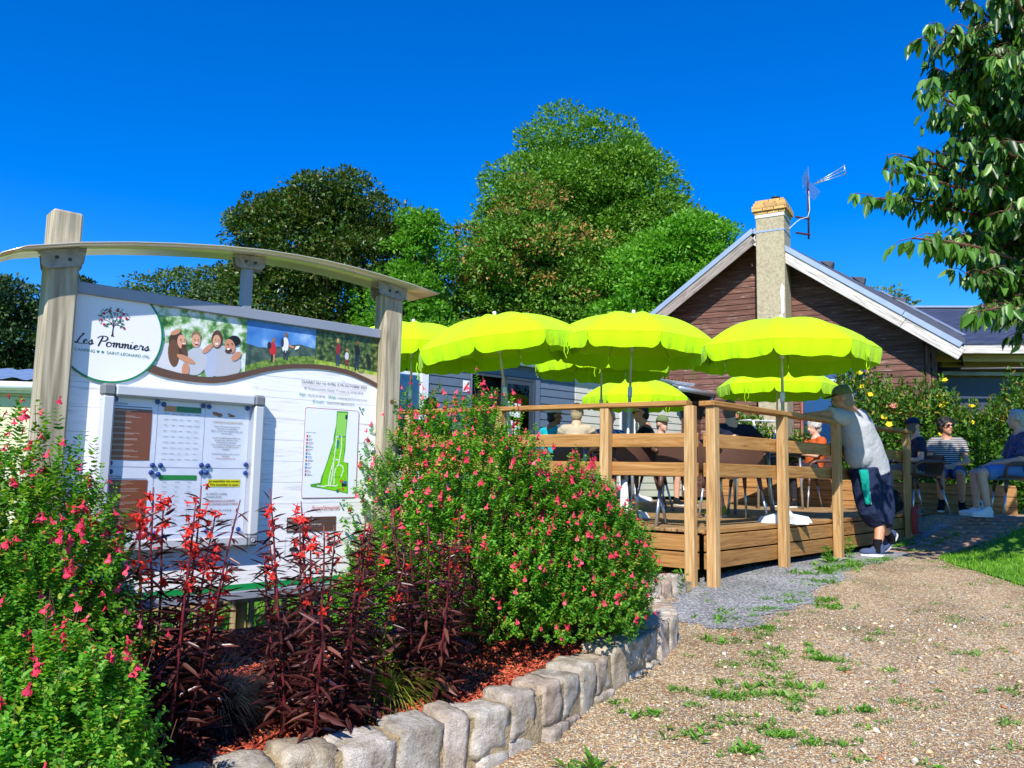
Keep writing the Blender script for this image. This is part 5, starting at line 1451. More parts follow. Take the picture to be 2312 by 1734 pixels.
# corner posts
for s_ in (WR + .06, WR + .16): plank("corner_post", (s_, -.02, 0), (s_, -.02, hz(roofz(s_)) - .30), .09, .08, m_hbrown, house, .004, up=(1, 0, 0))
# window: mullions, red frames, blue blind, white lower panel
m_winframe = mat_wood("red_window_frame", "#6a3028", "#96584c", "#aa7468", 1, .6, .3, .05)
m_blind = mat_plain("blue_blind", "#2f4f86", .7, 0, .1, 8); m_wpan = mat_plain("white_window_panel", "#c9d6e6", .5, 0, .05, 4)
wn_ = MB().box((1.07, -.002, hz(2.5)), (1.22, .01, 1.86)).build("window", m_wpan, house)
MB().box((1.07, -.009, hz(3.29)), (1.22, .006, .32)).build("blind", m_blind, wn_)
MB().box((1.07, -.012, hz(3.12)), (1.22, .008, .03)).build("transom", m_wpan, wn_)
for s_ in (.49, 1.175, 1.665): plank("window_frame", (s_, -.02, hz(1.55)), (s_, -.02, hz(3.46)), .06, .09 if s_ > 1 and s_ < 1.5 else .05, m_winframe, house, .004, up=(1, 0, 0))
MB().box((1.07, -.016, hz(2.3)), (1.12, .004, 1.4)).build("glass_pane", mat_glass("house_glass", (.9, .95, 1), 1.0), wn_)
# roof slabs with rolled (corrugated) surface; right slope is the one in view
def slope(sg, mat, name):
    n_ = 150; V = []; F_ = []
    y0, y1 = -OV + .02, 7.6
    for i in range(n_ + 1):
        y = y0 + (y1 - y0) * i / n_
        for d in (0.0, 3.55):
            for tt in (0,):
                s = AP + sg * d; yy = min(max(0, y + OV), 4.0); z = hz(ZAP) + .03 - SL * d + .016 * math.sin(i * math.pi / 2.5) + (yy * (.150 + .014 * d) if sg > 0 else yy * .15)
                V.append((s, y, z))
    for i in range(n_): a = i * 2; F_.append((a, a + 1, a + 3, a + 2))
    # courses down the slope
    return MB().add(V, F_).build(name, mat, house)
rf = slope(1, m_tile, "roof"); slope(-1, m_tile, "roof")
for sg in (1, -1):
    v = []
    for d in (0, 3.5):
        for y in (-OV + .06, 7.5):
            v.append((AP + sg * d, y, hz(ZAP) - .06 - SL * d)); v.append((AP + sg * d, y, hz(ZAP) - .085 - SL * d))
    MB().add(v, [(0, 2, 6, 4), (1, 5, 7, 3), (0, 1, 3, 2), (4, 6, 7, 5), (0, 4, 5, 1), (2, 3, 7, 6)]).build("soffit", m_hdark, house)
# barge boards and flashing
def barge(sg, d0, d1, mat):
    a = (AP + sg * d0, -OV, hz(ZAP) - .17 - SL * d0); b = (AP + sg * d1, -OV, hz(ZAP) - .17 - SL * d1)
    plank("bargeboard", a, b, .035, .23, mat, house, .006)
    a = (AP + sg * d0, -OV - .012, hz(ZAP) - .015 - SL * d0); b = (AP + sg * d1, -OV - .012, hz(ZAP) - .015 - SL * d1)
    plank("flashing", a, b, .06, .10, m_zinc, house, .006)
barge(-1, .0, 3.5, m_bargel); barge(1, .0, 2.62, m_barge); barge(1, 2.625, 3.50, m_barge)
# purlin ends under the rake
for d in (1.9, 3.0):
    for sg in (-1, 1):
        s_ = AP + sg * d; plank("purlin", (s_, -OV + .06, hz(ZAP) - .24 - SL * d), (s_, .02, hz(ZAP) - .24 - SL * d), .09, .12, m_hdark, house, .004)
# roof vents, ridge flashing strip on the visible slope
for y_, d in ((2.6, .9), (3.0, 1.5), (3.2, 2.3)):
    v = MB().prism([(-.16, 0), (.16, -.02), (.10, .12)], -.12, .12).build("roof_vent", m_tile, rf); v.matrix_local = Matrix.Translation((AP + d, y_, hz(ZAP) + .06 - SL * d + (y_ + OV) * (.15 + .014 * d))) @ Matrix.Rotation(math.atan(SL), 4, 'Y')
plank("valley_flashing", (AP + 1.9, 3.4, hz(ZAP) + .08 - SL * 1.9 + 3.9 * .177), (AP + 3.6, 2.2, hz(ZAP) + .08 - SL * 3.6 + 2.7 * .2), .12, .02, m_zinc, house, .003)
# chimney
chim = MB().box((.0625, -.305, hz(3.55)), (.535, .60, 5.5), .01).build("chimney", m_render, house)
MB().prism([(.25, hz(4.35)), (.31, hz(4.38)), (.318, hz(4.9)), (.27, hz(4.97)), (.235, hz(4.8)), (.255, hz(4.6))], -.610, -.600).build("bare_patch", m_patch, chim)
MB().box((.0625, -.305, hz(6.335)), (.56, .625, .07), .004).build("chimney_collar", m_patch, chim)
bk_me = MB().box((0, 0, 0), (.205, .10, .055), .004).mesh("brick", m_cbrick); bk_h = MB().box((0, 0, 0), (.10, .10, .055), .004).mesh("brick", m_cbrick)
for k_, (ox, z) in enumerate(((.0, 6.40), (.035, 6.458), (.035, 6.516), (.01, 6.574), (-.02, 6.632))):
    W_ = .535 + .06 + 2 * ox; D_ = .60 + .04 + 2 * ox; cx, cy = .0625, -.305
    for sy in (-1, 1):
        x = -W_ / 2 + (.0 if k_ % 2 else .052)
        while x < W_ / 2 - .02:
            L = min(.205, W_ / 2 - x - .002); o = link("brick", bk_me, chim, (cx + x + L / 2, cy + sy * (D_ / 2 - .05), hz(z)), None, (L / .208, 1, 1)); x += .212
        if not k_ % 2: link("brick", bk_h, chim, (cx - W_ / 2 + .026, cy + sy * (D_ / 2 - .05), hz(z)), None, (.5, 1, 1))
    for sx in (-1, 1):
        y = -D_ / 2 + .104
        while y < D_ / 2 - .11:
            L = min(.205, D_ / 2 - .104 - y); o = link("brick", bk_me, chim, (cx + sx * (W_ / 2 - .05), cy + y + L / 2, hz(z)), (0, 0, R(90)), (L / .208, 1, 1)); y += .212
MB().box((.0625, -.305, hz(6.52)), (.46, .5, .24)).build("flue_fill", m_patch, chim)
MB().lathe([(.06, 6.66 - HB_), (.06, 6.73 - HB_), (.05, 6.73 - HB_), (.05, 6.76 - HB_), (.085, 6.765 - HB_), (.085, 6.78 - HB_), (.0001, 6.80 - HB_)], 16, (.12, -.305, 0)).build("flue_pipe", mat_plain("flue_metal", "#3a3d42", .4, .7, .2, 20), chim, True)
for (z, tilt) in ((6.03, -.02),):
    MB().box((.0625, -.305, hz(z)), (.55, .615, .035)).build("strap", m_zinc, chim)
# TV aerial, on its own brackets at the chimney
m_rust = mat_plain("rusty_steel", "#4d2a22", .8, .3, .3, 40); m_alw = mat_plain("aerial_aluminium", "#c3ccd4", .35, .8, .08, 20)
aer = empty("tv_aerial", (5.98, 15.62, 6.08), 0, "rusty mast with slanted television aerial beside the chimney", "aerial")
mb = MB().tube([(0, 0, 0), (.01, 0, 1.32)], .02, 8).build("mast", m_rust, aer, True)
for z_ in (.09, .42): MB().bar((-.30, -.12, z_), (.03, 0, z_), .03, .035, .003).build("bracket", m_rust, aer)
hd = Vector((.0, 0, 1.13)); tip = Vector((.72, -.1, 1.44))
for dz_ in (.09, .0, -.09): MB().tube([hd + Vector((.12, 0, .02)), tip + Vector((.02, 0, dz_))], .009, 6).build("boom", m_alw, aer, True)
MB().tube([tip + Vector((.0, 0, .10)), tip + Vector((.02, 0, -.1))], .012, 6).build("boom_end", m_alw, aer, True)
dr = (tip - hd).normalized(); sd = Vector((dr.y, -dr.x, 0)).normalized(); upv = sd.cross(dr)
for f in np.linspace(.25, .95, 9):
    c_ = hd.lerp(tip, f)
    for s2 in ((1, .6), (-1, .6)): MB().tube([c_ + sd * .085, c_ - sd * .085], .004, 5).build("director", m_alw, aer); break
# mesh reflector
for sg in (1, -1):
    for i in range(9):
        a = hd - dr * .02 + upv * sg * (.03 + i * .032) + dr * (.10 - abs(i) * .004) * 0 - dr * (-.012 * i)
        MB().tube([a + sd * .26, a - sd * .26], .0028, 5).build("reflector_bar", m_alw, aer)
    for j in range(10):
        o_ = (j / 9 * 2 - 1) * .26
        a = hd - dr * .02 + upv * sg * .03 + sd * o_; b = hd - dr * .02 + upv * sg * (.03 + 8 * .032) + dr * .096 + sd * o_
        MB().tube([a, b], .0028, 5).build("reflector_bar", m_alw, aer)
MB().tube([(0.015, -.02, 1.0), (.02, -.03, .6), (-.02, -.03, .45), (-.2, -.1, .38), (-.36, -.3, .25), (-.6, -.4, .02), (-.75, -.3, -.03)], .008, 6).build("cable", m_patch, aer, True)

# =================================================================== slate-roofed wing with timber porch, behind the hedge
wing = empty("slate_wing", (9.5, 15.5, .8), 0, "dark slate roofed wing with new pale rafters and screens, right of the timber house", "building")
def mat_slate():
    m, nt, b = newmat("slate"); tc = nd(nt, "ShaderNodeTexCoord"); mp = nd(nt, "ShaderNodeMapping"); nt.links.new(tc.outputs["UV"], mp.inputs[0])
    br = nd(nt, "ShaderNodeTexBrick"); br.inputs["Scale"].default_value = 1.0; br.inputs["Color1"].default_value = rgb("#3a3c46"); br.inputs["Color2"].default_value = rgb("#4b4e59"); br.inputs["Mortar"].default_value = rgb("#23252c")
    br.inputs["Mortar Size"].default_value = .012; br.inputs["Brick Width"].default_value = .32; br.inputs["Row Height"].default_value = .12
    nt.links.new(tc.outputs["Object"], mp.inputs[0]); mp.inputs["Rotation"].default_value = (R(-62), 0, 0)
    nt.links.new(mp.outputs[0], br.inputs["Vector"]); nt.links.new(br.outputs[0], b.inputs["Base Color"]); b.inputs["Roughness"].default_value = .5; bump(nt, b, br.outputs["Fac"], -.6, .01)
    return m
m_slate = mat_slate()
wo = Vector((9.5, 15.5, .8))
def W(x, y, z): return (x - wo.x, y - wo.y, z - wo.z)
# roof slope facing the camera: eave along (8.2,14.6)->(15,13.6), ridge behind
E0 = (7.75, 14.75, 3.83); E1 = (16.0, 14.15, 3.86); R0 = (8.9, 20.5, 5.72); R1 = (17.5, 19.9, 5.75)
v = [W(*E0), W(*E1), W(*R1), W(*R0)]; v += [(x, y, z - .06) for x, y, z in v]
MB().add(v, [(0, 1, 2, 3), (7, 6, 5, 4), (0, 4, 5, 1), (1, 5, 6, 2), (2, 6, 7, 3), (3, 7, 4, 0)]).build("roof", m_slate, wing)
plank("ridge_cap", W(R0[0], R0[1], R0[2] + .02), W(R1[0], R1[1], R1[2] + .02), .22, .06, m_zinc, wing, .01)
ed = (Vector(E1) - Vector(E0)).normalized()
plank("fascia", W(E0[0], E0[1] - .02, E0[2] - .12), W(E1[0], E1[1] - .02, E1[2] - .12), .03, .15, m_barge, wing, .004)
m_newpine = mat_wood("new_rafter_pine", "#a87a40", "#d0a468", "#e4c18c", .8, .6, .2, .06)
for k_ in range(7):
    f = k_ * .62; z_ = 3.60 - k_ * .03
    plank("rafter", W(E0[0] + .3, E0[1] + .25 + f, z_ + f * .0), W(E1[0], E1[1] + .25 + f, z_), .06, .15, m_newpine, wing, .004)
MB().add([W(7.8, 19.2, .8), W(17, 18.6, .8), W(17, 18.6, 5.2), W(7.8, 19.2, 5.2)], [(0, 1, 2, 3)]).build("back_wall", m_hdark, wing)
MB().add([W(7.8, 14.9, 3.55), W(16, 14.3, 3.55), W(16, 19, 3.5), W(7.8, 19.2, 3.5)], [(0, 3, 2, 1)]).build("porch_ceiling", m_hdark, wing) if False else None
for x_ in (8.35, 10.3, 12.6): plank("porch_post", W(x_, 15.35 - (x_ - 8) * .06, .8), W(x_, 15.35 - (x_ - 8) * .06, 3.55), .12, .12, m_hbrown, wing, .006, up=(1, 0, 0))
m_screen = mat_plain("dark_screen", "#3a4252", .5, 0, .12, 3)
plank("screen_panel", W(8.2, 15.5, 2.3), W(13.5, 15.15, 2.3), .03, 1.95, m_screen, wing, .004); plank("screen_rail", W(8.2, 15.44, 3.35), W(13.5, 15.09, 3.35), .06, .07, m_barge, wing, .004)
# awning pole under the rafters
MB().tube([W(7.9, 14.9, 3.35), W(14, 14.5, 3.5)], .03, 8).build("rail_tube", m_bolt, wing, True)

# =================================================================== GREY CHALET (cafe) behind the terrace
KD = Vector((.730, .683, 0)).normalized(); KN = Vector((.683, -.730, 0)).normalized(); KP = Vector((.34, 13.0, .82))
cha = empty("cafe_chalet", tuple(KP), math.atan2(KD.y, KD.x), "slate blue clad cafe chalet with dark glazed doorway and cream clad end", "building")
def kz(z): return z - .82
m_grey1 = mat_plain("blue_grey_cladding", "#5d6e82", .55, 0, .08, 4, objvar=.05); m_cream = mat_plain("cream_cladding", "#c9c8ba", .55, 0, .06, 4, objvar=.04)
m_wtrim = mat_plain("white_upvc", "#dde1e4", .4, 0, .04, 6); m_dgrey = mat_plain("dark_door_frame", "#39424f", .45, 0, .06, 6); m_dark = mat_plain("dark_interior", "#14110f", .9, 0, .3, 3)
z = .84; bpk = .1305
def siding(s0, s1, z0, z1, mat):
    z_ = z0
    while z_ < z1 - .02:
        h = min(bpk - .006, z1 - z_)
        o = plank("cladding_board", (s0, -.010, kz(z_ + h / 2)), (s1, -.010, kz(z_ + h / 2)), .022, h + .008, mat, cha, .006, twist=R(-5)); z_ += bpk
siding(-2.17, -1.36, .84, 3.0, m_grey1); siding(.15, 1.02, .84, 3.0, m_grey1); siding(1.024, 2.27, .84, 3.0, m_cream); siding(2.73, 4.24, .84, 3.0, m_cream); siding(-1.36, .15, 2.80, 3.0, m_grey1); siding(2.27, 2.73, 2.85, 3.0, m_cream); siding(-3.2, -2.78, .84, 3.0, m_grey1); siding(-2.78, -2.3, .84, 1.55, m_cream)
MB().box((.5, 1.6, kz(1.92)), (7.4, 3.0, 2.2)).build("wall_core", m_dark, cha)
def trim(s, z0, z1, w, mat=m_wtrim): plank("trim", (s, -.024, kz(z0)), (s, -.024, kz(z1)), .03, w, mat, cha, .004, up=(1, 0, 0))
trim(-2.235, .84, 3.0, .13); trim(-1.345, .84, 2.8, .03, m_grey1); trim(.09, .84, 2.8, .115, m_grey1); trim(4.255, .84, 3.0, .04)
# glazed door leaf and open doorway
door = MB().box((-.31, -.012, kz(1.80)), (.70, .035, 1.9), .004).build("door", m_dgrey, cha)
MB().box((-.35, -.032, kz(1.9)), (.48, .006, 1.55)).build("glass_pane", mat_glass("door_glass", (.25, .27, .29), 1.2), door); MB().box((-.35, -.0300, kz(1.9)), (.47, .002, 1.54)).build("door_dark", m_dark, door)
for (s, z0) in ((-.52, 2.27), (-.37, 2.25), (-.53, 1.97), (-.37, 1.95)): MB().box((s, -.037, kz(z0)), (.13, .003, .23)).build("door_paper", m_paper, door)
MB().box((-.52, -.0395, kz(2.35)), (.11, .002, .04)).build("paper_header", ink("#6a9a2a"), door)
trim(-.68, .84, 2.8, .07, m_dgrey); trim(.02, .84, 2.8, .05, m_dgrey); plank("lintel", (-1.33, -.022, kz(2.775)), (.05, -.022, kz(2.775)), .03, .06, m_dgrey, cha, .004)
# window with notices
win = MB().box((-2.54, -.008, kz(2.12)), (.48, .02, 1.12)).build("window", m_wtrim, cha); MB().box((-2.54, -.020, kz(2.12)), (.40, .005, 1.04)).build("window_paper", mat_plain("window_notices", "#a9c0cf", .5, 0, .35, 10), win); MB().box((-2.54, -.0245, kz(1.9)), (.38, .003, .55)).build("green_notice", ink("#b9d48a"), win); MB().box((-2.54, -.030, kz(2.12)), (.40, .003, 1.04)).build("glass_pane", mat_glass("window_glass", (.92, .97, 1), 1.3), win)
# second door gap in the cream part
MB().box((2.5, -.006, kz(1.83)), (.42, .02, 2.0)).build("side_door", m_dgrey, cha); trim(2.28, .84, 2.85, .04); trim(2.71, .84, 2.85, .06)
# poster
po = MB().box((-1.45, -.0275, kz(2.555)), (.125, .004, .175)).build("poster", m_paper, cha); MB().add([(-1.505, -.0305, kz(2.475)), (-1.485, -.0305, kz(2.475)), (-1.395, -.0305, kz(2.62)), (-1.395, -.0305, kz(2.59)), (-1.505, -.0305, kz(2.505)), (-1.41, -.0305, kz(2.63))], [(0, 1, 3, 2, 5, 4)]).build("poster_band", ink("#c23a34"), po)
# roof edge, gutter, tiles
plank("fascia", (-3.3, -.10, kz(3.03)), (4.35, -.10, kz(3.03)), .03, .10, m_wtrim, cha, .004)
gut = MB(); gv_ = []; gf_ = []
for s in (-3.3, 4.4):
    for k_ in range(7): an = math.pi + math.pi * k_ / 6; gv_.append((s, -.165 + .055 * math.cos(an), kz(3.10) + .055 * math.sin(an)))
for k_ in range(6): gf_.append((k_, k_ + 1, 8 + k_, 7 + k_))
gt = gut.add(gv_, gf_).build("gutter", m_wtrim, cha, True)
for s in (-2.9, -1.9, -.9, .1, 1.1, 2.1, 3.1): MB().tube([(s, -.225, kz(3.115)), (s, -.21, kz(3.06)), (s, -.165, kz(3.035)), (s, -.11, kz(3.06))], .008, 6).build("gutter_bracket", m_wtrim, gt)
m_ctile = mat_plain("orange_tile", "#b5663a", .8, 0, .25, 12)
V = []; F_ = []; n_ = 200
for i in range(n_ + 1):
    s = -3.35 + 7.8 * i / n_
    for (y, z) in ((-.14, 3.13), (1.5, 3.42)): V.append((s, y, kz(z) + .02 * abs(math.sin(i * math.pi / 3))))
for i in range(n_): F_.append((i * 2, i * 2 + 2, i * 2 + 3, i * 2 + 1))
MB().add(V, F_).build("roof", m_ctile, cha)
# dark lean-to roof between chalet and house
lean_ = empty("lean_to", (3.2, 15.6, .82), math.atan2(KD.y, KD.x), "small dark lean-to with corrugated roof between the chalet and the timber house", "shed")
V = []; F_ = []
for i in range(61):
    s = -.2 + 2.6 * i / 60
    for (y, z) in ((-.25, 2.15), (1.2, 2.5)): V.append((s, y, z - .03 * s + .018 * math.sin(i * math.pi / 2.5)))
for i in range(60): F_.append((i * 2, i * 2 + 2, i * 2 + 3, i * 2 + 1))
MB().add(V, F_).build("roof", m_zinc, lean_)
MB().tube([(-.2, -.28, 2.12), (1.1, -.28, 2.08)], .05, 8).build("gutter", m_zinc, lean_, True); MB().tube([(1.0, -.28, 2.08), (.95, -.2, 1.85), (.95, -.1, 1.7)], .035, 8).build("downpipe", m_zinc, lean_, True)
zc = 0
while zc < 1.95: plank("weatherboard", (.3, 0, zc + .055), (2.3, 0, zc + .055), .02, .11, m_hbrown, lean_, .003); zc += .115
plank("fascia", (-.2, -.22, 2.09), (2.4, -.22, 2.0), .02, .1, m_under, lean_, .003)

# stacked white lattice stand by the chimney (drying rack)
rk = empty("folding_rack", (4.15, 13.2, DZ - .03), .3, "white folding metal rack standing below the chimney", "rack")
for sx in (-.2, .2):
    MB().tube([(-.25, sx, 0), (.25, sx, 1.35)], .016, 8).build("leg", m_wtrim, rk, True); MB().tube([(.25, sx, 0), (-.25, sx, 1.35)], .016, 8).build("leg", m_wtrim, rk, True)
for k_ in range(5): MB().tube([(-.3 + k_ * .15, -.22, 1.36), (-.3 + k_ * .15, .22, 1.36)], .01, 6).build("rail", m_wtrim, rk, True)

# =================================================================== cream holiday home at the left
mob = empty("holiday_home", (-6.6, 8.6, gz(-6, 8.5)), R(10), "cream clad holiday home with metal roof and white gutter, left of the sign", "building")
mz = gz(-6, 8.5)
m_crm2 = mat_plain("yellow_cream_cladding", "#d0cba6", .55, 0, .05, 4, objvar=.04); m_mroof = mat_plain("painted_metal_roof", "#8fa4bd", .4, .3, .12, 8)
zc = .1
while zc < 1.52: plank("cladding_board", (-1.5, 0, zc + .058), (2.6, 0, zc + .058), .02, .115, m_crm2, mob, .005); zc += .118
MB().box((.5, 1.5, .8), (4.2, 2.9, 1.6)).build("wall_core", m_crm2, mob)
MB().box((.55, -.10, 1.6), (4.3, .03, .1)).build("fascia", m_wtrim, mob); MB().tube([(-1.6, -.17, 1.61), (2.7, -.17, 1.63)], .05, 10).build("gutter", m_wtrim, mob, True)
MB().tube([(1.55, -.17, 1.6), (1.55, -.17, 1.52), (1.5, -.06, 1.42), (1.5, -.04, .1)], .035, 8).build("downpipe", m_wtrim, mob, True)
V = []; F_ = []
for i in range(91):
    s = -1.7 + 4.5 * i / 90
    for (y, z) in ((-.2, 1.70), (1.5, 1.98), (3.2, 1.70)): V.append((s, y, z + .014 * math.sin(i * math.pi / 2.5)))
for i in range(90):
    for k_ in range(2): a = i * 3 + k_; F_.append((a, a + 3, a + 4, a + 1))
MB().add(V, F_).build("roof", m_mroof, mob)
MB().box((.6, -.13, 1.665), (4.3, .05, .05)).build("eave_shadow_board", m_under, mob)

# =================================================================== PLANTS
m_bark = mat_wood("tree_bark", "#2e261c", "#5a4c3a", "#77684f", 1.0, .95, .9, .1)
m_twig = mat_plain("twig", "#6a4a34", .8, 0, .2, 30)
m_sstem = mat_plain("shrub_stem", "#5d4a2c", .8, 0, .25, 40)
m_salvia = mat_leaf("salvia_leaf", ["#2f6a14", "#4c941e", "#6fb02e", "#579e24", "#8fbe3c", "#3c7c18", "#b8c63c"], .5, .38)
m_sflower = mat_leaf("salvia_petal", ["#cf1c40", "#ea4866", "#e03450", "#f4788e"], .5, .3, .3, (1.1, .6, .6))
m_lobleaf = mat_leaf("lobelia_leaf", ["#2a1214", "#451f20", "#5f3430", "#371616", "#7a4f42"], .35, .15, .6, (1.2, .7, .6))
m_lobstem = mat_plain("lobelia_stem", "#6d1f2a", .45, 0, .25, 20)
m_lobflow = mat_leaf("lobelia_petal", ["#c01418", "#e02a22", "#f0483a", "#b00e16"], .45, .3, .3, (1.1, .6, .6))

def petal_mesh(name, mat, spec, size):
    """flower from a list of petals (yaw, pitch, length, width) round a short tube along +z"""
    V = []; F_ = []
    mb = MB(); mb.tube([(0, 0, -.9 * size), (0, 0, -.2 * size), (0, 0, .1 * size)], [.10 * size, .15 * size, .2 * size], 5)
    for (yw, pt_, L, w) in spec:
        d = Vector((math.cos(yw) * math.cos(pt_), math.sin(yw) * math.cos(pt_), math.sin(pt_))); s_ = Vector((-math.sin(yw), math.cos(yw), 0)); u = d.cross(s_)
        b = d * .12 * size
        mb.add([b - s_ * w * .2 * size, b + s_ * w * .2 * size, b + d * L * .55 * size + s_ * w * .5 * size - u * .06 * size, b + d * L * size - u * .0 * size, b + d * L * .55 * size - s_ * w * .5 * size - u * .06 * size], [(0, 1, 2, 4), (4, 2, 3)])
    return mb.mesh(name, mat)
SF = [petal_mesh("flower", m_sflower, [(-1.57, -.1, 1.0, .75), (-1.1, -.2, 1.05, .8), (-2.05, -.2, 1.05, .8), (1.57, .7, .8, .5)], s_) for s_ in (.0135, .0155, .018)]
LF = [petal_mesh("flower", m_lobflow, [(-1.57, -.3, 1.0, .45), (-.95, -.2, .95, .42), (-2.2, -.2, .95, .42), (.6, .5, .8, .22), (2.5, .5, .8, .22)], s_) for s_ in (.021, .025)]

def orient(d, roll=None):
    q = Vector(d).to_track_quat('Z', 'Y').to_matrix().to_4x4()
    return q @ Matrix.Rotation(random.uniform(-.6, .6) if roll is None else roll, 4, 'Z')

def salvia(base, cx, rx, ry, ztop, zlow, nst, nfl, label, seed, slope_x=0.0, nsp=1500):
    """dense shrub: thin stems from the base, leafy sprigs over a rounded mound, small flowers"""
    r_ = np.random.default_rng(seed)
    root = empty("flowering_shrub", base, 0, label, "shrub", "pink flowered shrubs in the bed")
    B = np.array(base); Cc = np.array([cx[0], cx[1], zlow]) - B; H = ztop - zlow
    def mound(a, ct, rr):
        st = np.sqrt(np.maximum(0, 1 - ct * ct)); k = 1 + .07 * np.sin(3 * a + seed) + .05 * np.sin(6 * ct + 2 * a + seed) + .035 * np.sin(11 * a - 5 * ct)
        x = rx * st * np.cos(a) * rr * k; y = ry * st * np.sin(a) * rr * k
        belly = np.where(ct < .25, 1 - .22 * (.25 - ct) * 2, 1.0)
        z = H * np.clip(ct, 0.02, 1) ** .7 * rr * k
        z = z * (1 - slope_x * np.clip(x / rx, -1, 1))
        return np.stack([Cc[0] + x * belly, Cc[1] + y * belly, Cc[2] + np.maximum(z, .02)], -1)
    Ps = []; Ds = []; Ns = []; Ls = []
    stem = MB()
    for i in range(nst):
        a = r_.uniform(0, 6.283); ct = r_.uniform(0, 1); T = mound(np.array([a]), np.array([ct]), np.array([r_.uniform(.8, 1.0)]))[0]
        S0 = np.array([r_.normal() * .06 + Cc[0] * .4, r_.normal() * .06 + Cc[1] * .4, 0.0]); Cn = S0 * .45 + T * .55 + np.array([0, 0, .16 * H])
        tt = np.linspace(0, 1, 6)[:, None]; path = (1 - tt) ** 2 * S0 + 2 * (1 - tt) * tt * Cn + tt ** 2 * T
        stem.tube([tuple(p) for p in path], [.003, .0027, .0024, .002, .0016, .0012], 4, False)
    # sprigs: opposite pairs up a short shoot
    nsp = int(nsp * 1.7); a = r_.uniform(0, 6.283, nsp); ct = r_.uniform(.0, 1.0, nsp) ** .9; rr = np.where(r_.random(nsp) < .36, r_.uniform(.45, .85, nsp), r_.uniform(.85, 1.02, nsp))
    sp0 = mound(a, ct, rr); outw = unit(sp0 - Cc + np.array([0, 0, .15 * H])); sd = unit(outw * .9 + np.array([0, 0, .55]) + r_.normal(size=(nsp, 3)) * .3); sl = r_.uniform(.035, .085, nsp)
    for q in range(6):
        f = (q + .4) / 6; p = sp0 + sd * (sl * f)[:, None]; s1 = unit(np.cross(sd, r_.normal(size=(nsp, 3))))
        for sg in (1, -1):
            Ps.append(p); Ds.append(s1 * sg + sd * .55); Ns.append(sd * .8 + np.array([0, 0, .4]) + r_.normal(size=(nsp, 3)) * .3); Ls.append(r_.uniform(.014, .026, nsp) * (1.1 - .35 * f))
    Ps = np.concatenate(Ps); Ds = np.concatenate(Ds); Ns = np.concatenate(Ns); Ls = np.concatenate(Ls)
    V, F = leaf_arrays(Ps, Ds, Ns, Ls, Ls * r_.uniform(.55, .75, len(Ls)), .12, .2)
    tag(link("foliage", np_mesh("foliage", V, F, m_salvia), root), kind="stuff")
    # flowers in loose clusters, most on the sunny side
    ends = sp0 + sd * sl[:, None]; w = np.where(ends[:, 1] - Cc[1] < .3 * ry, 1.0, .12) * (rr > .84) * (.5 + ct)
    groups = r_.choice(nsp, 140, replace=False, p=w / w.sum()); cnt = 0; extraV = []; 
    for g in groups:
        up = unit(sd[g] * .5 + np.array([0, -.15, .8]) + r_.normal(size=3) * .2); L = r_.uniform(.015, .075); p = ends[g]
        stem.tube([tuple(p), tuple(p + up * L)], [.0012, .0009], 4, False)
        for q in range(int(r_.integers(1, 6))):
            if cnt >= nfl: break
            f = p + up * L * r_.uniform(.3, 1.0); out = unit(r_.normal(size=3) * np.array([1, 1, .4]) + outw[g] * .8 + np.array([0, -.2, .1])); o = link("flower", SF[int(r_.integers(3))], root); o.matrix_local = Matrix.Translation(f + out * .009) @ orient(out); cnt += 1
    # further blooms past the 300 that are objects of their own
    if nfl > 200:
        src = SF[1]; sv = np.array([v.co[:] for v in src.vertices]); more = r_.choice(nsp, 330, replace=False, p=w / w.sum()); bm_v = []; bm_f = []
        sf = [tuple(p.vertices) for p in src.polygons]
        for g in more:
            out = unit(outw[g] + r_.normal(size=3) * .35 + np.array([0, -.2, 0])); Mx = np.array((Matrix.Translation(ends[g] + out * .012 + r_.normal(size=3) * .012) @ orient(out)))
            k0 = len(bm_v); bm_v.extend((sv @ Mx[:3, :3].T + Mx[:3, 3]).tolist()); bm_f.extend(tuple(i + k0 for i in f) for f in sf)
        tag(MB().add(bm_v, bm_f).build("blossoms", m_sflower, root), kind="stuff")
    tag(stem.build("stems", m_sstem, root), kind="stuff")
    return root
salvia((-1.62, 2.46, .34), (-1.62, 2.44), .50, .46, 1.33, .36, 90, 300, "pink flowered shrub before the taller sign post, reaching over its foot", 21, 0, 2300)
salvia((-1.24, 2.10, .33), (-1.22, 2.12), .32, .26, .80, .34, 50, 90, "low leafy shrub at the near end of the stone wall", 22, 0, 1100)
salvia((-.22, 4.06, .45), (-.22, 4.04), .58, .52, 1.60, .46, 110, 300, "tall pink flowered shrub beside the shorter sign post", 23, .12, 2600)
salvia((.30, 4.22, .45), (.31, 4.18), .47, .50, 1.27, .46, 110, 300, "rounded pink flowered shrub spilling over the curved end of the stone wall", 24, .1, 2500)
salvia((-.50, 3.74, .42), (-.50, 3.72), .29, .25, .98, .43, 50, 90, "small leafy shrub hiding the foot of the shorter sign post", 25, 0, 900)

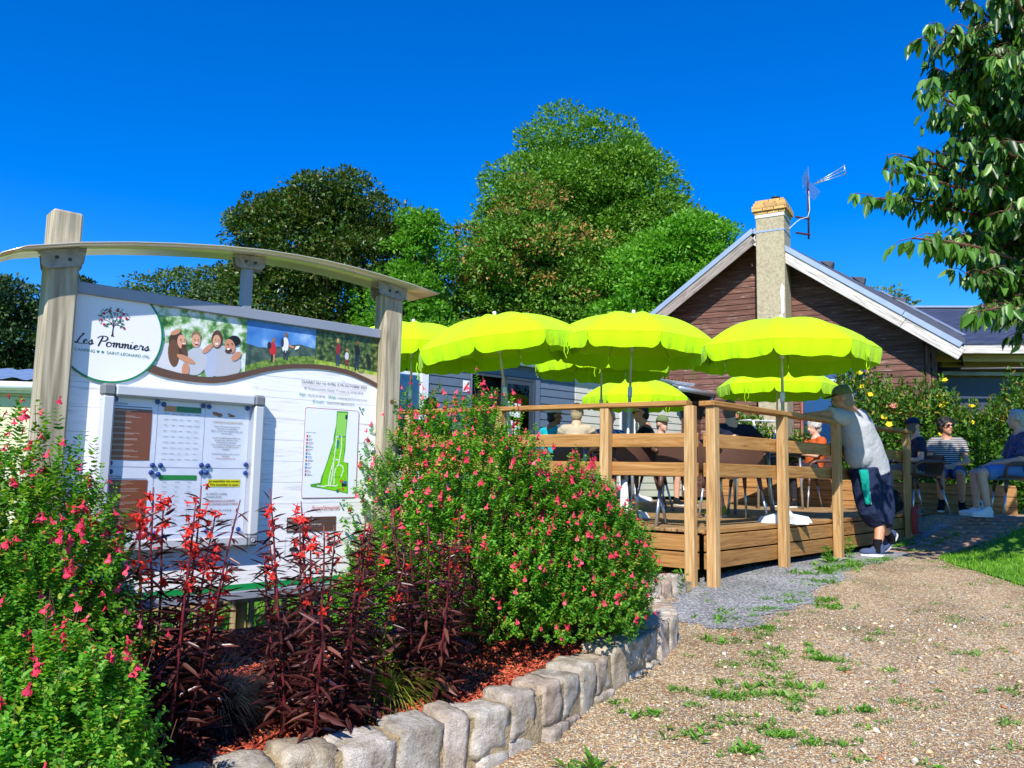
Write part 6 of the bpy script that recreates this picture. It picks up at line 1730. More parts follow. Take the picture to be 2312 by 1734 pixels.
def lobelia(base, n_st, H, nfl, spread, label, seed):
    r_ = np.random.default_rng(seed)
    root = empty("cardinal_flower", base, 0, label, "flower", "dark leaved red flower clumps in the bed")
    fl = 0
    for i in range(n_st):
        a = 2 * math.pi * i / n_st + r_.uniform(-.4, .4); h = H * r_.uniform(.72, 1.05)
        b = np.array([math.cos(a), math.sin(a), 0]) * spread * r_.uniform(.15, .6); T = b + np.array([math.cos(a), math.sin(a), 0]) * spread * r_.uniform(.2, .8) + np.array([0, 0, h])
        n_ = 40; tt = np.linspace(0, 1, n_)[:, None]; path = b * (1 - tt) + T * tt + np.cumsum(r_.normal(size=(n_, 3)) * .0016, 0) * np.array([1, 1, .2])
        st = MB().tube([tuple(p) for p in path[::6]] + [tuple(path[-1])], [.0065, .006, .0055, .005, .0042, .0035, .0028, .002][:len(path[::6]) + 1], 6).build("stem", m_lobstem, root, True)
        Ps = []; Ds = []; Ns = []; Ls = []
        ph = r_.uniform(0, 6.28)
        for j in range(2, n_ - 2):
            f = j / n_; rep = 3 if f < .55 else 2
            for q in range(rep):
                an = ph + (j * rep + q) * 2.4; out = np.array([math.cos(an), math.sin(an), 0]); Lf = (.13 - .07 * f) * r_.uniform(.6, 1.1)
                Ps.append(path[j] + out * .004); Ds.append(out + np.array([0, 0, r_.uniform(-.5, .75)])); Ns.append(np.array([0, 0, 1.0]) + r_.normal(size=3) * .35); Ls.append(Lf)
        Ls = np.array(Ls); V, F = leaf_arrays(np.array(Ps), np.array(Ds), np.array(Ns), Ls, Ls * r_.uniform(.14, .22, len(Ls)), .2, .9)
        tag(link("leaves", np_mesh("leaves", V, F, m_lobleaf), st), kind="stuff")
        if fl < nfl:
            m_ = int(nfl / max(1, n_st - 1)) + int(r_.integers(-2, 4))
            for q in range(max(3, m_)):
                f = r_.uniform(.80, 1.0) if r_.random() < .75 else r_.uniform(.6, .8); p = path[min(n_ - 1, int(f * n_))]
                out = unit(r_.normal(size=3) * np.array([1, 1, .25]) + np.array([0, -.5, 0])); o = link("flower", LF[int(r_.integers(2))], root); o.matrix_local = Matrix.Translation(p + out * .026) @ orient(out, r_.uniform(-.4, .4)); fl += 1
    return root
lobelia((-1.13, 2.66, .37), 13, .82, 120, .20, "dark leaved red flower clump standing before the notice board", 31)
lobelia((-.67, 2.93, .38), 15, .80, 70, .25, "dark leaved red flower clump before the sign's campsite map", 32)
lobelia((-.31, 3.28, .40), 11, .74, 8, .17, "dark leaved clump almost out of bloom, against the tall shrub", 33)

def grass_clump(base, n_, L, W_, mat, label, cat_name, seed, flat_=.9):
    r_ = np.random.default_rng(seed); V = []; F_ = []
    for i in range(n_):
        a = r_.uniform(0, 6.28); l = L * r_.uniform(.6, 1.1); w = W_ * r_.uniform(.7, 1.2); el = r_.uniform(.5, 1.45); out = np.array([math.cos(a), math.sin(a), 0]); s_ = np.array([-math.sin(a), math.cos(a), 0])
        b = out * r_.uniform(0, .05) + np.array([0, 0, 0]); k0 = len(V)
        p = b.copy(); e = el
        for j in range(6):
            ww = w * (1 - j / 5.5) if j > 1 else w
            V.append(p + s_ * ww); V.append(p - s_ * ww)
            p = p + (out * math.cos(e) + np.array([0, 0, math.sin(e)])) * l / 5; e -= .42 * flat_
        for j in range(5): F_.append((k0 + 2 * j, k0 + 2 * j + 2, k0 + 2 * j + 3, k0 + 2 * j + 1))
    root = empty(cat_name, base, 0, label, "plant")
    tag(link("blades", np_mesh("blades", np.array(V), np.array(F_), mat), root), kind="stuff")
m_black = mat_leaf("black_grass", ["#0f0c10", "#1c161a", "#2a2326"], .4, .05, .6); m_sedge = mat_leaf("golden_sedge", ["#8fa52a", "#b8c244", "#6f8f22", "#d6d070"], .45, .35)
grass_clump((-1.08, 3.02, .36), 800, .36, .0035, m_black, "clump of black strap grass in the shade of the sign", "black_grass_clump", 41)
grass_clump((-.84, 3.22, .37), 500, .32, .0035, m_black, "smaller clump of black strap grass near the map side of the sign", "black_grass_clump", 42)
grass_clump((-.47, 3.22, .39), 420, .30, .003, m_sedge, "golden green sedge arching between two dark leaved clumps", "golden_sedge_clump", 43)
grass_clump((-1.30, 2.36, .36), 160, .24, .004, m_black, "dark strap grass at the foot of the low leafy shrub", "black_grass_clump", 44)
# weeds at the foot of the fascia
for k_, (x, y, h) in enumerate(((1.08, 5.98, .26), (1.25, 5.92, .16), (2.95, 7.42, .16), (3.38, 7.95, .2))):
    r_ = np.random.default_rng(60 + k_); n_ = 90; tt = r_.uniform(.1, 1, n_); a = r_.uniform(0, 6.28, n_)
    P = np.stack([r_.normal(size=n_) * .02, r_.normal(size=n_) * .02, tt * h], 1); D = np.stack([np.cos(a), np.sin(a), r_.uniform(.1, .8, n_)], 1)
    L = r_.uniform(.025, .055, n_); V, F = leaf_arrays(P, D, np.tile([0, 0, 1.0], (n_, 1)) + r_.normal(size=(n_, 3)) * .3, L, L * .3)
    root = empty("tall_weed", (x, y, gz(x, y)), 0, ["bushy green weed growing at the railing corner, before the fascia boards", "short weed beside the corner post and the end stones", "thin weed at the fascia beside the middle railing post", "weed at the fascia behind the leaning man's shoe"][k_], "weed", "weeds along the terrace")
    tag(link("foliage", np_mesh("foliage", V, F, m_weed), root), kind="stuff"); MB().tube([(0, 0, 0), (.005, 0, h)], [.004, .002], 5).build("stem", m_sstem, root)

# ------------------------------------------------------------------ hedge with yellow flowers behind the bench
m_hedge = mat_leaf("hedge_leaf", ["#2a4e12", "#3f6c1a", "#588826", "#335c16", "#729a30"], .45, .3, .4)
m_hedtip = mat_leaf("hedge_tip", ["#7c742e", "#8e8a3a", "#7d8a34", "#8a662e"], .5, .3)
m_yel = mat_leaf("yellow_petal", ["#f2cf10", "#ffe02a", "#e8bb0c"], .5, .3, .3)
YF = petal_mesh("flower", m_yel, [(k * 2 * math.pi / 5, .35, 1.0, .9) for k in range(5)], .05)
PF = petal_mesh("flower", mat_leaf("salmon_petal", ["#d8786a", "#e89a88"], .5, .3), [(k * 2 * math.pi / 6, .5, 1.0, .9) for k in range(6)], .06)
def hedge(A, B, depth, zb, zt, n_, nf, label, seed, name="flowering_hedge"):
    A = np.array(A); B = np.array(B); r_ = np.random.default_rng(seed)
    d = B - A; L = np.linalg.norm(d); d = d / L; nn = np.array([d[1], -d[0]])
    mid = (A + B) / 2; root = empty(name, (mid[0], mid[1], zb), 0, label, "hedge")
    s = r_.uniform(0, 1, n_); an = r_.uniform(-.15, math.pi + .15, n_)
    bumps = 1 + .14 * np.sin(s * L * 2.1 + seed) + .08 * np.sin(s * L * 5.3)
    rad = np.where(r_.random(n_) < .3, r_.uniform(.35, .85, n_), r_.uniform(.82, 1.04, n_)) * (1 + .09 * np.sin(s * L * 9 + an * 6) + .07 * np.sin(s * L * 17 - an * 9))
    off = np.cos(an) * depth * .5 * rad; z = np.maximum(.02, np.abs(np.sin(an)) ** .6 * (zt - zb) * rad * bumps)
    low = r_.random(n_) < .35; z = np.where(low & (off > 0), z * r_.uniform(0, 1, n_), z)
    P = np.stack([A[0] + d[0] * s * L + nn[0] * off - mid[0], A[1] + d[1] * s * L + nn[1] * off - mid[1], z], 1)
    out = np.stack([nn[0] * np.cos(an), nn[1] * np.cos(an), np.sin(an) * .8 + .2], 1)
    D = out + r_.normal(size=(n_, 3)) * .75; N = out + np.array([0, 0, .5]) + r_.normal(size=(n_, 3)) * .6
    Lf = r_.uniform(.055, .095, n_); V, F = leaf_arrays(P, D, N, Lf, Lf * r_.uniform(.38, .5, n_), .1, .2)
    mi = ((z > (zt - zb) * .72) & (r_.random(n_) < .22)).astype(int)
    tag(link("foliage", np_mesh("foliage", V, F, [m_hedge, m_hedtip], np.repeat(mi, 2)), root), kind="stuff")
    # branch core
    core = MB()
    for k in range(int(L * 5)):
        s0 = r_.uniform(0, L); b = A + d * s0 - mid
        for q in range(3): core.tube([(b[0], b[1], 0), (b[0] + r_.normal() * .12, b[1] + r_.normal() * .12, (zt - zb) * .5), (b[0] + r_.normal() * .28, b[1] + r_.normal() * .28, (zt - zb) * .88)], [.012, .008, .004], 4, False)
    tag(core.build("branches", m_sstem, root), kind="stuff")
    cand = np.where((z > (zt - zb) * .5) & (off > .1) & (rad > .9))[0]; pick = r_.choice(cand, nf, replace=False)
    for k_, i in enumerate(pick):
        o = link("flower", YF if k_ > 1 else PF, root); dv = out[i] + np.array([-.3, -.7, .3]); o.matrix_local = Matrix.Translation(P[i] + unit(out[i]) * .05) @ orient(dv)
    return root
hedge((5.15, 12.55), (10.4, 11.0), 1.3, .85, 2.62, 62000, 34, "dense green hedge with yellow flowers behind the plank bench", 51)
hedge((3.75, 13.6), (5.0, 13.0), .9, .85, 2.05, 10000, 5, "low green shrub under the house window beside the curly haired woman", 52, "window_shrub")

# ------------------------------------------------------------------ far trees
def far_tree(name, label, base, trunk_r, lobes, mats, n_, leaf, seed, mixf=None, limbs=True, clump=.5, droop=0.0, group="trees behind the campsite buildings", inner=.35):
    r_ = np.random.default_rng(seed); B = np.array(base, float)
    root = empty(name, base, 0, label, "tree", group)
    lob = np.array(lobes, float)
    ex = []
    for l in lob:
        for q in range(5):
            v_ = rand_dir(1, r_)[0]; v_[2] = abs(v_[2]) * .9 + .1 * v_[2]; k_ = r_.uniform(.22, .36); ex.append(np.concatenate([l[:3] + v_ * l[3:] * r_.uniform(.82, 1.08), l[3:] * k_]))
    lob = np.concatenate([lob, np.array(ex)])
    w = (lob[:, 3] * lob[:, 4] + lob[:, 3] * lob[:, 5] + lob[:, 4] * lob[:, 5]); w /= w.sum()
    nc = max(60, n_ // 150)
    li = r_.choice(len(lob), nc, p=w); dr = rand_dir(nc, r_)
    dr[:, 1] = np.where(r_.random(nc) < .62, -np.abs(dr[:, 1]), dr[:, 1])      # most leaf on the open, southern side
    rad = np.where(r_.random(nc) < inner, r_.uniform(.45, .85, nc), r_.uniform(.86, 1.06, nc))
    cc_ = lob[li, :3] + dr * lob[li, 3:] * rad[:, None]
    # drop clumps buried deep inside other lobes, keeps gaps
    ci = r_.integers(0, nc, n_)
    # every clump is a small billow of its own: leaves on its shell, denser above and outside
    cr = clump * r_.uniform(.75, 1.9, nc) * 1.25
    ld_ = rand_dir(n_, r_); out = dr[ci]
    bad = (ld_ * (out * .7 + np.array([0, 0, .7]))).sum(1) < -.25; ld_ = np.where(bad[:, None], -ld_, ld_)
    P = cc_[ci] + ld_ * cr[ci][:, None] * np.array([1.15, 1.15, .7]) * (r_.uniform(.55, 1.12, n_) ** .7)[:, None] - B
    D = ld_ * .7 + out * .3 + r_.normal(size=(n_, 3)) * .6 + np.array([0, 0, -droop]); N = ld_ * .7 + np.array([0, 0, .6]) + r_.normal(size=(n_, 3)) * .45
    L = leaf * r_.uniform(.65, 1.3, n_); V, F = leaf_simple(P, D, N, L, L * r_.uniform(.45, .65, n_), .15)
    mi = None
    if mixf is not None:
        sel = r_.random(nc) < mixf(cc_ - B); mi = (sel[ci] & (r_.random(n_) < .55)).astype(int); mi = np.repeat(mi, 2)
    tag(link("crown", np_mesh("crown", V, F, mats, mi), root), kind="stuff")
    mb = MB(); top = lob[:, 2].max() - B[2]; cen = (lob[:, :3] * w[:, None]).sum(0) - B
    tk = [np.array([0, 0, -.1])] + [np.array([cen[0] * f + r_.normal() * .12, cen[1] * f, top * .95 * f]) for f in (.2, .4, .6, .8, 1.0)]
    mb.tube([tuple(p) for p in tk], [trunk_r, trunk_r * .9, trunk_r * .75, trunk_r * .55, trunk_r * .35, trunk_r * .12], 9)
    tr_o = mb.build("trunk", m_bark, root, True)
    if limbs:
        for k in r_.choice(nc, min(46, nc), replace=False):
            e = cc_[k] - B; f = r_.uniform(.25, .75); s0 = np.array([cen[0] * f, cen[1] * f, top * .95 * f]); 
            if e[2] < s0[2] * .8: s0 = s0 * np.array([1, 1, .55])
            m1 = s0 * .5 + e * .5 + np.array([0, 0, .08 * np.linalg.norm(e - s0)]) + r_.normal(size=3) * .2
            MB().tube([tuple(s0), tuple(m1), tuple(e)], [trunk_r * .34, trunk_r * .18, trunk_r * .05], 6, False).build("limb", m_bark, root, True)
    return root
G1 = mat_leaf("ash_leaf", ["#477a1a", "#639826", "#7fb034", "#568a20", "#98be48"], .5, .35)
G2 = mat_leaf("beech_leaf", ["#284212", "#365416", "#46661e", "#5a5c26", "#304a14"], .4, .2, .45)
G3 = mat_leaf("grey_green_leaf", ["#3d5a2c", "#54703e", "#6d8650", "#46643a"], .55, .3)
G4 = mat_leaf("seed_key", ["#94693a", "#b08548", "#c99c5c", "#7f5c34"], .7, .2)
G5 = mat_leaf("bright_leaf", ["#47821c", "#62a028", "#7cb634", "#549020"], .5, .4)
G6 = mat_leaf("cypress_leaf", ["#16280e", "#203818", "#2e4a20", "#3a5524"], .55, .1)
G7 = mat_leaf("ash_seedy_leaf", ["#44701e", "#5c8c28", "#769f36", "#507c22"], .5, .3)
ZB = .5
far_tree("beech_tree", "dark bronze green beech with bare forked trunk behind the sign", (-7.9, 30, ZB), .34,
    [(-7.4, 30, 8.6, 3.0, 2.6, 3.0), (-6.3, 30.2, 10.2, 2.1, 2.0, 2.2), (-8.6, 30, 9.6, 2.0, 2.0, 2.2), (-9.4, 29.8, 7.4, 1.8, 1.8, 1.5), (-5.4, 30, 8.4, 1.8, 1.8, 2.2), (-7.2, 30, 11.2, 1.6, 1.6, 1.4), (-8.2, 30, 6.0, 2.6, 2.0, 1.0), (-6.0, 30, 6.1, 1.8, 1.6, 1.1)], [G2], 80000, .165, 71, None, True, .36)
far_tree("ash_tree", "tallest bright green ash with broad domed crown behind the parasols", (3.4, 34.5, ZB), .42,
    [(3.2, 34.5, 11.6, 4.1, 3.6, 4.0), (3.0, 34.5, 14.6, 2.9, 2.8, 2.6), (5.0, 34.5, 11.8, 2.9, 2.8, 3.2), (1.6, 34.5, 12.2, 2.8, 2.6, 3.3), (5.6, 34.5, 8.8, 3.0, 2.8, 2.6), (2.6, 34.5, 8.0, 3.4, 3.0, 2.4), (4.4, 34.5, 13.9, 2.2, 2.2, 2.0), (6.4, 34.5, 10.6, 2.2, 2.2, 2.4), (.6, 34.5, 9.6, 2.4, 2.2, 2.6), (7.6, 34.5, 7.6, 2.2, 2.0, 2.2), (4.0, 34.5, 9.6, 3.4, 3.0, 3.0)], [G1], 160000, .17, 72, None, True, .42)
far_tree("seeding_ash_tree", "ash hung with brown seed clusters, in front of the tallest tree", (-.2, 31, ZB), .28,
    [(-1.0, 31, 8.4, 2.4, 2.2, 2.6), (.6, 31, 9.2, 2.2, 2.0, 3.2), (-2.2, 31, 7.0, 1.8, 1.8, 2.0), (1.6, 31, 7.0, 2.0, 1.8, 2.0), (0, 31, 5.6, 3.0, 2.2, 1.8), (.3, 31, 11.4, 1.3, 1.2, 1.8), (2.6, 31, 5.4, 1.8, 1.8, 1.6)], [G7, G4], 85000, .16, 73, lambda q: np.where(q[:, 2] > 1, .24, .1), True, .38)
far_tree("young_ash_tree", "slim fresh green tree between the beech and the seeding ash", (-4.0, 28.5, ZB), .16,
    [(-4.0, 28.5, 6.6, 1.3, 1.2, 2.0), (-3.5, 28.5, 8.6, 1.05, 1.0, 1.5), (-4.6, 28.5, 5.0, 1.3, 1.2, 1.3), (-2.9, 28.5, 5.6, 1.2, 1.1, 1.5)], [G5], 38000, .15, 74, None, True, .3)
far_tree("maple_tree", "fresh green rounded tree rising beside the timber house gable", (6.0, 29.5, ZB), .22,
    [(5.8, 29.5, 7.6, 2.1, 1.9, 2.4), (6.5, 29.5, 9.0, 1.5, 1.5, 2.0), (4.4, 29.5, 6.2, 1.6, 1.5, 1.6), (7.3, 29.5, 7.0, 1.5, 1.5, 1.8), (5.2, 29.5, 4.4, 2.4, 1.8, 1.2)], [G5], 60000, .16, 75, None, True, .36)
far_tree("willow_tree", "loose grey green tree showing under the sign's curved roof", (-16.2, 40, ZB), .3,
    [(-17.2, 40, 9.0, 2.8, 2.2, 2.2), (-14.6, 40, 8.4, 2.6, 2.2, 2.4), (-18.8, 40, 8.4, 1.6, 1.5, 1.4), (-16, 40, 6.6, 4.2, 2.4, 1.8), (-12.6, 40, 7.4, 2.0, 2.0, 2.0)], [G3], 36000, .2, 76, None, True, .45, .5)
far_tree("cypress_tree", "dark evergreen standing behind the cream holiday home", (-15.9, 25.5, ZB), .3,
    [(-15.6, 25.5, 4.0, 2.6, 2.0, 1.8), (-16.6, 25.5, 5.4, 1.9, 1.6, 1.5), (-14.5, 25.5, 5.6, 1.1, 1.1, 1.2), (-14.6, 25.5, 3.4, 1.6, 1.5, 1.4), (-17.4, 25.5, 3.8, 1.8, 1.8, 1.8)], [G6], 38000, .15, 77, None, True, .28)
far_tree("far_ash_tree", "thin topped far tree peeping over the timber house roof", (16.2, 34, ZB), .2,
    [(16.0, 34, 8.8, .9, .8, .55), (16.9, 34, 8.2, .6, .6, .8), (16.3, 34, 7.0, 1.4, 1.2, 1.2)], [G3], 1500, .2, 78, None, True, .25)
# understory that closes the gap between trunks
def thicket(name, label, A, B, zt, n_, seed):
    r_ = np.random.default_rng(seed); s = r_.uniform(0, 1, n_); A = np.array(A, float); B = np.array(B, float)
    h = zt * (.72 + .18 * np.sin(s * 23 + seed) + .12 * np.sin(s * 51)); P = A + (B - A) * s[:, None]; P = np.stack([P[:, 0], P[:, 1] + r_.normal(size=n_) * .7, h * r_.uniform(0, 1, n_) ** .7 + ZB], 1)
    D = r_.normal(size=(n_, 3)) + np.array([0, -.6, .3]); N = np.array([0, -.5, .8]) + r_.normal(size=(n_, 3)) * .6
    L = .24 * r_.uniform(.7, 1.3, n_); V, F = leaf_simple(P, D, N, L, L * .55)
    o = link(name, np_mesh(name, V, F, [G2, G5], np.repeat((r_.random(n_) < .4).astype(int), 2))); tag(o, label, "undergrowth", kind="stuff")
thicket("undergrowth", "dark leafy undergrowth below the far trees", (-13, 32), (13, 33), 6.0, 30000, 81)
thicket("undergrowth", "leafy undergrowth behind the cream holiday home and sign", (-24, 30), (-9, 33), 4.2, 16000, 82)

# ------------------------------------------------------------------ cherry tree at the right, near
m_cleaf = mat_leaf("cherry_leaf", ["#1c3a0e", "#2b5014", "#3d6a1c", "#56842a", "#335c18", "#86a850"], .38, .3, .5)
m_cleafu = m_cleaf
ctree = empty("cherry_tree", (5.75, 7.35, gz(5.75, 7.35)), 0, "cherry tree with long drooping leaves overhanging the lawn", "tree")
CB = np.array([5.75, 7.35, gz(5.75, 7.35)])

mb = MB().tube([(0, 0, -.1), (.02, 0, .9), (-.05, -.05, 1.9), (-.1, -.1, 3.0), (-.05, -.1, 4.4), (0, 0, 5.6)], [.16, .135, .12, .10, .07, .03], 12).build("trunk", m_bark, ctree, True)
tips = [(3.37, 6.2, 5.02), (3.6, 6.6, 4.96), (3.13, 6.0, 4.39), (3.71, 6.8, 4.59), (2.98, 6.2, 3.8), (3.3, 6.7, 3.75), (2.98, 5.9, 3.11), (3.67, 6.6, 3.25), (3.46, 6.3, 2.89), (3.35, 6.0, 2.52), (4.16, 7.0, 3.28), (3.81, 6.4, 2.72), (3.76, 5.8, 2.24), (4.33, 6.9, 3.6), (3.82, 6.1, 3.91), (4.13, 6.9, 4.82), (3.77, 6.4, 5.02), (3.94, 6.0, 4.68), (4.4, 6.6, 4.25), (4.45, 6.8, 3.23), (4.13, 6.6, 2.45), (3.64, 6.3, 4.11), (3.88, 6.9, 3.85), (3.75, 6.2, 3.68), (3.57, 6.6, 4.15), (3.98, 6.1, 3.49), (4.3, 6.7, 4.64), (4.19, 6.6, 5.45), (3.61, 6.3, 5.38), (4.02, 6.2, 2.68)]
rc = np.random.default_rng(91)
tips = [(x + .1 + max(0, 3.1 - z) * .22, y, z + max(0, 3.3 - z) * .12) for x, y, z in tips]
for k in range(60):
    b_ = tips[int(rc.integers(0, 30))]
    if k % 2: b_ = (rc.uniform(3.6, 4.1), rc.uniform(5.9, 6.8), rc.uniform(3.0, 5.4))
    tips.insert(30, (b_[0] + rc.uniform(.0, .6), b_[1] + rc.uniform(-.3, .5), b_[2] + rc.uniform(-.3, .4)))
NV = len(tips)
for k in range(9):
    a = rc.uniform(-1.6, 1.9); tips.append((5.75 + math.cos(a) * rc.uniform(.6, 2.2), 7.35 + math.sin(a) * rc.uniform(.6, 2.2), rc.uniform(3.0, 6.4)))
lp = []; ld = []; ln = []; ll = []
br = MB()
vis = []
for k, T in enumerate(tips):
    T = np.array(T) - CB; hgt = T[2] * .62 + .7
    S0 = np.array([-.05, -.05, min(5.2, hgt)])
    M1 = S0 * .45 + T * .55 + np.array([0, 0, .28])
    n_ = 22; tt = np.linspace(0, 1, n_)[:, None]; path = (1 - tt) ** 2 * S0 + 2 * (1 - tt) * tt * M1 + tt ** 2 * T; path += np.cumsum(rc.normal(size=(n_, 3)) * .006, 0)
    br.tube([tuple(p) for p in path[::3]] + [tuple(path[-1])], list(np.linspace(.03, .004, len(path[::3]) + 1)), 6, False)
    start = 4 if k < NV else 10
    twigs = []
    for j in range(start, n_):
        for q in range(3 if k < NV else 1):
            d = rc.normal(size=3) * np.array([1, 1, .5]) + (T - S0) / np.linalg.norm(T - S0) * .6; d = unit(d); e = path[j] + d * rc.uniform(.05, .22) + np.array([0, 0, -.03])
            br.tube([tuple(path[j]), tuple((path[j] + e) / 2 + np.array([0, 0, .02])), tuple(e)], [.004, .003, .002], 4, False)
            m_ = 4 if k < NV else 3
            for w in range(m_):
                f = rc.uniform(.3, 1.0); p = path[j] * (1 - f) + e * f
                side = rc.normal(size=3) * np.array([1, 1, .3]); dd = unit(side) * .55 + np.array([0, 0, -1.0]) * rc.uniform(.5, 1.3) + d * .3
                lp.append(p); ld.append(dd); ln.append(unit(side) * .7 + np.array([-.15, -.5, .5]) + rc.normal(size=3) * .35); ll.append(rc.uniform(.085, .145))
                vis.append(k < NV)
tag(br.build("branches", m_twig, ctree), kind="stuff")
lp = np.array(lp); ld = np.array(ld); ln = np.array(ln); ll = np.array(ll); vis = np.array(vis)
# 300 leaves of their own on the open side of the crown, the rest as one part
near = np.argsort(np.where(vis, (lp[:, 0] + CB[0]) + (lp[:, 1] + CB[1]), 99.0))[:300]
cl_me = []
for k in range(3):
    V, F = leaf_arrays(np.zeros((1, 3)), np.array([[0, 0, 1.0]]), np.array([[0, -1.0, 0]]), [1.0], [.46 + .03 * k], .12 + .05 * k, .5 + .25 * k); cl_me.append(np_mesh("leaf", V, F, m_cleaf))
msk = np.ones(len(lp), bool); msk[near] = False
for i in near:
    D = unit(ld[i]); S_ = unit(np.cross(D, ln[i])); N_ = np.cross(S_, D)
    # mesh: length +z, face normal -y
    Mx = Matrix(((S_[0], -N_[0], D[0], 0), (S_[1], -N_[1], D[1], 0), (S_[2], -N_[2], D[2], 0), (0, 0, 0, 1)))
    o = link("leaf", cl_me[i % 3], ctree); o.matrix_local = Matrix.Translation(lp[i]) @ Mx @ Matrix.Scale(ll[i], 4)
V, F = leaf_arrays(lp[msk], ld[msk], ln[msk], ll[msk], ll[msk] * rc.uniform(.42, .52, msk.sum()), .15, .6)
tag(link("foliage", np_mesh("foliage", V, F, m_cleaf), ctree), kind="stuff")

# =================================================================== PEOPLE
def mat_skin(name, col):
    m = mat_plain(name, col, .5, 0, .12, 14, .1, 120)
    b = m.node_tree.nodes["Principled BSDF"]; b.inputs["Subsurface Weight"].default_value = .08; b.inputs["Subsurface Radius"].default_value = (.01, .004, .002)
    return m
def mat_cloth(name, col, bmp=.35, fold=22):
    m, nt, b = newmat(name); c = rgb(col) if isinstance(col, str) else col
    mp = coords(nt, (1, 1, 1)); n1 = nd(nt, "ShaderNodeTexNoise"); n1.inputs["Scale"].default_value = fold; n1.inputs["Detail"].default_value = 3; n1.inputs["Distortion"].default_value = 2.2; nt.links.new(mp.outputs[0], n1.inputs["Vector"])
    rp = ramp(nt, [(.3, tuple(x * .86 for x in c[:3]) + (1,)), (.7, c)]); nt.links.new(n1.outputs[0], rp.inputs[0]); nt.links.new(rp.outputs[0], b.inputs["Base Color"])
    b.inputs["Roughness"].default_value = .85; b.inputs["Specular IOR Level"].default_value = .2; bump(nt, b, n1.outputs[0], bmp, .03)
    return m
def mat_stripe(name, c1, c2, freq, axis=2, plaid=False):
    m, nt, b = newmat(name); tc = nd(nt, "ShaderNodeTexCoord"); sep = nd(nt, "ShaderNodeSeparateXYZ"); nt.links.new(tc.outputs["Object"], sep.inputs[0])
    def band(ax_):
        mu = nd(nt, "ShaderNodeMath", operation='MULTIPLY'); mu.inputs[1].default_value = freq * 6.283; sn = nd(nt, "ShaderNodeMath", operation='SINE'); gt = nd(nt, "ShaderNodeMath", operation='GREATER_THAN'); gt.inputs[1].default_value = 0.1
        nt.links.new(sep.outputs[ax_], mu.inputs[0]); nt.links.new(mu.outputs[0], sn.inputs[0]); nt.links.new(sn.outputs[0], gt.inputs[0]); return gt.outputs[0]
    f = band(axis)
    if plaid:
        ad = nd(nt, "ShaderNodeMath", operation='MULTIPLY_ADD'); ad.inputs[1].default_value = .5; nt.links.new(band(1), ad.inputs[0]); ml = nd(nt, "ShaderNodeMath", operation='MULTIPLY'); ml.inputs[1].default_value = .5; nt.links.new(f, ml.inputs[0]); nt.links.new(ml.outputs[0], ad.inputs[2]); f = ad.outputs[0]
    mx = nd(nt, "ShaderNodeMix", data_type='RGBA'); nt.links.new(f, mx.inputs[0]); mx.inputs[6].default_value = rgb(c1); mx.inputs[7].default_value = rgb(c2); nt.links.new(mx.outputs[2], b.inputs["Base Color"]); b.inputs["Roughness"].default_value = .85
    return m
def mat_floral(name, stops, scale=14):
    m, nt, b = newmat(name); mp = coords(nt, (1, 1, 1)); vo = nd(nt, "ShaderNodeTexNoise"); vo.inputs["Scale"].default_value = scale; vo.inputs["Detail"].default_value = 2; vo.inputs["Distortion"].default_value = 2.0; nt.links.new(mp.outputs[0], vo.inputs["Vector"])
    rp = ramp(nt, [(p, rgb(c)) for p, c in stops], 'CONSTANT'); nt.links.new(vo.outputs[0], rp.inputs[0]); nt.links.new(rp.outputs[0], b.inputs["Base Color"]); b.inputs["Roughness"].default_value = .8
    return m

def V3(*a): return Vector(a)
def cap(mb, a, b, ra, rb, seg=14):
    """tapered capsule, closed"""
    a = Vector(a); b = Vector(b); d = (b - a); L = d.length
    if L < 1e-6: d = Vector((0, 0, 1))
    d = d.normalized(); pts = []; rad = []
    for k in range(4): an = math.pi / 2 * (1 - k / 4.0); pts.append(a - d * ra * math.sin(an)); rad.append(max(1e-4, ra * math.cos(an)))
    pts.append(a); rad.append(ra); pts.append(b); rad.append(rb)
    for k in range(1, 5): an = math.pi / 2 * (k / 4.0); pts.append(b + d * rb * math.sin(an)); rad.append(max(1e-4, rb * math.cos(an)))
    _tube(mb, pts, rad, seg)
def fru(mb, pts, rads, seg=18, squash=None):
    """chain of frustums with flat ends (a garment tube); squash = (axis vector, factor)"""
    _tube(mb, [Vector(p) for p in pts], rads, seg, squash)
def _tube(mb, pts, rad, seg, squash=None):
    k0 = len(mb.v); mb.tube(pts, rad, seg, True)
    if squash is not None:
        ax_, f = Vector(squash[0]).normalized(), squash[1]; n = len(pts)
        for i in range(n):
            for k in range(seg):
                q = Vector(mb.v[k0 + i * seg + k]); off = q - pts[i]; q = q - ax_ * off.dot(ax_) * (1 - f); mb.v[k0 + i * seg + k] = tuple(q)

def blob(name, mb, mat, parent, voxel=.010, it=6, wr=0.0, seed=0, wf=30):
    """one continuous surface grown over the overlapping volumes"""
    me = mb.mesh(name, mat, True); o = link(name, me, parent)
    m = o.modifiers.new("skin", 'REMESH'); m.mode = 'VOXEL'; m.voxel_size = voxel; m.use_smooth_shade = True
    s_ = o.modifiers.new("relax", 'SMOOTH'); s_.iterations = it; s_.factor = .5
    if wr > 0:
        tx = bpy.data.textures.new("folds", 'CLOUDS'); tx.noise_scale = 1.0 / wf; tx.noise_depth = 2
        d = o.modifiers.new("folds", 'DISPLACE'); d.texture = tx; d.strength = wr; d.mid_level = .5; d.texture_coords = 'LOCAL'
    return o

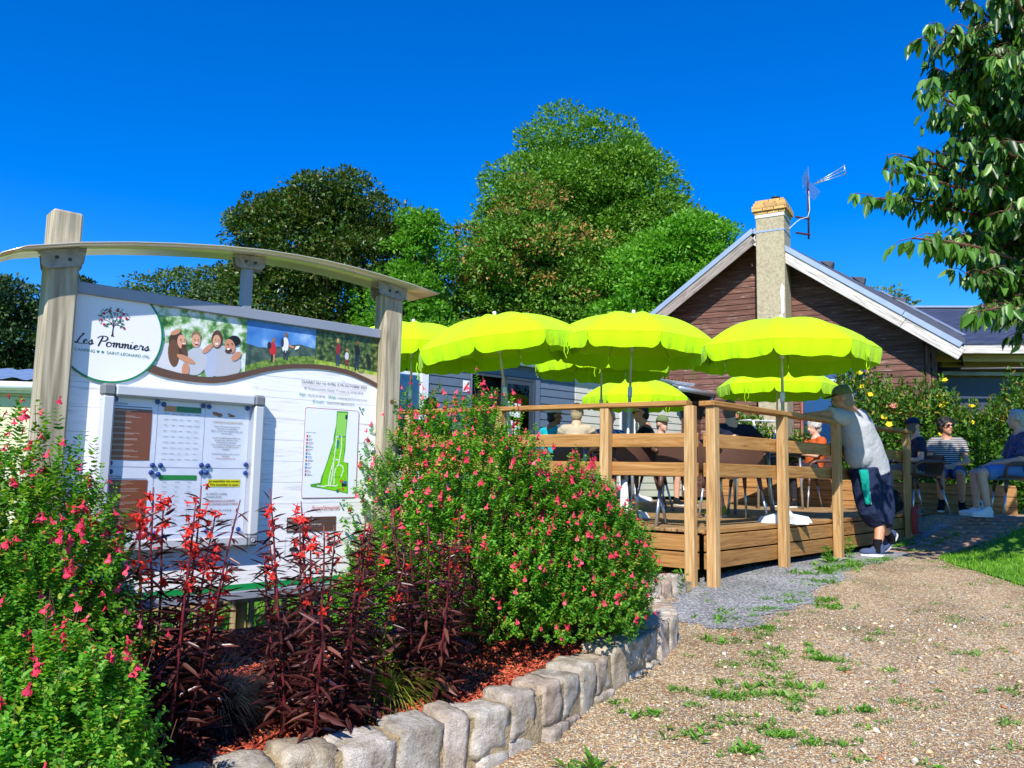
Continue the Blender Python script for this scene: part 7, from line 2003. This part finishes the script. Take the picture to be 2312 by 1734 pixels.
def add_head(mb, c, f, u, k=1.0, nose=True):
    """head around centre c, facing f, up u"""
    f = Vector(f).normalized(); u = Vector(u).normalized(); s_ = f.cross(u).normalized(); u = s_.cross(f)
    Rm = Matrix((s_, f, u)).transposed()
    c = Vector(c)
    mb.ell(c + u * .022 * k - f * .008 * k, (.074 * k, .094 * k, .092 * k), 16, 12, Rm)
    mb.ell(c - u * .045 * k + f * .022 * k, (.056 * k, .066 * k, .066 * k), 14, 10, Rm)
    mb.ell(c - u * .088 * k + f * .058 * k, (.028 * k, .026 * k, .022 * k), 12, 8, Rm)
    mb.ell(c + u * .026 * k + f * .070 * k, (.050 * k, .020 * k, .014 * k), 12, 8, Rm)
    if nose:
        cap(mb, c + u * .010 * k + f * .082 * k, c - u * .022 * k + f * .104 * k, .010 * k, .014 * k, 10)
        mb.ell(c - u * .050 * k + f * .084 * k, (.024 * k, .012 * k, .008 * k), 10, 8, Rm)
    for sg in (-1, 1): mb.ell(c + s_ * sg * .078 * k - f * .008 * k - u * .002 * k, (.010 * k, .020 * k, .032 * k), 10, 8, Rm)
    return Rm, s_, f, u

def hand_prims(mb, w, d, palm_n, k=1.0, curl=.5, side=1):
    """wrist w, direction d of the hand, palm normal; five bent fingers of different length"""
    w = Vector(w); d = Vector(d).normalized(); n = Vector(palm_n); n = (n - d * n.dot(d)).normalized(); s_ = d.cross(n) * side
    Rm = Matrix((s_, d, n)).transposed()
    mb.ell(w + d * .048 * k, (.042 * k, .056 * k, .017 * k), 12, 8, Rm)
    for i, L in enumerate((.068, .078, .072, .056)):
        b = w + d * .088 * k + s_ * (-.031 + i * .0205) * k; m_ = b + d * L * .5 * k * math.cos(curl * .5) + n * L * .5 * k * math.sin(curl * .5); t = m_ + d * L * .5 * k * math.cos(curl * 1.5) + n * L * .5 * k * math.sin(curl * 1.5)
        cap(mb, b, m_, .0095 * k, .009 * k, 8); cap(mb, m_, t, .009 * k, .0078 * k, 8)
    b = w + d * .030 * k - s_ * .036 * k; m_ = b + (d * .5 - s_ * .75 + n * .25).normalized() * .038 * k; t = m_ + (d * .9 - s_ * .15 + n * .35).normalized() * .034 * k
    cap(mb, b, m_, .0125 * k, .0105 * k, 8); cap(mb, m_, t, .0105 * k, .009 * k, 8)

def shoe(name, heel, toe, mat_u, mat_s, parent, up=(0, 0, 1), k=1.0):
    heel = Vector(heel); toe = Vector(toe); d = (toe - heel); L = d.length; d.normalize(); u = Vector(up); u = (u - d * u.dot(d)).normalized(); s_ = d.cross(u)
    Rm = Matrix((s_, d, u)).transposed()
    mb = MB()
    mb.ell(heel + d * L * .30 + u * .050 * k, (.040 * k, L * .32, .052 * k), 14, 10, Rm); mb.ell(heel + d * L * .68 + u * .036 * k, (.047 * k, L * .36, .036 * k), 14, 10, Rm); cap(mb, heel + d * L * .2 + u * .05 * k, heel + d * L * .22 + u * .095 * k, .040 * k, .040 * k)
    o = blob(name, mb, mat_u, parent, .009, 4)
    so = MB(); n_ = 20; pts = []
    for i in range(n_):
        a = 2 * math.pi * i / n_; y = .5 + .5 * math.sin(a); w = .046 * (1 - .22 * (1 - y)) * k; pts.append(heel + d * L * y * 1.0 + s_ * math.cos(a) * w)
    v = [p for p in pts] + [p + u * .022 * k for p in pts]
    so.add(v, [tuple(range(n_ - 1, -1, -1)), tuple(range(n_, 2 * n_))] + [(i, (i + 1) % n_, n_ + (i + 1) % n_, n_ + i) for i in range(n_)]); so.build("sole", mat_s, o)
    return o

m_sole = mat_plain("white_sole", "#d6d6d2", .6, 0, .06, 20)
S1 = mat_skin("skin_tanned", "#c98d6c"); S2 = mat_skin("skin_fair", "#d8a68c"); S3 = mat_skin("skin_brown", "#a56b4c")
m_lens = mat_plain("sunglasses_lens", "#0c0c0e", .15, 0, .05, 10)

def glasses(c, f, u, parent, k=1.0):
    f = Vector(f).normalized(); u = Vector(u).normalized(); s_ = f.cross(u).normalized(); u = s_.cross(f); Rm = Matrix((s_, f, u)).transposed(); c = Vector(c)
    mb = MB()
    for sg in (-1, 1): mb.ell(c + s_ * sg * .034 * k + f * .094 * k + u * .012 * k, (.029 * k, .008 * k, .018 * k), 12, 8, Rm); mb.bar(c + s_ * sg * .064 * k + f * .085 * k + u * .016 * k, c + s_ * sg * .078 * k - f * .01 * k + u * .014 * k, .004 * k, .007 * k)
    mb.bar(c - s_ * .008 * k + f * .103 * k + u * .016 * k, c + s_ * .008 * k + f * .103 * k + u * .016 * k, .004, .006)
    return mb.build("sunglasses", m_lens, parent, True)

def hair_short(c, f, u, parent, mat, k=1.0, vol=.010, front=.02, curly=False, seed=1, low=-.02):
    """cap of hair over the top and back of the skull"""
    f = Vector(f).normalized(); u = Vector(u).normalized(); s_ = f.cross(u).normalized(); u = s_.cross(f); Rm = Matrix((s_, f, u)).transposed(); c = Vector(c); mb = MB()
    mb.ell(c + u * (.034 + vol * .5) * k - f * .018 * k, ((.077 + vol) * k, (.090 + vol) * k, (.084 + vol) * k), 16, 12, Rm); mb.ell(c - u * (.012 - low) * k - f * .045 * k, ((.070 + vol * .8) * k, (.058 + vol) * k, (.070 + vol) * k), 14, 10, Rm)
    if curly:
        r_ = random.Random(seed)
        for i in range(70):
            a = r_.uniform(0, 6.28); t = r_.uniform(-.5, 1.2); d = (s_ * math.cos(a) + f * math.sin(a) * .9 - f * .25 + u * t).normalized()
            if d.dot(f) > .55 and d.dot(u) < .6: continue
            q = c + u * .03 * k - f * .015 * k + Vector((s_ * d.dot(s_) * (.078 + vol) + f * d.dot(f) * (.092 + vol) + u * d.dot(u) * (.084 + vol))) * k; mb.ell(q, (.02 * k, .02 * k, .02 * k), 8, 6)
    o = blob("hair", mb, mat, parent, .009, 2 if curly else 4, .010 if curly else .004, seed, 60)
    return o

def cap_hat(c, f, u, parent, mat, mat2=None, k=1.0, slot=False):
    f = Vector(f).normalized(); u = Vector(u).normalized(); s_ = f.cross(u).normalized(); u = s_.cross(f); Rm = Matrix((s_, f, u)).transposed(); c = Vector(c)
    V = []; F_ = []; seg = 28; rings = 9; hgt = .098; rx, ry = .090 * k, .108 * k; base = c + u * .034 * k - f * .006 * k
    for i in range(rings):
        th = math.pi / 2 * i / (rings - 1) * .985
        for j in range(seg):
            a = 2 * math.pi * j / seg; V.append(base + s_ * math.cos(a) * math.cos(th) ** .8 * rx + f * math.sin(a) * math.cos(th) ** .8 * ry + u * math.sin(th) * hgt * k)
    for i in range(rings - 1):
        for j in range(seg):
            if slot and i in (1, 2, 3) and 20 <= j <= 21: continue
            j2 = (j + 1) % seg; F_.append((i * seg + j, i * seg + j2, (i + 1) * seg + j2, (i + 1) * seg + j))
    V.append(base + u * hgt * k); tp = len(V) - 1
    for j in range(seg): F_.append(((rings - 1) * seg + j, (rings - 1) * seg + (j + 1) % seg, tp))
    o = MB().add(V, F_).build("cap", mat, parent, True); so = o.modifiers.new("thick", 'SOLIDIFY'); so.thickness = .004
    b = []; bf = []; n_ = 14
    for i in range(n_ + 1):
        a = math.pi * (.13 + .74 * i / n_); e = math.sin(math.pi * i / n_)
        p0 = base + s_ * math.cos(a) * rx * .99 + f * math.sin(a) * ry * .99; p1 = p0 + f * (.078 * e ** .5) * k - u * .016 * e * k; b += [p0, p0.lerp(p1, .5) - u * .002 * k, p1]
    for i in range(n_):
        for q in range(2): a = i * 3 + q; bf.append((a, a + 3, a + 4, a + 1))
    br_ = MB().add(b, bf).build("brim", mat2 or mat, o, True); so = br_.modifiers.new("thick", 'SOLIDIFY'); so.thickness = .005
    MB().ell(base + u * (hgt + .001) * k, (.008, .008, .005), 8, 6).build("button", mat, o, True)
    return o

# ------------------------------------------------------------------ the man leaning on the railing
MO = Vector((3.72, 8.15, .49))
man = empty("person", tuple(MO), 0, "man in olive cap, grey T-shirt and navy shorts leaning on the railing", "person")
def mp_(x, y, z): return Vector((x, y, z)) - MO
pelv = mp_(3.76, 8.29, 1.37); chest = mp_(3.575, 8.16, 1.76); neckb = mp_(3.50, 8.12, 1.955); headc = mp_(3.395, 8.045, 2.085)
Lsh = mp_(3.37, 8.02, 1.90); Rsh = mp_(3.70, 8.30, 1.93); Lel = mp_(3.12, 7.86, 1.905); Lwr = mp_(3.00, 8.05, 1.905); Rel = mp_(3.42, 8.33, 1.905); Rwr = mp_(3.20, 8.21, 1.91)
Lhp = mp_(3.66, 8.20, 1.36); Rhp = mp_(3.87, 8.38, 1.36); Lkn = mp_(3.70, 8.16, .955); Rkn = mp_(3.84, 8.22, .95); Rak = mp_(3.735, 8.11, .585); Lak = mp_(3.985, 8.34, .665)
hf = Vector((-.80, .42, -.12)); hu = Vector((-.10, .02, 1.0))
mb = MB()
Rm_, *_ = add_head(mb, headc, hf, hu, 1.02)
cap(mb, neckb + Vector((.01, .01, -.03)), headc + Vector((.03, 0, -.06)), .066, .060)
cap(mb, chest, neckb, .13, .08); cap(mb, pelv, chest, .14, .15); cap(mb, Lsh, Rsh, .065, .065)
for (a, b, c_, hd_) in ((Lsh, Lel, Lwr, (-.5, .8, 0)), (Rsh, Rel, Rwr, (-.8, -.3, 0))):
    cap(mb, a, b, .056, .046); cap(mb, b, c_, .044, .031); hand_prims(mb, c_, Vector(hd_), (0, 0, -1), 1.0, .35, 1 if hd_[1] > 0 else -1)
for (h, k_, a) in ((Lhp, Lkn, Lak), (Rhp, Rkn, Rak)):
    cap(mb, h, k_, .088, .062); cap(mb, k_, k_.lerp(a, .35), .058, .058); cap(mb, k_.lerp(a, .35), a, .058, .037)
body = blob("body", mb, S1, man, .0085, 5)
m_tee = mat_cloth("grey_tshirt", "#b4b6bc", .3, 9); m_navy = mat_cloth("navy_shorts", "#232d49", .5, 11); m_teal = mat_cloth("teal_panel", "#0f9c8c", .4, 11); m_olive = mat_cloth("olive_cap_cloth", "#6b7a52", .3, 30); m_oliveb = mat_cloth("olive_brim_cloth", "#4e5a40", .3, 30)
side_ax = (Rhp - Lhp).normalized(); fwd = Vector((-side_ax.y, side_ax.x, 0)).normalized()
sh_ = MB(); axis_f = Vector((-.68, .73, 0))
fru(sh_, [mp_(3.785, 8.31, 1.335), mp_(3.765, 8.295, 1.42), mp_(3.70, 8.245, 1.56), mp_(3.62, 8.19, 1.70), mp_(3.565, 8.155, 1.82), mp_(3.525, 8.135, 1.915), mp_(3.505, 8.125, 1.965)], [.222, .220, .214, .208, .20, .155, .085], 28, (axis_f, .80))
cap(sh_, Lsh + Vector((.02, .0, -.01)), Rsh + Vector((-.02, 0, -.01)), .085, .085)
fru(sh_, [Lsh, Lsh.lerp(Lel, .35), Lsh.lerp(Lel, .74)], [.086, .085, .082], 18); fru(sh_, [Rsh, Rsh.lerp(Rel, .35), Rsh.lerp(Rel, .70)], [.086, .084, .080], 18)
sh_.ell(mp_(3.60, 8.17, 1.54), (.15, .15, .18), 16, 12)
blob("t_shirt", sh_, m_tee, man, .010, 5, .016, 3, 7)
st = MB()
fru(st, [mp_(3.76, 8.29, 1.42), pelv, mp_(3.765, 8.295, 1.24)], [.19, .2, .195], 26, (axis_f, .86))
fru(st, [Lhp + Vector((0, 0, .02)), Lhp.lerp(Lkn, .5), Lkn, Lkn.lerp(Lak, .30)], [.145, .142, .128, .122], 22); fru(st, [Rhp + Vector((0, 0, .02)), Rhp.lerp(Rkn, .5), Rkn, Rkn.lerp(Rak, .38)], [.145, .142, .126, .118], 22)
shorts = blob("shorts", st, m_navy, man, .010, 5, .022, 5, 8)
# teal side panel down the outer left leg, with white piping
V = []; F_ = []; n_ = 14
pan = []
for i in range(n_ + 1):
    f = i / n_; c_ = (pelv + Vector((-.10, -.06, .02))).lerp(Lkn, f) if f < .0 else Lhp.lerp(Lkn, f * .86 - .02)
    rr = .151 - .012 * f + (.035 if f < .25 else .035 * max(0, 1 - (f - .25) / .3))
    out = Vector((-.22, -.97, 0)).normalized(); sd = Vector((.97, -.22, 0))
    w0 = -.085 + .02 * f; w1 = .0 - .015 * f
    row = []
    for q in range(5):
        t = w0 + (w1 - w0) * q / 4; ang = t / rr; row.append(c_ + out * (rr + .008) * math.cos(ang) + sd * (rr + .008) * math.sin(ang))
    pan.append(row)
vv = [p for r_ in pan for p in r_]
for i in range(n_):
    for q in range(4): a = i * 5 + q; F_.append((a, a + 5, a + 6, a + 1))
tp_ = MB().add(vv, F_).build("side_panel", m_teal, shorts, True); so = tp_.modifiers.new("thick", 'SOLIDIFY'); so.thickness = .006; so.offset = 1
MB().tube([r_[4] for r_ in pan[9:]], .004, 6).build("piping", m_sole, shorts)
m_sock = mat_cloth("black_sock", "#15151a", .2, 60); m_shoe = mat_cloth("blue_mesh_shoe", "#4a5878", .3, 60); m_shoet = mat_plain("shoe_tan", "#8a6a5a", .7, 0, .1, 20)
sk = MB(); fru(sk, [Rak + Vector((.004, .004, .085)), Rak, Rak + Vector((0, 0, -.05))], [.046, .043, .043], 14); blob("sock", sk, m_sock, man, .009, 3)
sk = MB(); fru(sk, [Lak.lerp(Lkn, .22), Lak, Lak + Vector((.01, .02, -.05))], [.048, .043, .043], 14); blob("sock", sk, m_sock, man, .009, 3)
shoe("shoe", mp_(3.80, 8.10, .496), mp_(3.575, 8.16, .498), m_shoe, m_sole, man, (0, 0, 1), 1.12)
shoe("shoe", mp_(4.085, 8.40, .705), mp_(3.925, 8.40, .510), m_shoe, m_sole, man, (-.72, -.35, .5), 1.12)
hair_short(headc - Vector(hu) * .015, hf, hu, man, mat_plain("grey_hair", "#8d8880", .8, 0, .2, 60), 1.0, .003, low=.0)
cap_hat(headc + Vector((0, 0, .012)), hf, hu + Vector((.04, 0, 0)), man, m_olive, m_oliveb, 1.03, True)

# ------------------------------------------------------------------ seated people
def seated(label, loc, yaw, shirt, legs, skin, seat=.46, k=1.0, head_yaw=0.0, head_pitch=0.0, arms="lap", hair=None, hairkw=None, hat=None, shades=False, shoe_mat=None, long_legs=False, sleeve=.6, lean=0.0, cross=0.0, shirt_kw=(.010, 20), sock=None):
    p = empty("person", loc, -R(yaw), label, "person")
    h = seat / k
    def q(x, y, z): return Vector((x, y, z)) * k
    pel = q(0, 0, h + .095); ch = q(0, -.06 + lean * .6, h + .37); nb_ = q(0, -.05 + lean, h + .545); hc = q(0, -.015 + lean * 1.25, h + .70)
    ha = R(head_yaw); f = Vector((math.sin(ha), math.cos(ha), -math.tan(R(head_pitch)))); u = Vector((0, .08, 1))
    mb = MB(); add_head(mb, hc, f, u, k)
    cap(mb, nb_ - q(0, 0, .04), hc - q(0, .015, .06), .058 * k, .053 * k); cap(mb, pel, ch, .125 * k, .125 * k); cap(mb, ch, nb_, .12 * k, .07 * k)
    SH = {}; sh_ = MB(); sk_ = MB()
    for sg in (-1, 1):
        s = q(sg * .165, -.055 + lean * .9, h + .49)
        if arms == "lap": e = q(sg * .225, .04 + lean, h + .22); w = q(sg * .045, .27 + lean * .6, h + .17)
        elif arms == "table": e = q(sg * .24, .10 + lean, h + .27); w = q(sg * .12, .34 + lean, h + .30)
        elif arms == "out": e = q(sg * .27, .04, h + .26) if sg < 0 else q(.38, .10, h + .38); w = q(sg * .2, .3, h + .27) if sg < 0 else q(.60, .16, h + .33)
        else: e = q(sg * .25, -.02, h + .22); w = q(sg * .24, .22, h + .22)
        cap(mb, s, e, .050 * k, .040 * k); cap(mb, e, w, .039 * k, .027 * k); d = (w - e).normalized(); hand_prims(mb, w, d, (0, 0, -1), .92 * k, .6, sg)
        fru(sh_, [s, s.lerp(e, sleeve * .5), s.lerp(e, sleeve)], [.074 * k, .070 * k, .068 * k], 16)
        hp = q(sg * .085, .02, h + .085); kn = q(sg * (.115 - cross * .3 * (sg > 0)), .43, h + .055); an = q(sg * .115 - cross * sg * .12, .40 + .02 * sg, .085 / k + .02)
        cap(mb, hp, kn, .080 * k, .058 * k); cap(mb, kn, kn.lerp(an, .35), .054 * k, .055 * k); cap(mb, kn.lerp(an, .35), an, .055 * k, .035 * k)
        if long_legs: fru(sk_, [hp, kn, an + q(0, 0, .03)], [.10 * k, .078 * k, .062 * k], 16)
        else: fru(sk_, [hp, hp.lerp(kn, .55), hp.lerp(kn, .86)], [.104 * k, .094 * k, .088 * k], 16)
        hl = an + q(0, -.06, 0); hl.z = .004; to = an + q(sg * .03, .19, 0); to.z = .004
        if shoe_mat is not None: shoe("shoe", hl, to, shoe_mat, m_sole if shoe_mat is not m_sandal else m_sandal, p, k=k)
        else: mb.ell((hl + to) / 2 + q(0, 0, .03), (.04 * k, .11 * k, .03 * k), 12, 8)
        if sock is not None: s2 = MB(); fru(s2, [an + q(0, 0, .09), an, an - q(0, 0, .04)], [.042 * k, .040 * k, .04 * k], 12); blob("sock", s2, sock, p, .01, 2)
    fru(sh_, [pel - q(0, 0, .03), pel + q(0, -.02, .1), ch, nb_ - q(0, 0, .055), nb_ + q(0, 0, .0)], [.165 * k, .162 * k, .160 * k, .125 * k, .068 * k], 22, ((0, 1, 0), .78)); cap(sh_, q(-.15, -.055 + lean * .9, h + .49), q(.15, -.055 + lean * .9, h + .49), .066 * k, .066 * k)
    fru(sk_, [pel - q(0, 0, .09), pel + q(0, 0, .05)], [.165 * k, .155 * k], 20, ((0, 1, 0), .85)); 
    blob("body", mb, skin, p, .0095, 4); blob("top", sh_, shirt, p, .011, 4, shirt_kw[0], 1, shirt_kw[1]); blob("trousers" if long_legs else "shorts", sk_, legs, p, .011, 4, .010, 2, 16)
    if hair is not None: hair_short(hc, f, u, p, hair, k, **(hairkw or {}))
    if hat is not None: cap_hat(hc + q(0, 0, .008), f, u, p, hat, None, k)
    if shades: glasses(hc, f, u, p, k)
    return p
m_sandal = mat_plain("white_sandal", "#d9d9d6", .6, 0, .05, 20); m_dshoe = mat_cloth("black_trainer", "#1a1b1f", .3, 50); m_lshoe = mat_cloth("lime_trainer", "#9aa83a", .3, 50)
H_grey = mat_plain("silver_hair", "#b5b2aa", .8, 0, .2, 60, .5, 90); H_dark = mat_plain("dark_hair", "#1d1714", .6, 0, .3, 60, .5, 90); H_blond = mat_plain("greying_blond_hair", "#9c8f70", .8, 0, .25, 60, .5, 90); H_crop = mat_plain("cropped_brown_hair", "#6a5a4c", .8, 0, .2, 60, .5, 120); H_auburn = mat_plain("auburn_hair", "#4a261c", .6, 0, .25, 50, .5, 90)
navyT = mat_cloth("navy_tshirt", "#1e2338"); blackT = mat_cloth("black_tshirt", "#141416"); turq = mat_cloth("turquoise_shirt", "#13aeb4"); floral = mat_floral("blue_flowered_shirt", [(0, "#3a55a0"), (.45, "#2b4590"), (.55, "#c9d0e0"), (.62, "#3f5aa8")], 18); orange = mat_cloth("orange_top", "#c25a24")
stripe = mat_stripe("striped_tshirt", "#33343a", "#a9a7a2", 36, 2); plaid = mat_stripe("plaid_shorts", "#1e1e22", "#d8d8d4", 14, 0, True); jean = mat_cloth("denim_shorts", "#4a6390"); jeanl = mat_cloth("pale_blue_shorts", "#5d86bc"); blouse = mat_floral("blue_patterned_blouse", [(0, "#141d42"), (.42, "#2a4084"), (.52, "#6a5c50"), (.6, "#1a2450")], 16)
beige = mat_cloth("beige_top", "#b5a994"); dgreyT = mat_cloth("dark_grey_shorts", "#2c2c32"); navycap = mat_cloth("navy_cap", "#1f2a48", .2, 30); whitecap = mat_cloth("white_cap", "#d9d6d0", .2, 30); tan_s = mat_cloth("taupe_shorts", "#8a7c72"); ngy = mat_cloth("navy_grey_tee", "#2b3146")
seated("man in navy T-shirt with cropped hair, seen from behind at the railing", (2.14, 7.72, DZ), -4, navyT, mat_cloth("navy_seat_shorts", "#2a2f4a"), S2, seat=.41, k=.93, head_yaw=28, arms="out", hair=H_crop, hairkw=dict(vol=-.003), shoe_mat=m_lshoe, cross=.5, sleeve=.75)
seated("man in black wearing sunglasses, sitting in profile before the cream cladding", (1.64, 9.62, DZ), -84, blackT, plaid, S1, head_pitch=8, arms="table", hair=H_dark, hairkw=dict(vol=-.001), shades=True, shoe_mat=m_dshoe, lean=.06)
seated("man in turquoise shirt and white cap at a terrace table", (.55, 10.5, DZ), 52, turq, dgreyT, S3, head_yaw=20, arms="table", hair=H_dark, hairkw=dict(vol=.0), hat=whitecap, shoe_mat=m_dshoe, lean=.04)
seated("person with short greying hair, seen from behind between turquoise and flowered shirts", (.80, 9.55, DZ), 15, beige, dgreyT, S2, k=.97, arms="table", hair=H_blond, hairkw=dict(vol=.006), shoe_mat=m_dshoe)
seated("person in blue flowered shirt partly hidden by a railing post", (1.34, 10.72, DZ), 176, floral, dgreyT, S2, arms="table", hair=H_grey, hairkw=dict(vol=.004), shoe_mat=m_dshoe)
seated("person in olive cap whose head just tops the guard rail", (2.14, 11.1, DZ), 150, dgreyT, dgreyT, S2, k=.94, arms="table", hair=H_crop, hairkw=dict(vol=.0), hat=m_olive, shoe_mat=m_dshoe)
seated("white curly haired woman in orange top, sitting near the low window shrub", (4.17, 10.9, DZ), -100, orange, dgreyT, S2, k=.92, head_yaw=-10, head_pitch=10, arms="table", hair=H_grey, hairkw=dict(vol=.014, curly=True, seed=4), shoe_mat=m_dshoe, long_legs=True)
seated("child in navy cap sitting by the end railing post", (4.98, 9.78, DZ), -80, ngy, tan_s, S2, k=.86, head_yaw=150, arms="arms", hair=H_crop, hairkw=dict(vol=.0), hat=navycap, shoe_mat=m_dshoe)
seated("dark haired woman in striped T-shirt and sunglasses sitting on the plank bench", (5.92, 10.72, DZ), 205, stripe, jean, S1, seat=.44, head_yaw=-32, arms="lap", hair=H_dark, hairkw=dict(vol=.012, curly=True, seed=6), shades=True, shoe_mat=m_dshoe, sock=m_sock)
seated("grey haired woman in blue patterned blouse and pale blue shorts, on the paving", (6.03, 9.42, gz(6.03, 9.42) + .02), -78, blouse, jeanl, S2, head_yaw=0, arms="lap", hair=H_grey, hairkw=dict(vol=.008, curly=True, seed=8), shoe_mat=m_sandal, sleeve=.9)
seated("dark haired person before the window, behind the flowering shrub", (-.95, 9.45, DZ), 25, dgreyT, dgreyT, S3, arms="table", hair=H_auburn, hairkw=dict(vol=.008), shoe_mat=m_dshoe)
# rucksack on the deck by the child
m_pack = mat_cloth("black_rucksack_cloth", "#1c1c22", .4, 20)
rp_ = empty("rucksack", (4.62, 9.62, DZ), .3, "black rucksack on the terrace floor by the end railing post", "bag")
mb = MB(); mb.ell((0, 0, .15), (.13, .09, .15), 14, 10); mb.ell((0, -.07, .11), (.10, .05, .09), 12, 8); blob("body", mb, m_pack, rp_, .011, 3, .012, 2, 14); MB().tube([(-.04, .02, .29), (0, .03, .33), (.04, .02, .29)], .008, 6).build("handle", m_pack, rp_, True)
